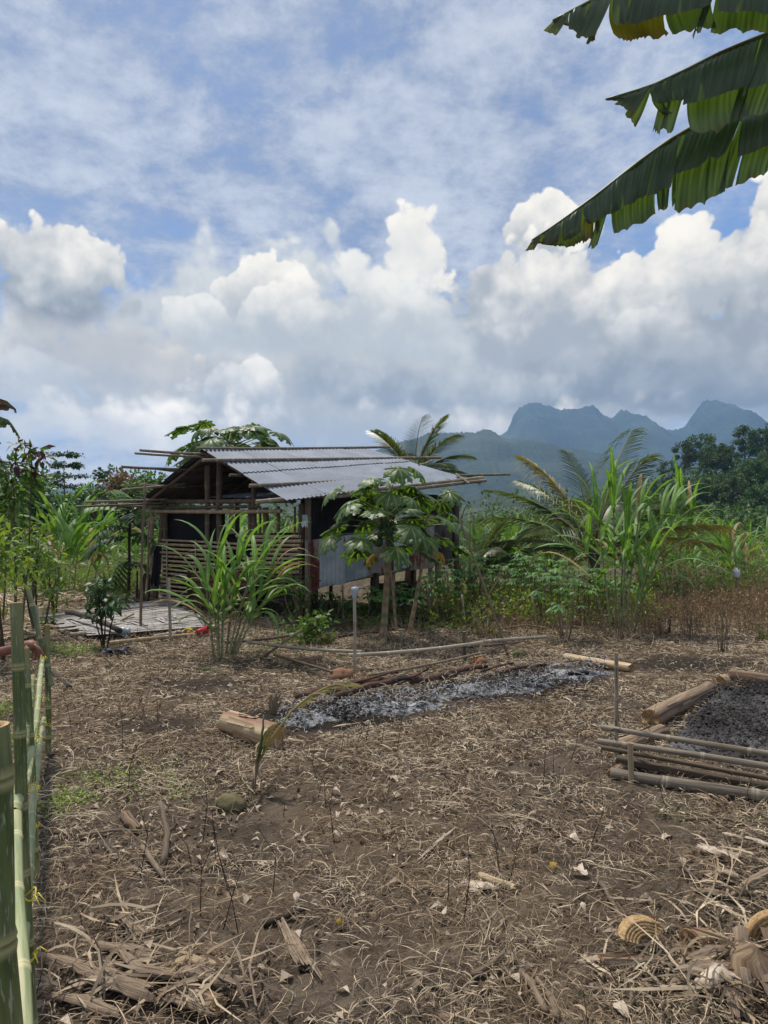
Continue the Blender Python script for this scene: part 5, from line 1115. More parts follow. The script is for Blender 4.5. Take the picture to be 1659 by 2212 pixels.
stem_log('banana_log', gl(1556, 1480, .05), gl(1568, 1478, .05), .05, 'short pale stem disc at the far corner of the soil bed', 'stem_fresh', seed=8, sheaths=0)
stem_log('banana_log', gl(1340, 1668, .03), gl(1322, 1682, .03), .032, 'small dark stem end behind the lowest bed rail', 'stem_old', seed=12, sheaths=1)

# ------------------------------------------------------------------ fire remains
def strip_heap(name, line, half, hgt, mt_, seed, res=.035, **tags):
    """a low heap along a line of ground points"""
    L = [G(*q) for q in line]; mb = MB(); V, T = [], []; cum = [0]
    for p, q in zip(L, L[1:]): cum.append(cum[-1] + (q - p).length)
    n = int(cum[-1] / res); m = int(2 * half / res) + 1
    for i in range(n):
        s = cum[-1] * i / (n - 1); k = max(0, min(len(L) - 2, next((a for a in range(len(L) - 1) if s <= cum[a + 1]), len(L) - 2))); f = (s - cum[k]) / (cum[k + 1] - cum[k]); c = L[k].lerp(L[k + 1], f); tg = (L[k + 1] - L[k]).normalized(); sd2 = Vector((-tg.y, tg.x, 0))
        endf = min(1, 5 * i / n, 5 * (n - 1 - i) / n) ** .6
        for j in range(m):
            v = j / (m - 1) * 2 - 1; p = c + sd2 * v * half * (1 + .35 * noise.noise((s * 1.3, v * .5, seed)))
            e = max(0, 1 - abs(v) ** 2.0) * endf; e *= min(1, max(.12, .75 + 1.7 * noise.noise((p.x * 1.7, p.y * 2.2, seed + 9)))); x = (p.x * 7, p.y * 7, seed)
            z = hgt * e * (.75 + .6 * noise.noise((p.x * 2.5, p.y * 2.5, seed))) + e * (.030 * noise.noise(x) + .022 * abs(noise.noise((p.x * 21, p.y * 15, seed))) + .012 * noise.noise((p.x * 50, p.y * 40, seed))) - .03 * (1 - e)
            V.append((p.x, p.y, gh(p.x, p.y) + z + .006)); T.append(min(1, max(0, .9 - 1.5 * e + .5 * noise.noise((p.x * 4, p.y * 4, seed + 2)) + .9 * max(0, noise.noise((p.x * 11, p.y * 8, seed + 5)) - .1))))
    i = np.arange(n - 1)[:, None] * m; j = np.arange(m - 1)[None]
    mb.add(V, [np.stack([i + j, i + m + j, i + m + j + 1, i + j + 1], -1).reshape(-1, 4)], T); return mb.build(name, MAT[mt_], None, **tags)
ah = strip_heap('ash_heap', [(606, 1572), (690, 1548), (770, 1540), (860, 1532), (940, 1528), (1000, 1516)], .25, .055, 'ash', 3.0, label='grey-white heap of ash and charcoal between banana stem and burnt log', cat='ash heap')
ah2 = strip_heap('ash_heap', [(900, 1508), (990, 1500), (1070, 1488), (1150, 1478), (1230, 1462), (1312, 1448)], .30, .07, 'ash', 8.0, label='long ash and charcoal heap stretching right towards the split tan log', cat='ash heap')
rr = random.Random(3)
def scatter_bits(n, fpos, size, name, mt_, label, kind='stuff', cat=None, flat=.6, tint=(0, 1)):
    """small lumps joined into one mass"""
    base = np.array([(1, 0, 0), (-1, 0, 0), (0, 1, 0), (0, -1, 0), (0, 0, 1), (0, 0, -1)], float); fc = np.array([(0, 2, 4), (2, 1, 4), (1, 3, 4), (3, 0, 4), (2, 0, 5), (1, 2, 5), (3, 1, 5), (0, 3, 5)])
    pos = np.array([tuple(fpos()) for _ in range(n)]); s = np.array([size() for _ in range(n)])
    V = base[None] * rng.uniform(.5, 1.2, (n, 6, 1)) * s[:, None, None] * (1, 1, flat)
    a = rng.uniform(0, 2 * pi, n); ca, sa = np.cos(a)[:, None], np.sin(a)[:, None]
    V = np.stack([V[..., 0] * ca - V[..., 1] * sa, V[..., 0] * sa + V[..., 1] * ca, V[..., 2]], -1) + pos[:, None]
    mb = MB(); mb.add(V.reshape(-1, 3), [(np.arange(n)[:, None, None] * 6 + fc[None]).reshape(-1, 3)], np.repeat(rng.uniform(tint[0], tint[1], n), 6)); return mb.build(name, MAT[mt_], None, smooth=False, kind=kind, label=label, cat=cat)
def ash_pos():
    x = rr.uniform(600, 1310); y = np.interp(x, [600, 700, 860, 1000, 1150, 1310], [1570, 1546, 1528, 1508, 1480, 1452]) + rr.gauss(0, 15)
    return G(x, y, rr.uniform(.02, .09))
scatter_bits(900, ash_pos, lambda: .008 + .022 * rr.random() ** 2, 'charcoal', 'char', 'scattered charcoal lumps in the ash', flat=.5, tint=(0, .5))
for k, (pts, r0, r1, lb) in enumerate((([(726, 1530, .10), (800, 1506, .11), (888, 1487, .10)], .032, .024, 'thick brown branch lying across the ash heap'), ([(640, 1516, .04), (700, 1506, .06), (765, 1502, .05)], .042, .035, 'charred bark-covered log at the back of the near ash heap'), ([(770, 1488, .05), (830, 1484, .06), (880, 1476, .05)], .04, .03, 'dark charred log behind the brown branch'), ([(885, 1484, .05), (960, 1474, .07), (985, 1470, .05)], .035, .028, 'charred log joining the two ash heaps'),
                                                   ([(965, 1468, .06), (1010, 1458, .07), (1052, 1452, .06)], .032, .022, 'smooth brown branch with burnt end at the back of the long ash heap'), ([(760, 1500, .1), (840, 1480, .12), (860, 1474, .1)], .012, .01, 'thin stick resting on the charred logs'), ([(1040, 1462, .06), (1085, 1452, .08), (1110, 1444, .06)], .014, .01, 'thin burnt stick near the middle of the long ash heap'), ([(1230, 1478, .10), (1260, 1474, .09), (1275, 1470, .08)], .022, .016, 'black charred stub on the right end of the ash heap'), ([(690, 1500, .05), (760, 1492, .08), (850, 1476, .06)], .022, .016, 'reddish brown branch along the back of the near ash heap'), ([(860, 1496, .08), (900, 1482, .11), (925, 1466, .10)], .016, .010, 'short crossing stick between the two ash heaps'), ([(1080, 1462, .05), (1130, 1452, .06), (1180, 1446, .05)], .022, .016, 'half burnt branch behind the long ash heap'), ([(1140, 1480, .09), (1175, 1470, .10), (1200, 1474, .08)], .012, .008, 'thin charred stick lying on the long ash heap'), ([(655, 1548, .08), (700, 1536, .09), (730, 1540, .07)], .012, .009, 'thin charred stick lying on the near ash heap'))):
    mb = MB(); Q = [G(a, b, c) for a, b, c in pts]; m = 12; P_, R_, T_ = [], [], []
    for i in range(m):
        q = i / (m - 1) * 2; s = min(int(q), 1); P_.append(Q[s].lerp(Q[s + 1], q - s) + Vector((0, 0, .010 * noise.noise((i * .7, k, 0))))); R_.append((r0 + (r1 - r0) * i / (m - 1)) * (1 + .22 * noise.noise((i * .9, k * 3, 1)))); T_.append(.95 if k == 7 else min(1, max(0, (.95 if i > m - 4 else .1) + .8 * noise.noise((i * .5, k, 5)))))
    mb.tube(P_, R_, 9, tint=T_, seed=k); mb.build('burnt_branch', MAT['burnt_log'], None, label=lb, cat='burnt wood', group='burnt wood in the ash')
# fibrous stump standing in the ash
t = thing('fibre_stump', G(594, 1545), 'upright tuft of torn brown stem fibres beside the cut banana stem', 'stump'); b = G(594, 1546)
for k in range(7):
    mb = MB(); a = b + Vector((rnd.uniform(-.04, .04), rnd.uniform(-.03, .03), 0)); pts = [a, a + Vector((rnd.uniform(-.03, .03), 0, .08)), a + Vector((rnd.uniform(-.07, .05), 0, .13 + .06 * rnd.random()))]; mb.ribbon(pts, [.04, .045, .012], [Vector((1, .3 * rnd.uniform(-1, 1), 0)).normalized()] * 3, .2, (.3, 0)); mb.build('fibre_strip', MAT['fibre'], t)

# ------------------------------------------------------------------ soil bed with bamboo edging
def soil_bed():
    mb = MB(); V, T = [], []; A, B, C_, D_ = G(1432, 1625), G(1800, 1700), G(1800, 1472), G(1545, 1492); n, m = 120, 80
    for i in range(m):
        for j in range(n):
            s, t = j / (n - 1), i / (m - 1); p = A.lerp(B, s).lerp(D_.lerp(C_, s), t); e = min(1, 9 * min(s, t, 1 - t, (1 - s)))
            z = e * (.05 + .028 * noise.noise((p.x * 6, p.y * 6, 1)) + .03 * abs(noise.noise((p.x * 17, p.y * 17, 2))) + .014 * noise.noise((p.x * 45, p.y * 45, 3)))
            V.append((p.x, p.y, gh(p.x, p.y) + z + .004)); T.append(max(0, .5 + noise.noise((p.x * 3, p.y * 3, 8))) * .8)
    i = np.arange(m - 1)[:, None] * n; j = np.arange(n - 1)[None]; mb.add(V, [np.stack([i + j, i + j + 1, i + n + j + 1, i + n + j], -1).reshape(-1, 4)], T)
    mb.build('soil_bed', MAT['ash_soil'], None, label='raised bed of crumbly ash-grey soil behind the bamboo rails', cat='garden bed')
    scatter_bits(2600, lambda: (lambda s, t: A.lerp(B, s).lerp(D_.lerp(C_, s), t) + Vector((0, 0, .07 + .02 * rr.random())))(rr.uniform(.03, .97), rr.uniform(.02, .97)), lambda: .007 + .02 * rr.random() ** 3, 'soil_crumbs', 'ash_soil', 'grey crumbs of soil on the raised bed', flat=.8, tint=(0, .8))
soil_bed()
be = thing('bed_fence', G(1362, 1690), 'edging of stacked grey bamboo rails with stakes at the soil bed', 'fence')
for x0, y0, d0, x1, y1, d1, r, mt_ in ((1299, 1571, 4.72, 1720, 1637, 4.15, .0175, 'bamboo_weathered'), (1291, 1600, 4.66, 1720, 1664, 4.1, .019, 'bamboo_weathered'), (1299, 1615, 4.72, 1720, 1692, 4.2, .015, 'bamboo_dark'), (1331, 1641, 4.70, 1740, 1718, 4.2, .031, 'bamboo_dark'), (1318, 1669, 4.45, 1740, 1737, 3.98, .034, 'bamboo_weathered')):
    pole('rail', P(x0, y0, d0), P(x1, y1, d1), r, mt_, be, node=.42, n=10)
b = G(1332, 1640); pole('post', b - Vector((0, 0, .1)), P(1331, 1410, b.y - .06), .014, 'bamboo_grey', be, node=.25); b = G(1364, 1694); pole('post', b - Vector((0, 0, .05)), P(1362, 1604, b.y), .018, 'bamboo_tan', be)
def tie(parent, c, r, mt_, ax=Vector((0, 0, 1)), tails=2, seed=0, tr=.003):
    rr_ = random.Random(seed); u = ax.orthogonal().normalized(); w = ax.cross(u).normalized(); mb = MB()
    mb.tube([c + (u * cos(a) + w * sin(a)) * r + ax * (.012 * sin(a * 2 + seed)) for a in np.linspace(0, 4 * pi, 26)], tr, 4)
    for k in range(tails):
        d = Vector((rr_.uniform(-.2, 1), rr_.uniform(-1, .1), rr_.uniform(-.2, .5))).normalized(); mb.tube([c + d * r, c + d * (r + .02) + Vector((0, 0, .012)), c + d * (r + .05) + Vector((0, 0, -.01))], tr * .8, 4)
    mb.build('tie', MAT[mt_], parent)
tie(be, P(1331, 1576, 4.66), .026, 'black_line', seed=1); tie(be, P(1331, 1606, 4.62), .026, 'black_line', seed=2)

# ------------------------------------------------------------------ green bamboo fence on the left
lf = thing('green_bamboo_fence', G(70, 1900), 'new fence of fresh green bamboo posts and rails tied with yellow string', 'fence')
def fpost(x0, y0, d0, x1, y1, d1, r, mt_='bamboo_green', node=.24): return pole('post', P(x0, y0, d0), P(x1, y1, d1), r, mt_, lf, node=node, n=12)
fpost(16, 2320, 1.2, -22, 1572, 1.2, .027); fpost(69, 2300, 2.12, 33, 1303, 2.15, .0175, node=.21); fpost(80, 1886, 3.22, 57, 1400, 3.25, .0145, 'bamboo_green'); fpost(105, 1626, 4.95, 102, 1350, 4.95, .019); fpost(112, 1480, 4.9, 61, 1274, 5.1, .017); fpost(88, 1480, 5.3, 79, 1308, 5.3, .013, 'bamboo_grey')
def frail(pts, r, mt_):
    mb = MB(); Q = [P(*p) for p in pts]
    for k in range(len(Q) - 1): pole_shape(mb, Q[k], Q[k + 1], r * (1.08 - .05 * k), r * (1.03 - .05 * k), 0, .26, 10, hollow=k in (0, len(Q) - 2))
    mb.build('rail', [MAT[mt_], MAT['cut_end'], MAT['hollow']], lf)
frail([(48, 2290, 1.18), (30, 1760, 1.9), (66, 1640, 3.1), (93, 1418, 5.0)], .017, 'bamboo_pale'); frail([(10, 1960, 1.5), (40, 1700, 2.3), (72, 1462, 4.7)], .017, 'bamboo_green'); frail([(48, 2050, 2.0), (74, 1700, 3.2), (94, 1552, 4.9)], .016, 'bamboo_pale')
for k, (px, py, d) in enumerate(((75, 1702, 3.1), (100, 1512, 4.9), (103, 1568, 4.88), (92, 1560, 4.9), (60, 1932, 2.1), (64, 2062, 2.1), (76, 1785, 3.18), (74, 1590, 3.4), (95, 1420, 4.9), (70, 1598, 3.3))): tie(lf, P(px, py, d), .022, 'plastic_yellow', seed=k + 10, tails=3, tr=.0025)

# ------------------------------------------------------------------ banana plants
def banana_leaf(parent, mid, hang, d_near, seed, near_f=.75, mt_='leaf_banana', spread=.30, brown=.04, view=Vector((0, -1, 0))):
    """mid: midrib points; hang: blade length at each; the two halves hang down either side with torn segments"""
    r = random.Random(seed); M_ = [Vector(p) for p in mid]; cum = [0]
    for a, b in zip(M_, M_[1:]): cum.append(cum[-1] + (b - a).length)
    def at(s):
        k = next((i for i in range(len(M_) - 1) if s <= cum[i + 1]), len(M_) - 2); f = (s - cum[k]) / (cum[k + 1] - cum[k]); return M_[k].lerp(M_[k + 1], f), hang[k] + (hang[k + 1] - hang[k]) * f, (M_[k + 1] - M_[k]).normalized()
    lf_ = MB(); m = 24; pr = [at(cum[-1] * i / (m - 1))[0] for i in range(m)]; lf_.tube(pr, [.004 + .014 * i / (m - 1) for i in range(m)], 6); root = lf_.build('midrib', MAT['banana_rib'], parent)
    for side, fac in ((1, near_f), (-1, 1.0)):
        s = 0.0
        while s < cum[-1] - .01:
            w = (r.uniform(.14, .42) if s > .3 else r.uniform(.05, .12)) if side > 0 else .035 + .30 * r.random() ** 2; s1 = min(cum[-1], s + w); mb = MB(); nu, nv = max(7, int((s1 - s) / .008)), 8; ph_ = r.uniform(0, 9); V, T, C = [], [], []
            th = spread * r.uniform(.82, 1.18); lf2 = fac * r.uniform(.86, 1.06); skew = r.uniform(-.04, .10); bro = r.random() < brown + .4 * max(0, .35 - s)
            for i in range(nv):
                v = i / (nv - 1)
                for j in range(nu):
                    u_ = j / (nu - 1); p, h, tg = at(s + (s1 - s) * u_ * (1 - .05 * v) + .012 * v * (s1 - s)); hz_ = tg.cross(Vector((0, 0, 1))).normalized()
                    if hz_.dot(view) < 0: hz_ = -hz_
                    hh = h * lf2 * (1 - .14 * abs(noise.noise((s * 30 + u_ * 3, seed, ph_))) - (.06 * r.random() if i == nv - 1 and s < .35 else 0) - .22 * max(0, noise.noise((s * 3.1, side, seed + 4)))); th2 = th * (1.25 - v * .9)
                    q = p + Vector((0, 0, -1)) * hh * v * cos(th2) + hz_ * side * hh * (v ** .8) * sin(th2) + tg * (-hh * .32 * v + skew * v * v) + hz_ * side * (.0022 * sin((s + (s1 - s) * u_) * 2 * pi / .026) + .012 * noise.noise((u_ * 2 + s * 9, v * 2, seed)))
                    V.append(tuple(q)); T.append(min(1, (.85 if bro else 0) * v + max(0, .8 * (v - .86) * 5) * (.35 + noise.noise((s * 20 + u_ * 3, 0, seed))) + max(0, .35 - s - s1 * 0) * 1.2 * v)); C.append((s + (s1 - s) * u_, v * hh, seed))
            i = np.arange(nv - 1)[:, None] * nu; j = np.arange(nu - 1)[None]; mb.add(V, [np.stack([i + j, i + j + 1, i + nu + j + 1, i + nu + j], -1).reshape(-1, 4)], np.clip(T, 0, 1), C)
            mb.build('leaf_strip', MAT[mt_], root); s = s1 + (.014 * r.random() if r.random() < .3 else .0006)
bp = thing('banana_plant', Vector((2.75, 3.3, 0)), 'banana plant whose torn leaves reach in at the top right', 'banana plant')
mb = MB(); cr = Vector((2.6, 3.25, 3.5)); mb.tube([(2.75, 3.3, -.1), (2.72, 3.3, 1.2), (2.66, 3.27, 2.6), tuple(cr)], [.15, .13, .10, .06], 12); mb.build('stem', MAT['stem_old'], bp)
px2 = lambda L, d0, d1: [P(x, y, d0 + (d1 - d0) * i / (len(L) - 1)) for i, (x, y) in enumerate(L)]
banana_leaf(bp, px2([(1148, 520), (1210, 478), (1285, 424), (1390, 342), (1475, 284), (1560, 254), (1700, 222), (1860, 200)], 3.6, 3.3) + [cr], [.05, .16, .21, .30, .36, .36, .31, .22, .04], 1, 4, .74)
banana_leaf(bp, px2([(1308, 214), (1360, 200), (1410, 184), (1480, 152), (1560, 112), (1660, 72), (1830, 40)], 3.3, 3.1) + [cr + Vector((0, 0, .1))], [.02, .07, .19, .27, .35, .38, .34, .05], 1, 7, .66, brown=.02)
banana_leaf(bp, px2([(1194, 44), (1290, -6), (1400, -52), (1560, -100), (1760, -110)], 3.0, 3.0) + [cr + Vector((0, 0, .2))], [.03, .20, .28, .32, .34, .05], 1, 9, .85, brown=.12)
for k, (dx, dy, dz) in enumerate(((1.6, .6, .6), (1.2, -1.4, .4), (1.9, 1.5, .7), (1.5, 1.0, 1.3))):
    a = cr + Vector((dx, dy, dz - .6)); banana_leaf(bp, [a + Vector((dx * .25, dy * .25, -.25)), a, cr.lerp(a, .6) + Vector((0, 0, .25)), cr.lerp(a, .25) + Vector((0, 0, .15)), cr], [.04, .26, .32, .24, .03], 1, 30 + k, .9)
b2p = thing('banana_plant', Vector((-4.9, 7.2, 0)), 'banana plant at the left edge with browned leaf tips', 'banana plant')
cr2 = Vector((-4.9, 7.2, 2.6)); mb = MB(); mb.tube([(-4.95, 7.2, -.1), (-4.92, 7.2, 1.3), tuple(cr2)], [.11, .09, .05], 10); mb.build('stem', MAT['stem_old'], b2p)
banana_leaf(b2p, [P(34, 884, 7.0), P(14, 866, 7.0), P(-40, 850, 7.1), cr2.lerp(P(-60, 850, 7.1), .4) + Vector((0, 0, .1)), cr2], [.03, .10, .16, .2, .03], 1, 50, .8, 'banana_dry', brown=.3)
banana_leaf(b2p, [P(39, 938, 6.8), P(20, 908, 6.85), P(-30, 890, 6.9), cr2.lerp(P(-60, 890, 7.0), .4), cr2], [.03, .08, .15, .2, .03], 1, 51, .8, 'leaf_banana', brown=.5)
for k, (dx, dy, dz) in enumerate(((-1.2, .6, .5), (-.7, -1.1, .5), (.1, 1.3, .7))):
    a = cr2 + Vector((dx, dy, dz - .5)); banana_leaf(b2p, [a + Vector((dx * .25, dy * .25, -.2)), a, cr2.lerp(a, .6) + Vector((0, 0, .2)), cr2], [.04, .2, .26, .03], 1, 60 + k, .9)

# ------------------------------------------------------------------ foreground debris
def peel(name, pts, widths, label, mt_='fibre', curl=1.2, seed=0, na=9, cat='banana sheath', group='dry banana remains', ragged=.4, thick=.004, twist=0.0):
    """a dry curled sheath along ground points; two skins"""
    r = random.Random(seed); Q = [G(a, b, c) for a, b, c in pts]; m = 6 * (len(Q) - 1) + 1; mb = MB(); V, T, C = [], [], []; P_, W_ = [], []
    for i in range(m):
        f = i / (m - 1) * (len(Q) - 1); k = min(int(f), len(Q) - 2); P_.append(Q[k].lerp(Q[k + 1], f - k)); W_.append(widths[k] + (widths[k + 1] - widths[k]) * (f - k))
    rag = [r.uniform(-ragged, ragged) * .09 for _ in range(na)]
    for skin in (0, 1):
        for i in range(m):
            tg = (P_[min(i + 1, m - 1)] - P_[max(i - 1, 0)]).normalized(); sd2 = Vector((-tg.y, tg.x, 0)).normalized(); up = sd2.cross(-tg).normalized(); up = up if up.z > 0 else -up
            for j in range(na):
                u = j / (na - 1) * 2 - 1; a = u * curl + twist * i / (m - 1); R_ = W_[i] / 2 / max(sin(min(curl, 1.5)), .4); e = (rag[j] * (W_[i] / .05) if i in (0, m - 1) else 0)
                z = R_ * (cos(a) - cos(curl)) - skin * thick + .0035 * r.uniform(-1, 1) + .006 * noise.noise((i * .4, j * .9, seed)) * (W_[i] / .06)
                V.append(tuple(P_[i] + sd2 * R_ * sin(a) * (1 + .1 * noise.noise((i * .3, u, seed))) + up * z + tg * e + Vector((0, 0, .008)))); T.append(.55 * (j % 2) * r.random() + .3 * max(0, noise.noise((i * .25, j * .5, seed)))); C.append((i / m * .5, j / na * .7, seed))
    i = np.arange(m - 1)[:, None] * na; j = np.arange(na - 1)[None]; q = np.stack([i + j, i + j + 1, i + na + j + 1, i + na + j], -1).reshape(-1, 4)
    mb.add(V, [q, q[:, ::-1] + m * na], T, C); return mb.build(name, MAT[mt_], None, label=label, cat=cat, group=group)
peel('banana_sheath', [(82, 2092, .05), (170, 2120, .05), (250, 2150, .04), (330, 2172, .03)], [.015, .05, .085, .075], 'long grey fibrous sheath torn from the stem at the lower left', curl=1.1, seed=1)
peel('banana_sheath', [(200, 2058, .02), (270, 2070, .03), (345, 2092, .03)], [.03, .06, .05], 'fibrous sheath lying behind the torn stem at the lower left', curl=.9, seed=2)
peel('banana_sheath', [(268, 2080, .04), (262, 2110, .08), (300, 2140, .07), (380, 2140, .05)], [.015, .03, .045, .03], 'curled strip looping over the torn stem at the lower left', curl=.8, seed=3)
stem_log('banana_log', gl(372, 2160, .028), gl(470, 2188, .03), .032, 'torn rotting banana stem with hollow end at the lower left', 'stem_old', r2=.04, seed=21, flat=.6, sheaths=14)
for k, (pts, w, mt_, lb) in enumerate((([(330, 2118, .03), (400, 2108, .05), (470, 2112, .04), (512, 2108, .02)], [.03, .05, .045, .02], 'stem_fresh', 'pale torn inner sheath on top of the rotting stem at the lower left'), ([(380, 2138, .05), (430, 2140, .06), (486, 2152, .04)], [.04, .06, .05], 'fibre', 'brown ragged husk over the end of the rotting stem'), ([(340, 2168, .02), (400, 2186, .03), (450, 2204, .02)], [.03, .05, .03], 'fibre', 'husk strip under the rotting stem at the lower left'), ([(110, 2160, .01), (180, 2185, .03), (260, 2212, .02)], [.02, .05, .04], 'fibre', 'flat husk at the bottom edge below the long sheath'), ([(410, 2086, .03), (450, 2082, .05), (490, 2092, .03)], [.03, .05, .03], 'stem_old', 'tawny curled husk behind the rotting stem'))):
    peel('banana_sheath', pts, w, lb, mt_, 1.0, 70 + k, ragged=.9)
peel('wood_chip', [(617, 2010, .012), (640, 2060, .014), (668, 2106, .012)], [.055, .075, .07], 'flat pale split wood chip in the middle foreground', 'fibre', .35, 4, cat='wood chip', thick=.018, ragged=.8, group=None)
peel('banana_sheath', [(230, 2008, .02), (268, 2002, .04), (308, 2030, .02)], [.02, .05, .04], 'bent grey fibre strip left of the wood chip', curl=.7, seed=5); peel('banana_sheath', [(306, 2032, .02), (350, 2016, .02), (394, 1998, .02)], [.02, .018, .008], 'narrow pale strip reaching right from the bent fibre strip', curl=.5, seed=6)
stem_log('plant_stem', gl(1036, 1900, .016), gl(1112, 1926, .016), .020, 'short yellowish stem piece right of the middle foreground', 'stem_fresh', r2=.016, seed=23, sheaths=1, cat='stem piece')
peel('banana_sheath', [(1000, 1912, .0), (1040, 1922, .015), (1075, 1922, 0)], [.04, .07, .03], 'crumpled pale leaf scrap left of the yellowish stem piece', 'dead_leaf', .6, 7)
peel('leaf_strip', [(903, 1866, .01), (945, 1834, .03), (986, 1798, .02)], [.012, .026, .004], 'long pale pointed leaf strip in the centre of the ground', 'dead_leaf', .3, 8, cat='leaf strip', group=None)
stem_log('root_chunk', gl(270, 1772, .025), gl(298, 1800, .02), .03, 'stubby brown tuber piece among the weeds at the left', 'stem_old', r2=.02, seed=24, sheaths=0, cat='tuber')
for nm, pts, r0, r1, lb in (('cut_branch', [(308, 1842, .03), (330, 1876, .035), (354, 1904, .02)], .015, .011, 'pale greenish cut branch with sawn end on the left ground'), ('cut_branch', [(346, 1800, .16), (362, 1840, .09), (352, 1876, .02)], .013, .016, 'olive forked branch piece standing on the left ground'), ('cut_branch', [(170, 1815, .02), (240, 1806, .03), (320, 1802, .02)], .010, .007, 'thin bent brown stick above the forked branch'), ('cut_branch', [(225, 1830, .02), (240, 1850, .02), (232, 1880, .02)], .008, .008, 'short pale curved stick left of the forked branch'),
                        ('cut_branch', [(340, 1884, .015), (400, 1880, .02), (430, 1876, .012)], .013, .009, 'flat pale strip of bark under the cut branch'), ('cut_branch', [(570, 2006, .015), (620, 1990, .02), (660, 1970, .015)], .014, .010, 'dark rotten branch above the wood chip'), ('cut_branch', [(1020, 2120, .02), (1070, 2096, .03), (1090, 2072, .03)], .012, .007, 'grey crooked root near the bottom centre'), ('cut_branch', [(1300, 1922, .03), (1330, 1970, .02), (1345, 2000, .02)], .012, .008, 'reddish bent stick above the pale stem slice'),
                        ('cut_branch', [(1480, 1778, .02), (1560, 1780, .03), (1665, 1796, .02)], .008, .006, 'long thin straight stick lying near the right edge'), ('cut_branch', [(1125, 2110, .02), (1150, 2150, .03), (1180, 2200, .02)], .012, .012, 'weathered grey root at the bottom right of centre'), ('cut_branch', [(1160, 2130, .02), (1190, 2170, .02), (1204, 2214, .02)], .010, .012, 'pale split stick at the bottom edge'), ('cut_branch', [(1352, 2140, .03), (1366, 2180, .03), (1350, 2206, .02)], .010, .009, 'crooked pale stick at the bottom right')):
    stick(nm, [G(*q) for q in pts], r0, r1, 'stick' if 'dark' not in lb else 'wood_dark', None, 7, label=lb, cat='branch', group='cut branches on the ground')
mb = MB(); c = G(364, 1836, .09); stick_shape(mb, [c, c + Vector((.03, 0, .02)), c + Vector((.045, 0, .045))], .009, .008)
mb.build('fork_stub', MAT['stick'], bpy.data.objects['cut_branch.001']) ; bpy.data.objects['fork_stub'].parent = bpy.data.objects['cut_branch.001']
stick('board', [G(112, 1458, .02), G(150, 1492, .03)], .03, .026, 'wood_dark', None, 4, label='dark brown board lying beside the far green fence post', cat='board')
# slices of banana stem with honeycomb cut face
def slice_fan(px, py, R_, label, a0=20, a1=160, yaw=0.0, tilt=.9, seed=0):
    c = G(px, py, .03); t = thing('stem_slice', c, label, 'stem slice', 'honeycomb stem slices'); r = random.Random(seed)
    fw = Vector((sin(yaw), -cos(yaw), 0)); sdv = Vector((cos(yaw), sin(yaw), 0)); up = (Vector((0, 0, 1)) * sin(tilt) - fw * -cos(tilt) * -1).normalized()
    for k in range(5):
        mb = MB(); V, T = [], []; ri, ro = R_ * (.40 + .12 * k), R_ * (.52 + .12 * k); n = 34
        for i in range(n):
            a = radians(a0 + (a1 - a0) * i / (n - 1)); o = sdv * cos(a) + up * sin(a)
            for rad, h in ((ri, 0), (ri, .006), (ro - .003, .006 + .003 * (i % 2)), (ro - .003, -.03), ):
                V.append(tuple(c + o * rad + fw * (h + .004 * k))); T.append(.22 * r.random())
        i = np.arange(n - 1)[:, None] * 4; j = np.arange(3)[None]; mb.add(V, [np.stack([i + j, i + j + 1, i + 5 + j, i + 4 + j], -1).reshape(-1, 4)], T); mb.build('layer', MAT['stem_cut'], t)
    return t
slice_fan(1408, 2066, .12, 'pale honeycomb slice of banana stem lying at the lower right', 42, 150, .25, .55, 1)
slice_fan(1690, 2070, .13, 'second honeycomb stem slice cut by the right picture edge', 85, 160, -.2, 1.2, 2)
stem_log('banana_log', gl(1300, 2090, .03), gl(1560, 2096, .035), .030, 'dark glossy banana stem lying below the honeycomb slice', 'stem_old', r2=.034, seed=26, flat=.6, sheaths=10)
t = thing('rotting_stump', G(1625, 2150), 'rotting heap of brown stem fibres in the lower right corner', 'stump')
for k in range(16):
    q0 = (1585 + rnd.uniform(0, 80), 2040 + rnd.uniform(0, 120)); c = G(*q0, rnd.uniform(.0, .10)); d = Vector((rnd.uniform(-.12, .05), rnd.uniform(-.18, -.05), rnd.uniform(-.10, .02))); mb = MB()
    mb.ribbon([c, c + d * .4 + Vector((0, 0, .035)), c + d * .8 + Vector((0, 0, .02)), c + d], [.02, .05 * rnd.uniform(.6, 1.2), .045, .012], [Vector((.8, rnd.uniform(-.6, .6), rnd.uniform(-.5, .5))).normalized()] * 4, rnd.uniform(-.3, .3), (.3 * rnd.random(), .2), across=5, seed=k); mb.build('fibre_strip', MAT['fibre' if k % 3 else 'stem_old'], t)
mb = MB(); c = G(1630, 2130, -.02); mb.tube([c, c + Vector((.01, 0, .06)), c + Vector((-.01, .01, .12)), c + Vector((0, 0, .15))], [.11, .09, .06, .02], 12)
for v in mb.v: v += rng.normal(0, .007, v.shape)
mb.build('core', MAT['stem_old'], t)
stem_log('banana_log', gl(1490, 2060, .05), gl(1530, 2040, .03), .045, 'broken stem stub with white top right of the honeycomb slice', 'stem_fresh', r2=.03, seed=28, sheaths=5)
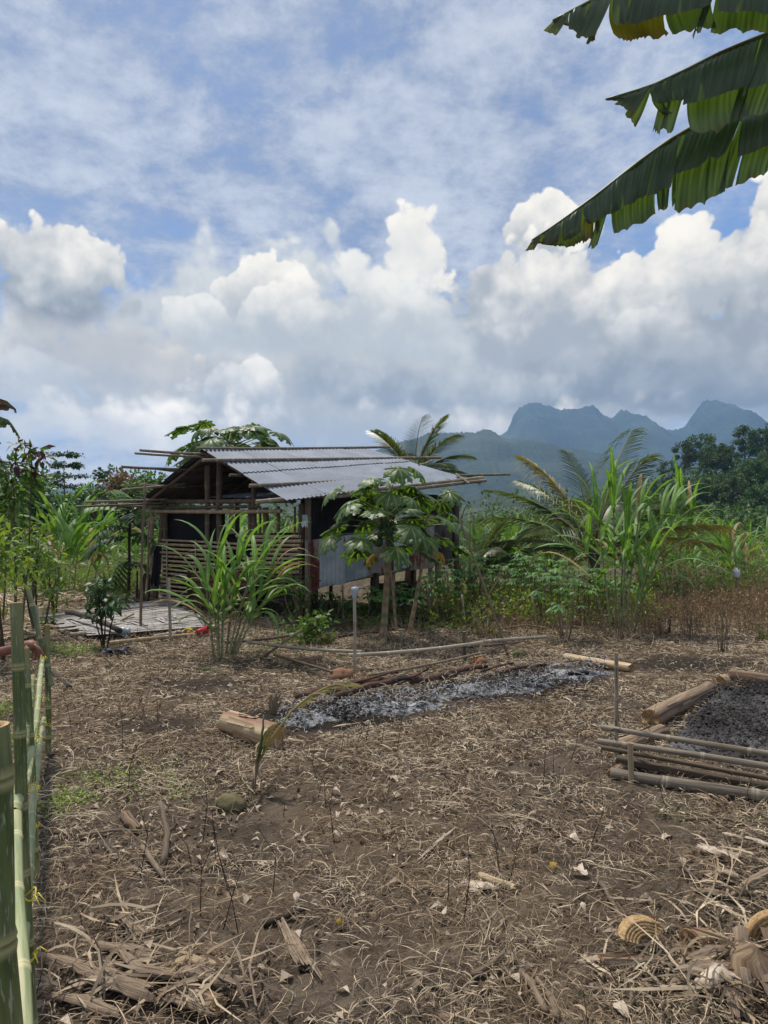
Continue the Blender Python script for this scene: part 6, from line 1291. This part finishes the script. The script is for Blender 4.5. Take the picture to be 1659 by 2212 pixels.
for k, (pts, w, mt_, lb) in enumerate((([(1480, 2104, .04), (1540, 2096, .06), (1590, 2085, .05)], [.03, .07, .03], 'fibre', 'wide grey sheath above the rotting stump'), ([(1440, 2150, .03), (1510, 2128, .06), (1580, 2120, .05)], [.015, .06, .04], 'fibre', 'purplish grey sheath left of the rotting stump'), ([(1500, 2160, .03), (1550, 2140, .06), (1590, 2150, .04)], [.04, .08, .05], 'dead_leaf', 'broad dry leaf piece against the rotting stump'), ([(1575, 1956, .03), (1620, 1930, .05), (1665, 1905, .05)], [.02, .03, .03], 'fibre', 'grey split sheath near the right edge above the slices'),
                                          ([(1495, 1930, .01), (1540, 1945, .03), (1590, 1950, .02)], [.03, .05, .02], 'fibre', 'bundle of grey fibre strips near the right edge'), ([(1530, 1905, .02), (1560, 1900, .03), (1600, 1908, .02)], [.02, .04, .03], 'dead_leaf', 'pale leaf shred above the grey fibre bundle'), ([(1560, 2160, .03), (1585, 2190, .05), (1600, 2225, .03)], [.03, .05, .05], 'fibre', 'tawny sheath at the bottom right corner'), ([(1250, 2090, .01), (1300, 2084, .02), (1340, 2080, .01)], [.02, .03, .02], 'dead_leaf', 'pale leaf shreds left of the honeycomb slice'),
                                          ([(1560, 1812, .02), (1620, 1826, .03), (1665, 1840, .02)], [.02, .035, .03], 'dead_leaf', 'white dry leaf strip at the right edge'), ([(1520, 1842, .02), (1550, 1858, .03), (1600, 1862, .02)], [.05, .06, .03], 'dead_leaf', 'curled grey leaf shred near the right edge'))):
    peel('banana_sheath', pts, w, lb, mt_, .9, 40 + k)
# curled dry leaves big enough to pick out
DL = [(1440, 1818, .07, 'curled grey dry leaf standing on its edge right of centre'), (1195, 1880, .06, 'rolled pale dry leaf right of the yellowish stem piece'), (1250, 1892, .09, 'large crumpled dry leaf left of the grey fibre strips'), (1240, 1822, .06, 'whitish crumpled leaf above the rolled one'), (1475, 1872, .06, 'cup-shaped pale dry leaf near the right edge'), (850, 1690, .08, 'pale dry leaf below the ash heap'), (475, 1676, .07, 'white flat chip of bark left of the dead sprout'), (725, 1716, .06, 'curled dry leaf right of the dead sprout'), (730, 1770, .05, 'broken white leaf in the centre foreground'),
      (732, 2010, .04, 'yellow oval leaf above the wood chip'), (725, 1812, .05, 'pale torn leaf in the centre'), (1100, 1650, .07, 'pale curled husk left of the bed fence'), (1080, 1642, .05, 'second husk beside the pale curled one'), (1260, 1975, .04, 'tan leaf scrap left of the honeycomb slice'), (1395, 1955, .06, 'upright whitish leaf scrap above the slice'), (560, 2110, .05, 'pale leaf at the lower centre left'), (1340, 2196, .07, 'white crumpled leaves at the bottom right'), (640, 1950, .05, 'pale torn leaf above the dark rotten branch'), (1150, 1770, .04, 'white leaf scrap near the picture centre right'), (1300, 1760, .05, 'tan dry leaf in the right half'), (1500, 1712, .06, 'flat tan leaf below the lowest bed rail'), (690, 1590, .05, 'pale bent strip below the ash heap'), (795, 1570, .07, 'tan splinter lying on the edge of the ash'), (1370, 1470, .06, 'dry leaf standing by the split tan log'), (1350, 1495, .05, 'tan dry leaf near the bed post')]
for k, (px, py, L_, lb) in enumerate(DL):
    mb = MB(); c = G(px, py, .012); a = rnd.uniform(0, 2 * pi); d = Vector((cos(a), sin(a), rnd.uniform(0, .25))).normalized(); s = Vector((-d.y, d.x, 0)).normalized(); m = 7
    pts = [c + d * L_ * (i / (m - 1) - .5) + Vector((0, 0, .02 * sin(pi * i / (m - 1)) + .01 * rnd.random())) for i in range(m)]
    mb.ribbon(pts, [L_ * .6 * sin(pi * (.1 + .8 * i / (m - 1))) * rnd.uniform(.75, 1.2) for i in range(m)], [(s + Vector((0, 0, rnd.uniform(-.5, .5)))).normalized() for _ in range(m)], rnd.uniform(-.45, .45), (rnd.uniform(0, .3), rnd.uniform(0, .5)), across=5); mb.build('dry_leaf', MAT['leaf_papaya_old' if 'yellow' in lb else 'dead_leaf'], None, label=lb, cat='leaf', group='dry leaves on the ground')

# dead palm sprout
b = G(543, 1712); sp = thing('palm_sprout', b, 'withered coconut sprout with one arching yellow-green frond', 'palm sprout')
stick('stem', [b - Vector((0, 0, .03)), P(556, 1650, b.y), P(566, 1590, b.y), P(570, 1545, b.y + .02)], .016, .005, 'stick', sp)
pts = [P(556, 1650, b.y), P(590, 1590, b.y + .02), P(630, 1535, b.y + .05), P(670, 1502, b.y + .08), P(710, 1482, b.y + .1), P(757, 1473, b.y + .12)]
mb = MB(); mb.tube(pts, [.009, .008, .007, .006, .005, .003], 5, tint=.9)
for k in range(26):
    q = .45 + .55 * k / 26; f = q * 5; i = min(int(f), 4); c = pts[i].lerp(pts[i + 1], f - i); tg = (pts[i + 1] - pts[i]).normalized()
    for s in (-1, 1): e = c + tg * .09 + Vector((0, s * .02, -.02 - .03 * rnd.random())); mb.ribbon([c, c.lerp(e, .5), e], [.008, .011, .002], [Vector((0, .6, .8))] * 3, 0, (.7, .9), across=2)
mb.build('frond', MAT['leaf_palm_dry'], sp)
mb = MB()
for k in range(3): long_leaf(mb, P(556, 1650, b.y), (P(580 - 8 * k, 1580, b.y) - P(556, 1650, b.y)), .32 - .03 * k, .045, .35, (.1, .3), 7); 
mb.build('blade', MAT['leaf_bright'], sp)
mb = MB()
for k in range(12): a = rnd.uniform(0, 6.28); long_leaf(mb, P(552 + rnd.uniform(-4, 4), 1665 + rnd.uniform(-40, 30), b.y), Vector((cos(a), sin(a), .6)), rnd.uniform(.15, .3), .008, 2.3, (0, 0), 8, across=2)
for k in range(7): c = pts[2 + k % 3]; long_leaf(mb, c, Vector((.5, -.2, .2)), rnd.uniform(.14, .24), .007, 2.2, (0, 0), 8, across=2)
mb.build('dead_leaflets', MAT['fibre'], sp, kind='stuff')

# household bits near the deck
c = G(436, 1376); t = thing('plastic_scoop', c, 'red plastic scoop lying at the near right corner of the deck', 'scoop'); mb = MB(); V, T = [], []
prof = [(.0, .05), (.05, .058), (.10, .072), (.145, .085), (.15, .089), (.145, .080), (.10, .067), (.05, .053), (.008, .045)]
for zz, rr_ in prof:
    for j in range(18): a = 2 * pi * j / 18; V.append((c.x + zz * 1.0 - .06, c.y + cos(a) * rr_, c.z + .07 + sin(a) * rr_ * .8 + zz * .25))
i = np.arange(len(prof) - 1)[:, None] * 18; j = np.arange(18)[None]; mb.add(V, [np.stack([i + j, i + (j + 1) % 18, i + 18 + (j + 1) % 18, i + 18 + j], -1).reshape(-1, 4), np.array([list(range(18))])]); mb.build('bowl', MAT['plastic_red'], t)
mb = MB(); mb.box(c + Vector((-.13, 0, .06)), .14, .03, .018); mb.build('handle', MAT['plastic_red'], t)
mb = MB(); c = P(266, 1363, 9.7); mb.tube([c + Vector((x, 0, 0)) for x in (-.10, -.095, .04, .06, .065, .09, .092)], [.02, .055, .055, .04, .042, .042, .005], 12); mb.build('jar', MAT['plastic_clear'], None, label='clear plastic jar lying on the near edge of the deck', cat='jar')
def crumple(name, px, py, s, n, mt_, label, cat):
    mb = MB(); c = G(px, py, .02)
    for k in range(n): q = c + Vector((rnd.gauss(0, s), rnd.gauss(0, s * .6), rnd.uniform(0, .06))); mb.leaves([tuple(q)] * 2, rng.normal(0, 1, (2, 3)) * (1, 1, .3), rng.normal(0, .4, (2, 3)) + (0, 0, 1), s * 1.1, s * .8, rng.random(2), .25, .15)
    return mb.build(name, MAT[mt_], None, smooth=False, label=label, cat=cat)
crumple('plastic_trash', 252, 1416, .09, 16, 'plastic_grey', 'crumpled grey and brown plastic sheet in front of the sapling', 'trash'); crumple('plastic_trash', 276, 1384, .04, 8, 'plastic_white', 'white plastic scraps at the near edge of the deck', 'trash')
mb = MB(); c = G(408, 1372, .05); 
for k in range(5): a = c + Vector((rnd.uniform(-.04, .04), 0, .03)); mb.ribbon([a, a + Vector((.05 * rnd.uniform(-1, 1), -.03, .03)), a + Vector((.12 * rnd.uniform(-1, 1), -.06, -.05))], .022, [Vector((0, .8, .6))] * 3, 0, across=2)
mb.build('yellow_strip', MAT['plastic_yellow'], None, label='knotted yellow plastic strip left of the red scoop', cat='strip')
cable = MB(); cable.tube([gable(428, 1240) - UH * .2, gable(436, 1290) - UH * .25, P(434, 1330, 10.6), P(445, 1352, 10.2), G(462, 1368, .03)], .012, 6); cable.build('black_hose', MAT['black_line'], None, label='thin black hose hanging from the rusty sheet to the ground', cat='hose')
stick('green_pole', [G(432, 1452, .02), G(472, 1448, .02)], .02, .02, 'petiole', None, 7, label='short pale green cane piece on the ground below the cane clump', cat='cane piece')

# ------------------------------------------------------------------ straw, crumbs and weeds: masses nobody could count
def ground_pts(n, dmin, dmax, amax=36, patch=0.0, pscale=.9, pw=1.0):
    out = np.zeros((0, 3))
    while len(out) < n:
        k = int(n * 1.6); d = dmin + (dmax - dmin) * rng.random(k) ** pw; a = np.radians(rng.uniform(-amax, amax, k)); x, y = d * np.tan(a), d
        keep = np.array([noise.noise((p * pscale, q * pscale, 12.3)) + .6 * noise.noise((p * 3.1, q * 3.1, 2.2)) + rng.normal(0, .35) > patch for p, q in zip(x, y)])
        x, y = x[keep], y[keep]; z = np.array([gh(p, q) for p, q in zip(x, y)]); out = np.concatenate([out, np.stack([x, y, z], 1)])
    return out[:n]
def in_bed(p): 
    A, B, D_ = G(1432, 1625), G(1800, 1700), G(1545, 1492); s = (D_ - A); return ((p[:, 0] - A.x) * s.y - (p[:, 1] - A.y) * s.x > 0) & (p[:, 1] > A.y + (p[:, 0] - A.x) * (B.y - A.y) / (B.x - A.x)) & (p[:, 1] < D_.y)
def ash_near(p):
    A = np.array([tuple(G(*q)) for q in ((610, 1568), (860, 1530), (1000, 1505), (1312, 1446))]); m = np.zeros(len(p), bool)
    for a, b in zip(A, A[1:]):
        t = np.clip(((p[:, :2] - a[:2]) @ (b - a)[:2]) / ((b - a)[:2] @ (b - a)[:2]), 0, 1); m |= np.linalg.norm(p[:, :2] - a[:2] - t[:, None] * (b - a)[:2], axis=1) < .42
    return m
def strands(name, p, L, W, lift, tilt, tint, mt_, label, cat=None, curve=.5):
    n = len(p); a = rng.uniform(0, 2 * pi, n); d = np.stack([np.cos(a), np.sin(a), np.zeros(n)], 1); s = np.stack([-np.sin(a), np.cos(a), np.zeros(n)], 1); L = L[:, None]; cv = rng.normal(0, curve, (n, 1)); tl = tilt[:, None]
    V = []
    for t in (0, .33, .67, 1):
        c = p + d * L * (t - .3) * np.cos(tl) + s * L * cv * (t - .3) ** 2 + np.array([0, 0, 1]) * (lift[:, None] + L * np.sin(tl) * t + .010 * np.sin(pi * t))
        w = W[:, None] * (1 if t < .9 else .35) / 2; sv = s * .8 + np.array([0, 0, .6]) * rng.choice([-1, 1], (n, 1))
        V += [c - sv * w, c + sv * w]
    V = np.stack(V, 1).reshape(-1, 3); b = np.arange(n)[:, None, None] * 8; q = (b + np.array([(0, 1, 3, 2), (2, 3, 5, 4), (4, 5, 7, 6)])[None]).reshape(-1, 4)
    mb = MB(); mb.add(V, [q], np.repeat(tint, 8)); return mb.build(name, MAT[mt_], None, kind='stuff', label=label, cat=cat)
p = ground_pts(168000, 1.7, 15, patch=-.30, pw=1.0); p = p[~in_bed(p) & ~(ash_near(p) & (rng.random(len(p)) < .95))]; sc_ = np.zeros(len(p), bool)
for (sx_, sy_, rx_, ry_, k_, _c2) in SCORCH[2:5]: sc_ |= ((p[:, 0] - sx_) / rx_) ** 2 + ((p[:, 1] - sy_) / ry_) ** 2 < rng.uniform(.3, 1.1, len(p))
p = p[~(sc_ & (rng.random(len(p)) < .93))]; p = p[(p[:, 1] > 4.2) | (rng.random(len(p)) < .62 + .14 * (p[:, 1] - 1.7))]; n = len(p)
far_f = np.clip(p[:, 1] / 4, .7, 3)
strands('straw_litter', p, rng.gamma(2.0, .034, n) + .02, rng.gamma(2.3, .00085, n) * far_f + .0007, rng.random(n) ** 2 * .022 + .010, np.abs(rng.normal(0, .09, n)) + (rng.random(n) < .03) * rng.uniform(.3, 1.0, n), np.clip(rng.beta(1.1, 1.0, n), 0, 1), 'straw', 'brown and straw-coloured stalks littering the whole ground', 'straw')
p = ground_pts(15000, 6.8, 20, patch=-.05, pscale=.5, pw=.8); p = p[~in_bed(p) & ~ash_near(p)]; n = len(p)
strands('dry_grass', p, rng.uniform(.08, .30, n), rng.uniform(.003, .006, n), np.full(n, .004), rng.uniform(.3, 1.3, n), np.clip(rng.beta(1.2, 1.5, n), 0, 1), 'straw', 'short dry grass standing between fence, hut and cane', 'dry grass', 1.0)
scatter_bits(24000, lambda q=iter(ground_pts(24000, 1.6, 9, patch=-.4, pscale=.7)): Vector(next(q)) + Vector((0, 0, .012)), lambda: .003 + .017 * rr.random() ** 4, 'soil_clods', 'clod', 'small clods and crumbs of brown soil', flat=.7)
pp = ground_pts(6500, 1.7, 12, patch=-.15, pscale=1.2); n = len(pp); mb = MB(); a = rng.uniform(0, 2 * pi, n)
mb.leaves(pp + (0, 0, .02), np.stack([np.cos(a), np.sin(a), rng.uniform(-.1, .3, n)], 1), rng.normal(0, .5, (n, 3)) + (0, 0, 1), rng.gamma(3, .009, n) + .008, rng.gamma(3, .005, n) + .004, np.clip(rng.beta(.9, 1.2, n), 0, 1), .35, .25); mb.build('leaf_litter', MAT['dead_leaf'], None, kind='stuff', label='small pale dry leaf scraps over the ground', cat='leaf litter')
p = np.array([tuple(ash_pos() + Vector((0, 0, .01))) for _ in range(2600)]); n = len(p)
strands('ash_flakes', p, rng.uniform(.02, .10, n), rng.uniform(.002, .008, n), rng.random(n) * .03, np.abs(rng.normal(0, .3, n)), (rng.random(n) < .6) * 1.0, 'char', 'black and white flakes of burnt leaf on the ash', 'ash')
def pile(cs): return np.array([tuple(G(rnd.gauss(x, sx), rnd.gauss(y, sy), abs(rnd.gauss(0, .02)))) for x, y, sx, sy, k in cs for _ in range(k)])
p = pile([(250, 2130, 90, 28, 80), (420, 2140, 60, 26, 90), (1480, 2110, 90, 40, 130), (1620, 2120, 40, 60, 120), (1560, 1930, 60, 30, 80), (270, 2010, 40, 12, 30), (1600, 1840, 50, 20, 30)]); n = len(p)
strands('husk_shreds', p, rng.gamma(3, .05, n) + .04, rng.uniform(.003, .012, n), rng.random(n) * .03 + .005, np.abs(rng.normal(0, .2, n)), np.clip(rng.beta(1.3, 1.1, n) * .9 + .1, 0, 1), 'straw', 'torn husk fibres strewn over the debris piles', 'husks', .7)
# thin dark dead weed stems standing in the foreground
mb = MB(); W_ = ground_pts(60, 1.9, 6.5, 30, -.05, 1.5)
for q in W_:
    q = Vector(q); h = rnd.uniform(.10, .42); l = Vector((rnd.gauss(0, .12), rnd.gauss(0, .12), 1)); c = q + l * h * .5 + Vector((rnd.gauss(0, .02), 0, 0)); e = q + l * h + Vector((rnd.gauss(0, .05), 0, 0)); mb.tube([q, c, e], [.0022, .0018, .001], 4)
    if rnd.random() < .6: mb.tube([c, c + Vector((rnd.gauss(0, .06), rnd.gauss(0, .04), rnd.uniform(.03, .12)))], [.0015, .0008], 4)
mb.build('dead_weed_stems', MAT['twig'], None, kind='stuff', label='thin dark dead weed stems standing in the foreground', cat='weeds')
# brown dried weeds on the right, sparse ones elsewhere behind
def weeds(name, n, fpos, h, label, mt_, mt2, leafy=3, L=.05):
    mb = MB()
    for _ in range(n):
        q = fpos(); hh = h * rnd.uniform(.35, 1.1) * max(.35, .85 + .9 * noise.noise((q.x * .9, q.y * .9, 4))); l = Vector((rnd.gauss(0, .22), rnd.gauss(0, .22), 1)); c = q + l * hh * .5; e = q + l * hh + Vector((rnd.gauss(0, .05), 0, 0)); mb.tube([q, c, e], [.0045, .0035, .002], 3, cap=False, tint=rnd.random() * .6)
        for _k in range(2): mb.tube([c, c + Vector((rnd.gauss(0, .1), rnd.gauss(0, .1), rnd.uniform(.05, .25) * hh))], [.003, .0015], 3, cap=False, tint=rnd.random() * .6)
        ps = [tuple(c.lerp(e, rnd.random()) + Vector((rnd.gauss(0, .05), rnd.gauss(0, .05), 0))) for _k in range(leafy)]; mb.leaves(ps, rng.normal(0, 1, (leafy, 3)), rng.normal(0, 1, (leafy, 3)), L, L * .4, rng.random(leafy), .2, .2, mi=1)
    mb.build(name, [MAT[mt_], MAT[mt2]], None, kind='stuff', label=label, cat='weeds')
def zone(px0, px1, d0, d1): return lambda: (lambda d, px: Z(Vector(((px - CX) / F * d, d, 0))))(rnd.uniform(d0, d1), rnd.uniform(px0, px1))
mat('weed_brown', [srgb(128, 102, 78), srgb(96, 74, 58)], 0.9, 6, 3, tints=srgb(190, 164, 124), var=0.0); mat('weed_leaf', [srgb(128, 98, 70), srgb(100, 78, 54)], 0.9, 6, 3, tints=srgb(180, 156, 112), trans=.2, tcol=(1.2, 1, .7), var=0.0)
weeds('dry_weeds', 950, zone(1380, 1760, 9.8, 14.5), .70, 'dense brown dried weeds on the right', 'weed_brown', 'weed_leaf', 4)
weeds('dry_weeds', 300, zone(1000, 1420, 9.6, 14), .35, 'brown dried weeds among the cassava plants', 'weed_brown', 'weed_leaf', 3)
weeds('green_weeds', 600, zone(1380, 1760, 13.5, 20), .65, 'green and yellow weeds behind the dry ones on the right', 'weed_brown', 'leaf_bush', 7, .09)
weeds('green_weeds', 700, zone(-60, 345, 14.5, 22), .5, 'green weeds on the slope behind the left saplings', 'weed_brown', 'leaf_bright', 8, .09)
weeds('green_weeds', 420, zone(690, 1010, 10.6, 13.5), .22, 'low weeds around and under the hut stilts', 'weed_brown', 'leaf_bush', 6, .07)
weeds('green_weeds', 620, zone(940, 1420, 10.8, 15), .62, 'leafy weeds filling the space between the cassava plants', 'weed_brown', 'leaf_bright', 8, .08)
# cut cane trash behind the deck
p = np.array([tuple((zone(-60, 70, 9.5, 14)() if rnd.random() < .4 else zone(-40, 330, 13.7, 17)()) + Vector((0, 0, .03))) for _ in range(2200)]); n = len(p)
strands('cane_trash', p, rng.uniform(.25, .8, n), rng.uniform(.008, .025, n), rng.random(n) * .08, np.abs(rng.normal(0, .12, n)), np.clip(rng.beta(1, 2, n), 0, 1), 'straw', 'pale cut cane leaves strewn behind the deck on the left', 'cane trash', .35)
# small green weeds creeping on the left of the clearing
def green_patch(cs, n, sp_, label, L=.03, h=.05):
    mb = MB(); q = np.concatenate([np.stack([rng.normal(c.x, s, k), rng.normal(c.y, s, k), np.zeros(k)], 1) for c, s, k in cs]); q[:, 2] = [gh(a, b) for a, b in q[:, :2]]; q[:, 2] += rng.random(len(q)) ** 2 * h + .01; k = len(q)
    mb.leaves(q, rng.normal(0, 1, (k, 3)) * (1, 1, .3), rng.normal(0, .5, (k, 3)) + (0, 0, 1), rng.uniform(.6, 1.3, k) * L, rng.uniform(.4, .8, k) * L, rng.random(k)); mb.build('creeping_weeds', MAT['leaf_bright'], None, kind='stuff', label=label, cat='weeds')
green_patch([(G(150, 1735), .08, 380), (G(230, 1690), .14, 240), (G(330, 1680), .16, 200), (G(380, 1720), .1, 90), (G(120, 1760), .08, 90)], 0, 0, 'low green weeds creeping at the left of the clearing', .022)
green_patch([(G(170, 1412), .16, 700), (G(120, 1402), .14, 300), (G(10, 1540), .12, 300), (G(15, 1610), .12, 300), (G(560, 1410), .2, 150), (G(620, 1400), .2, 150)], 0, 0, 'thin green grass in front of the deck and beyond the fence', .03, .08)
green_patch([(Vector((rnd.uniform(-1.2, 2.0), rnd.uniform(2.0, 4.5), 0)), .12, 22) for _ in range(26)], 0, 0, 'scattered tiny green seedlings in the foreground soil', .010, .02)

# ------------------------------------------------------------------ the person beside the fence (only forearm and hand reach into the picture)
def skin_mesh(nodes, edges, sub=2):
    me = bpy.data.meshes.new('tmp'); me.from_pydata([n[0] for n in nodes], edges, []); o = bpy.data.objects.new('tmp', me); COL.objects.link(o); md = o.modifiers.new('s', 'SKIN')
    for i, n in enumerate(nodes): r_ = n[1] if isinstance(n[1], tuple) else (n[1], n[1]); me.skin_vertices[0].data[i].radius = r_; me.skin_vertices[0].data[i].use_root = i == 0
    md.use_smooth_shade = True; m2 = o.modifiers.new('d', 'SUBSURF'); m2.levels = sub; m2.render_levels = sub
    dg = bpy.context.evaluated_depsgraph_get(); ev = o.evaluated_get(dg).to_mesh(); V = np.array([tuple(v.co) for v in ev.vertices]); Fc = [list(p.vertices) for p in ev.polygons]; o.evaluated_get(dg).to_mesh_clear(); bpy.data.objects.remove(o); return V, Fc
W0 = P(50, 1396, 4.85); EB = P(-75, 1428, 4.9); SH = Vector((-3.22, 4.98, 1.26)); pv = Vector((-3.72, 5.05, .86))
nod = [(pv, (.15, .12)), (pv.lerp(SH, .5) + Vector((-.08, .0, .06)), (.14, .11)), (Vector((-3.36, 5.1, 1.30)), (.16, .11)), (Vector((-3.22, 5.1, 1.42)), .055), (Vector((-3.13, 5.08, 1.54)), (.085, .09)), (Vector((-3.08, 5.06, 1.63)), .07),
       (SH, .06), (EB, .042), (W0, (.026, .032)), (Vector((-3.42, 5.28, 1.28)), .06), (Vector((-3.38, 5.36, .98)), .045), (Vector((-3.18, 5.22, .86)), .034),
       (pv + Vector((-.02, -.11, -.06)), .085), (Vector((-3.58, 4.92, .45)), .06), (Vector((-3.66, 4.9, .07)), .042), (Vector((-3.52, 4.86, .04)), .035), (pv + Vector((-.02, .12, -.06)), .085), (Vector((-3.60, 5.2, .45)), .06), (Vector((-3.70, 5.22, .07)), .042), (Vector((-3.56, 5.2, .04)), .035)]
ed = [(0, 1), (1, 2), (2, 3), (3, 4), (4, 5), (2, 6), (6, 7), (7, 8), (2, 9), (9, 10), (10, 11), (0, 12), (12, 13), (13, 14), (14, 15), (0, 16), (16, 17), (17, 18), (18, 19)]
person = thing('person', Vector((-3.65, 5.05, 0)), 'bare forearm and hand of a person resting on the green bamboo fence', 'person')
V, Fc = skin_mesh(nod, ed); mb = MB(); mb.add(V, Fc)
H = lambda x, y, d=4.85: P(x, y, d)
def limb(pts, rad, n=8):
    Q = []; R_ = []; m = len(pts)
    for i in range(m - 1):
        for k in range(3): f = k / 3; Q.append(pts[i].lerp(pts[i + 1], f)); R_.append(rad[i] + (rad[i + 1] - rad[i]) * f)
    Q.append(pts[-1]); R_.append(rad[-1]); Q.append(pts[-1] + (pts[-1] - pts[-2]).normalized() * rad[-1] * .7); R_.append(rad[-1] * .35)
    mb.tube(Q, R_, n)
mb.tube([H(36, 1400), H(46, 1396), H(56, 1392, 4.84), H(66, 1391, 4.83), H(74, 1394, 4.82), H(78, 1397, 4.82)], [.031, .028, .033, .038, .034, .02], 12, flat=.75)
limb([H(74, 1393, 4.80), H(84, 1401, 4.79), H(90, 1409, 4.79), H(95, 1416, 4.80)], [.012, .0105, .0095, .008])
limb([H(75, 1396, 4.83), H(83, 1406, 4.82), H(85, 1415, 4.82), H(83, 1423, 4.83)], [.012, .011, .0095, .008])
limb([H(73, 1397, 4.86), H(78, 1409, 4.86), H(78, 1418, 4.86), H(74, 1425, 4.86)], [.0115, .0105, .009, .008])
limb([H(70, 1398, 4.89), H(72, 1409, 4.90), H(71, 1416, 4.90), H(67, 1421, 4.90)], [.0105, .0095, .0085, .007])
limb([H(56, 1397, 4.79), H(60, 1408, 4.77), H(65, 1416, 4.77), H(69, 1421, 4.78)], [.014, .012, .0105, .008])
hd = Vector((-3.12, 5.07, 1.56)); mb.tube([hd + Vector((.07, -.03, .0)), hd + Vector((.11, -.03, -.025))], [.012, .014], 6)
mb.build('body', MAT['skin'], person)
V, Fc = skin_mesh([(n[0], tuple(np.array(n[1] if isinstance(n[1], tuple) else (n[1],) * 2) + .02)) for n in (nod[0], nod[1], nod[2], nod[6], (SH.lerp(EB, .45), .05), nod[9], (nod[9][0].lerp(nod[10][0], .5), .05))], [(0, 1), (1, 2), (2, 3), (3, 4), (2, 5), (5, 6)]); mb = MB(); mb.add(V, Fc); mb.build('shirt', MAT['cloth_shirt'], person)
V, Fc = skin_mesh([(n[0], tuple(np.array(n[1] if isinstance(n[1], tuple) else (n[1],) * 2) + .022)) for n in (nod[0], nod[12], nod[13], (nod[14][0] + Vector((0, 0, .06)), .045), nod[16], nod[17], (nod[18][0] + Vector((0, 0, .06)), .045))], [(0, 1), (1, 2), (2, 3), (0, 4), (4, 5), (5, 6)]); mb = MB(); mb.add(V, Fc); mb.build('trousers', MAT['cloth_trousers'], person)
V, Fc = skin_mesh([(hd + Vector((-.02, .01, .03)), .088), (hd + Vector((0, 0, .10)), .07), (hd + Vector((-.05, .02, -.02)), .06)], [(0, 1), (0, 2)]); mb = MB(); mb.add(V, Fc); mb.build('hair', MAT['hair'], person)
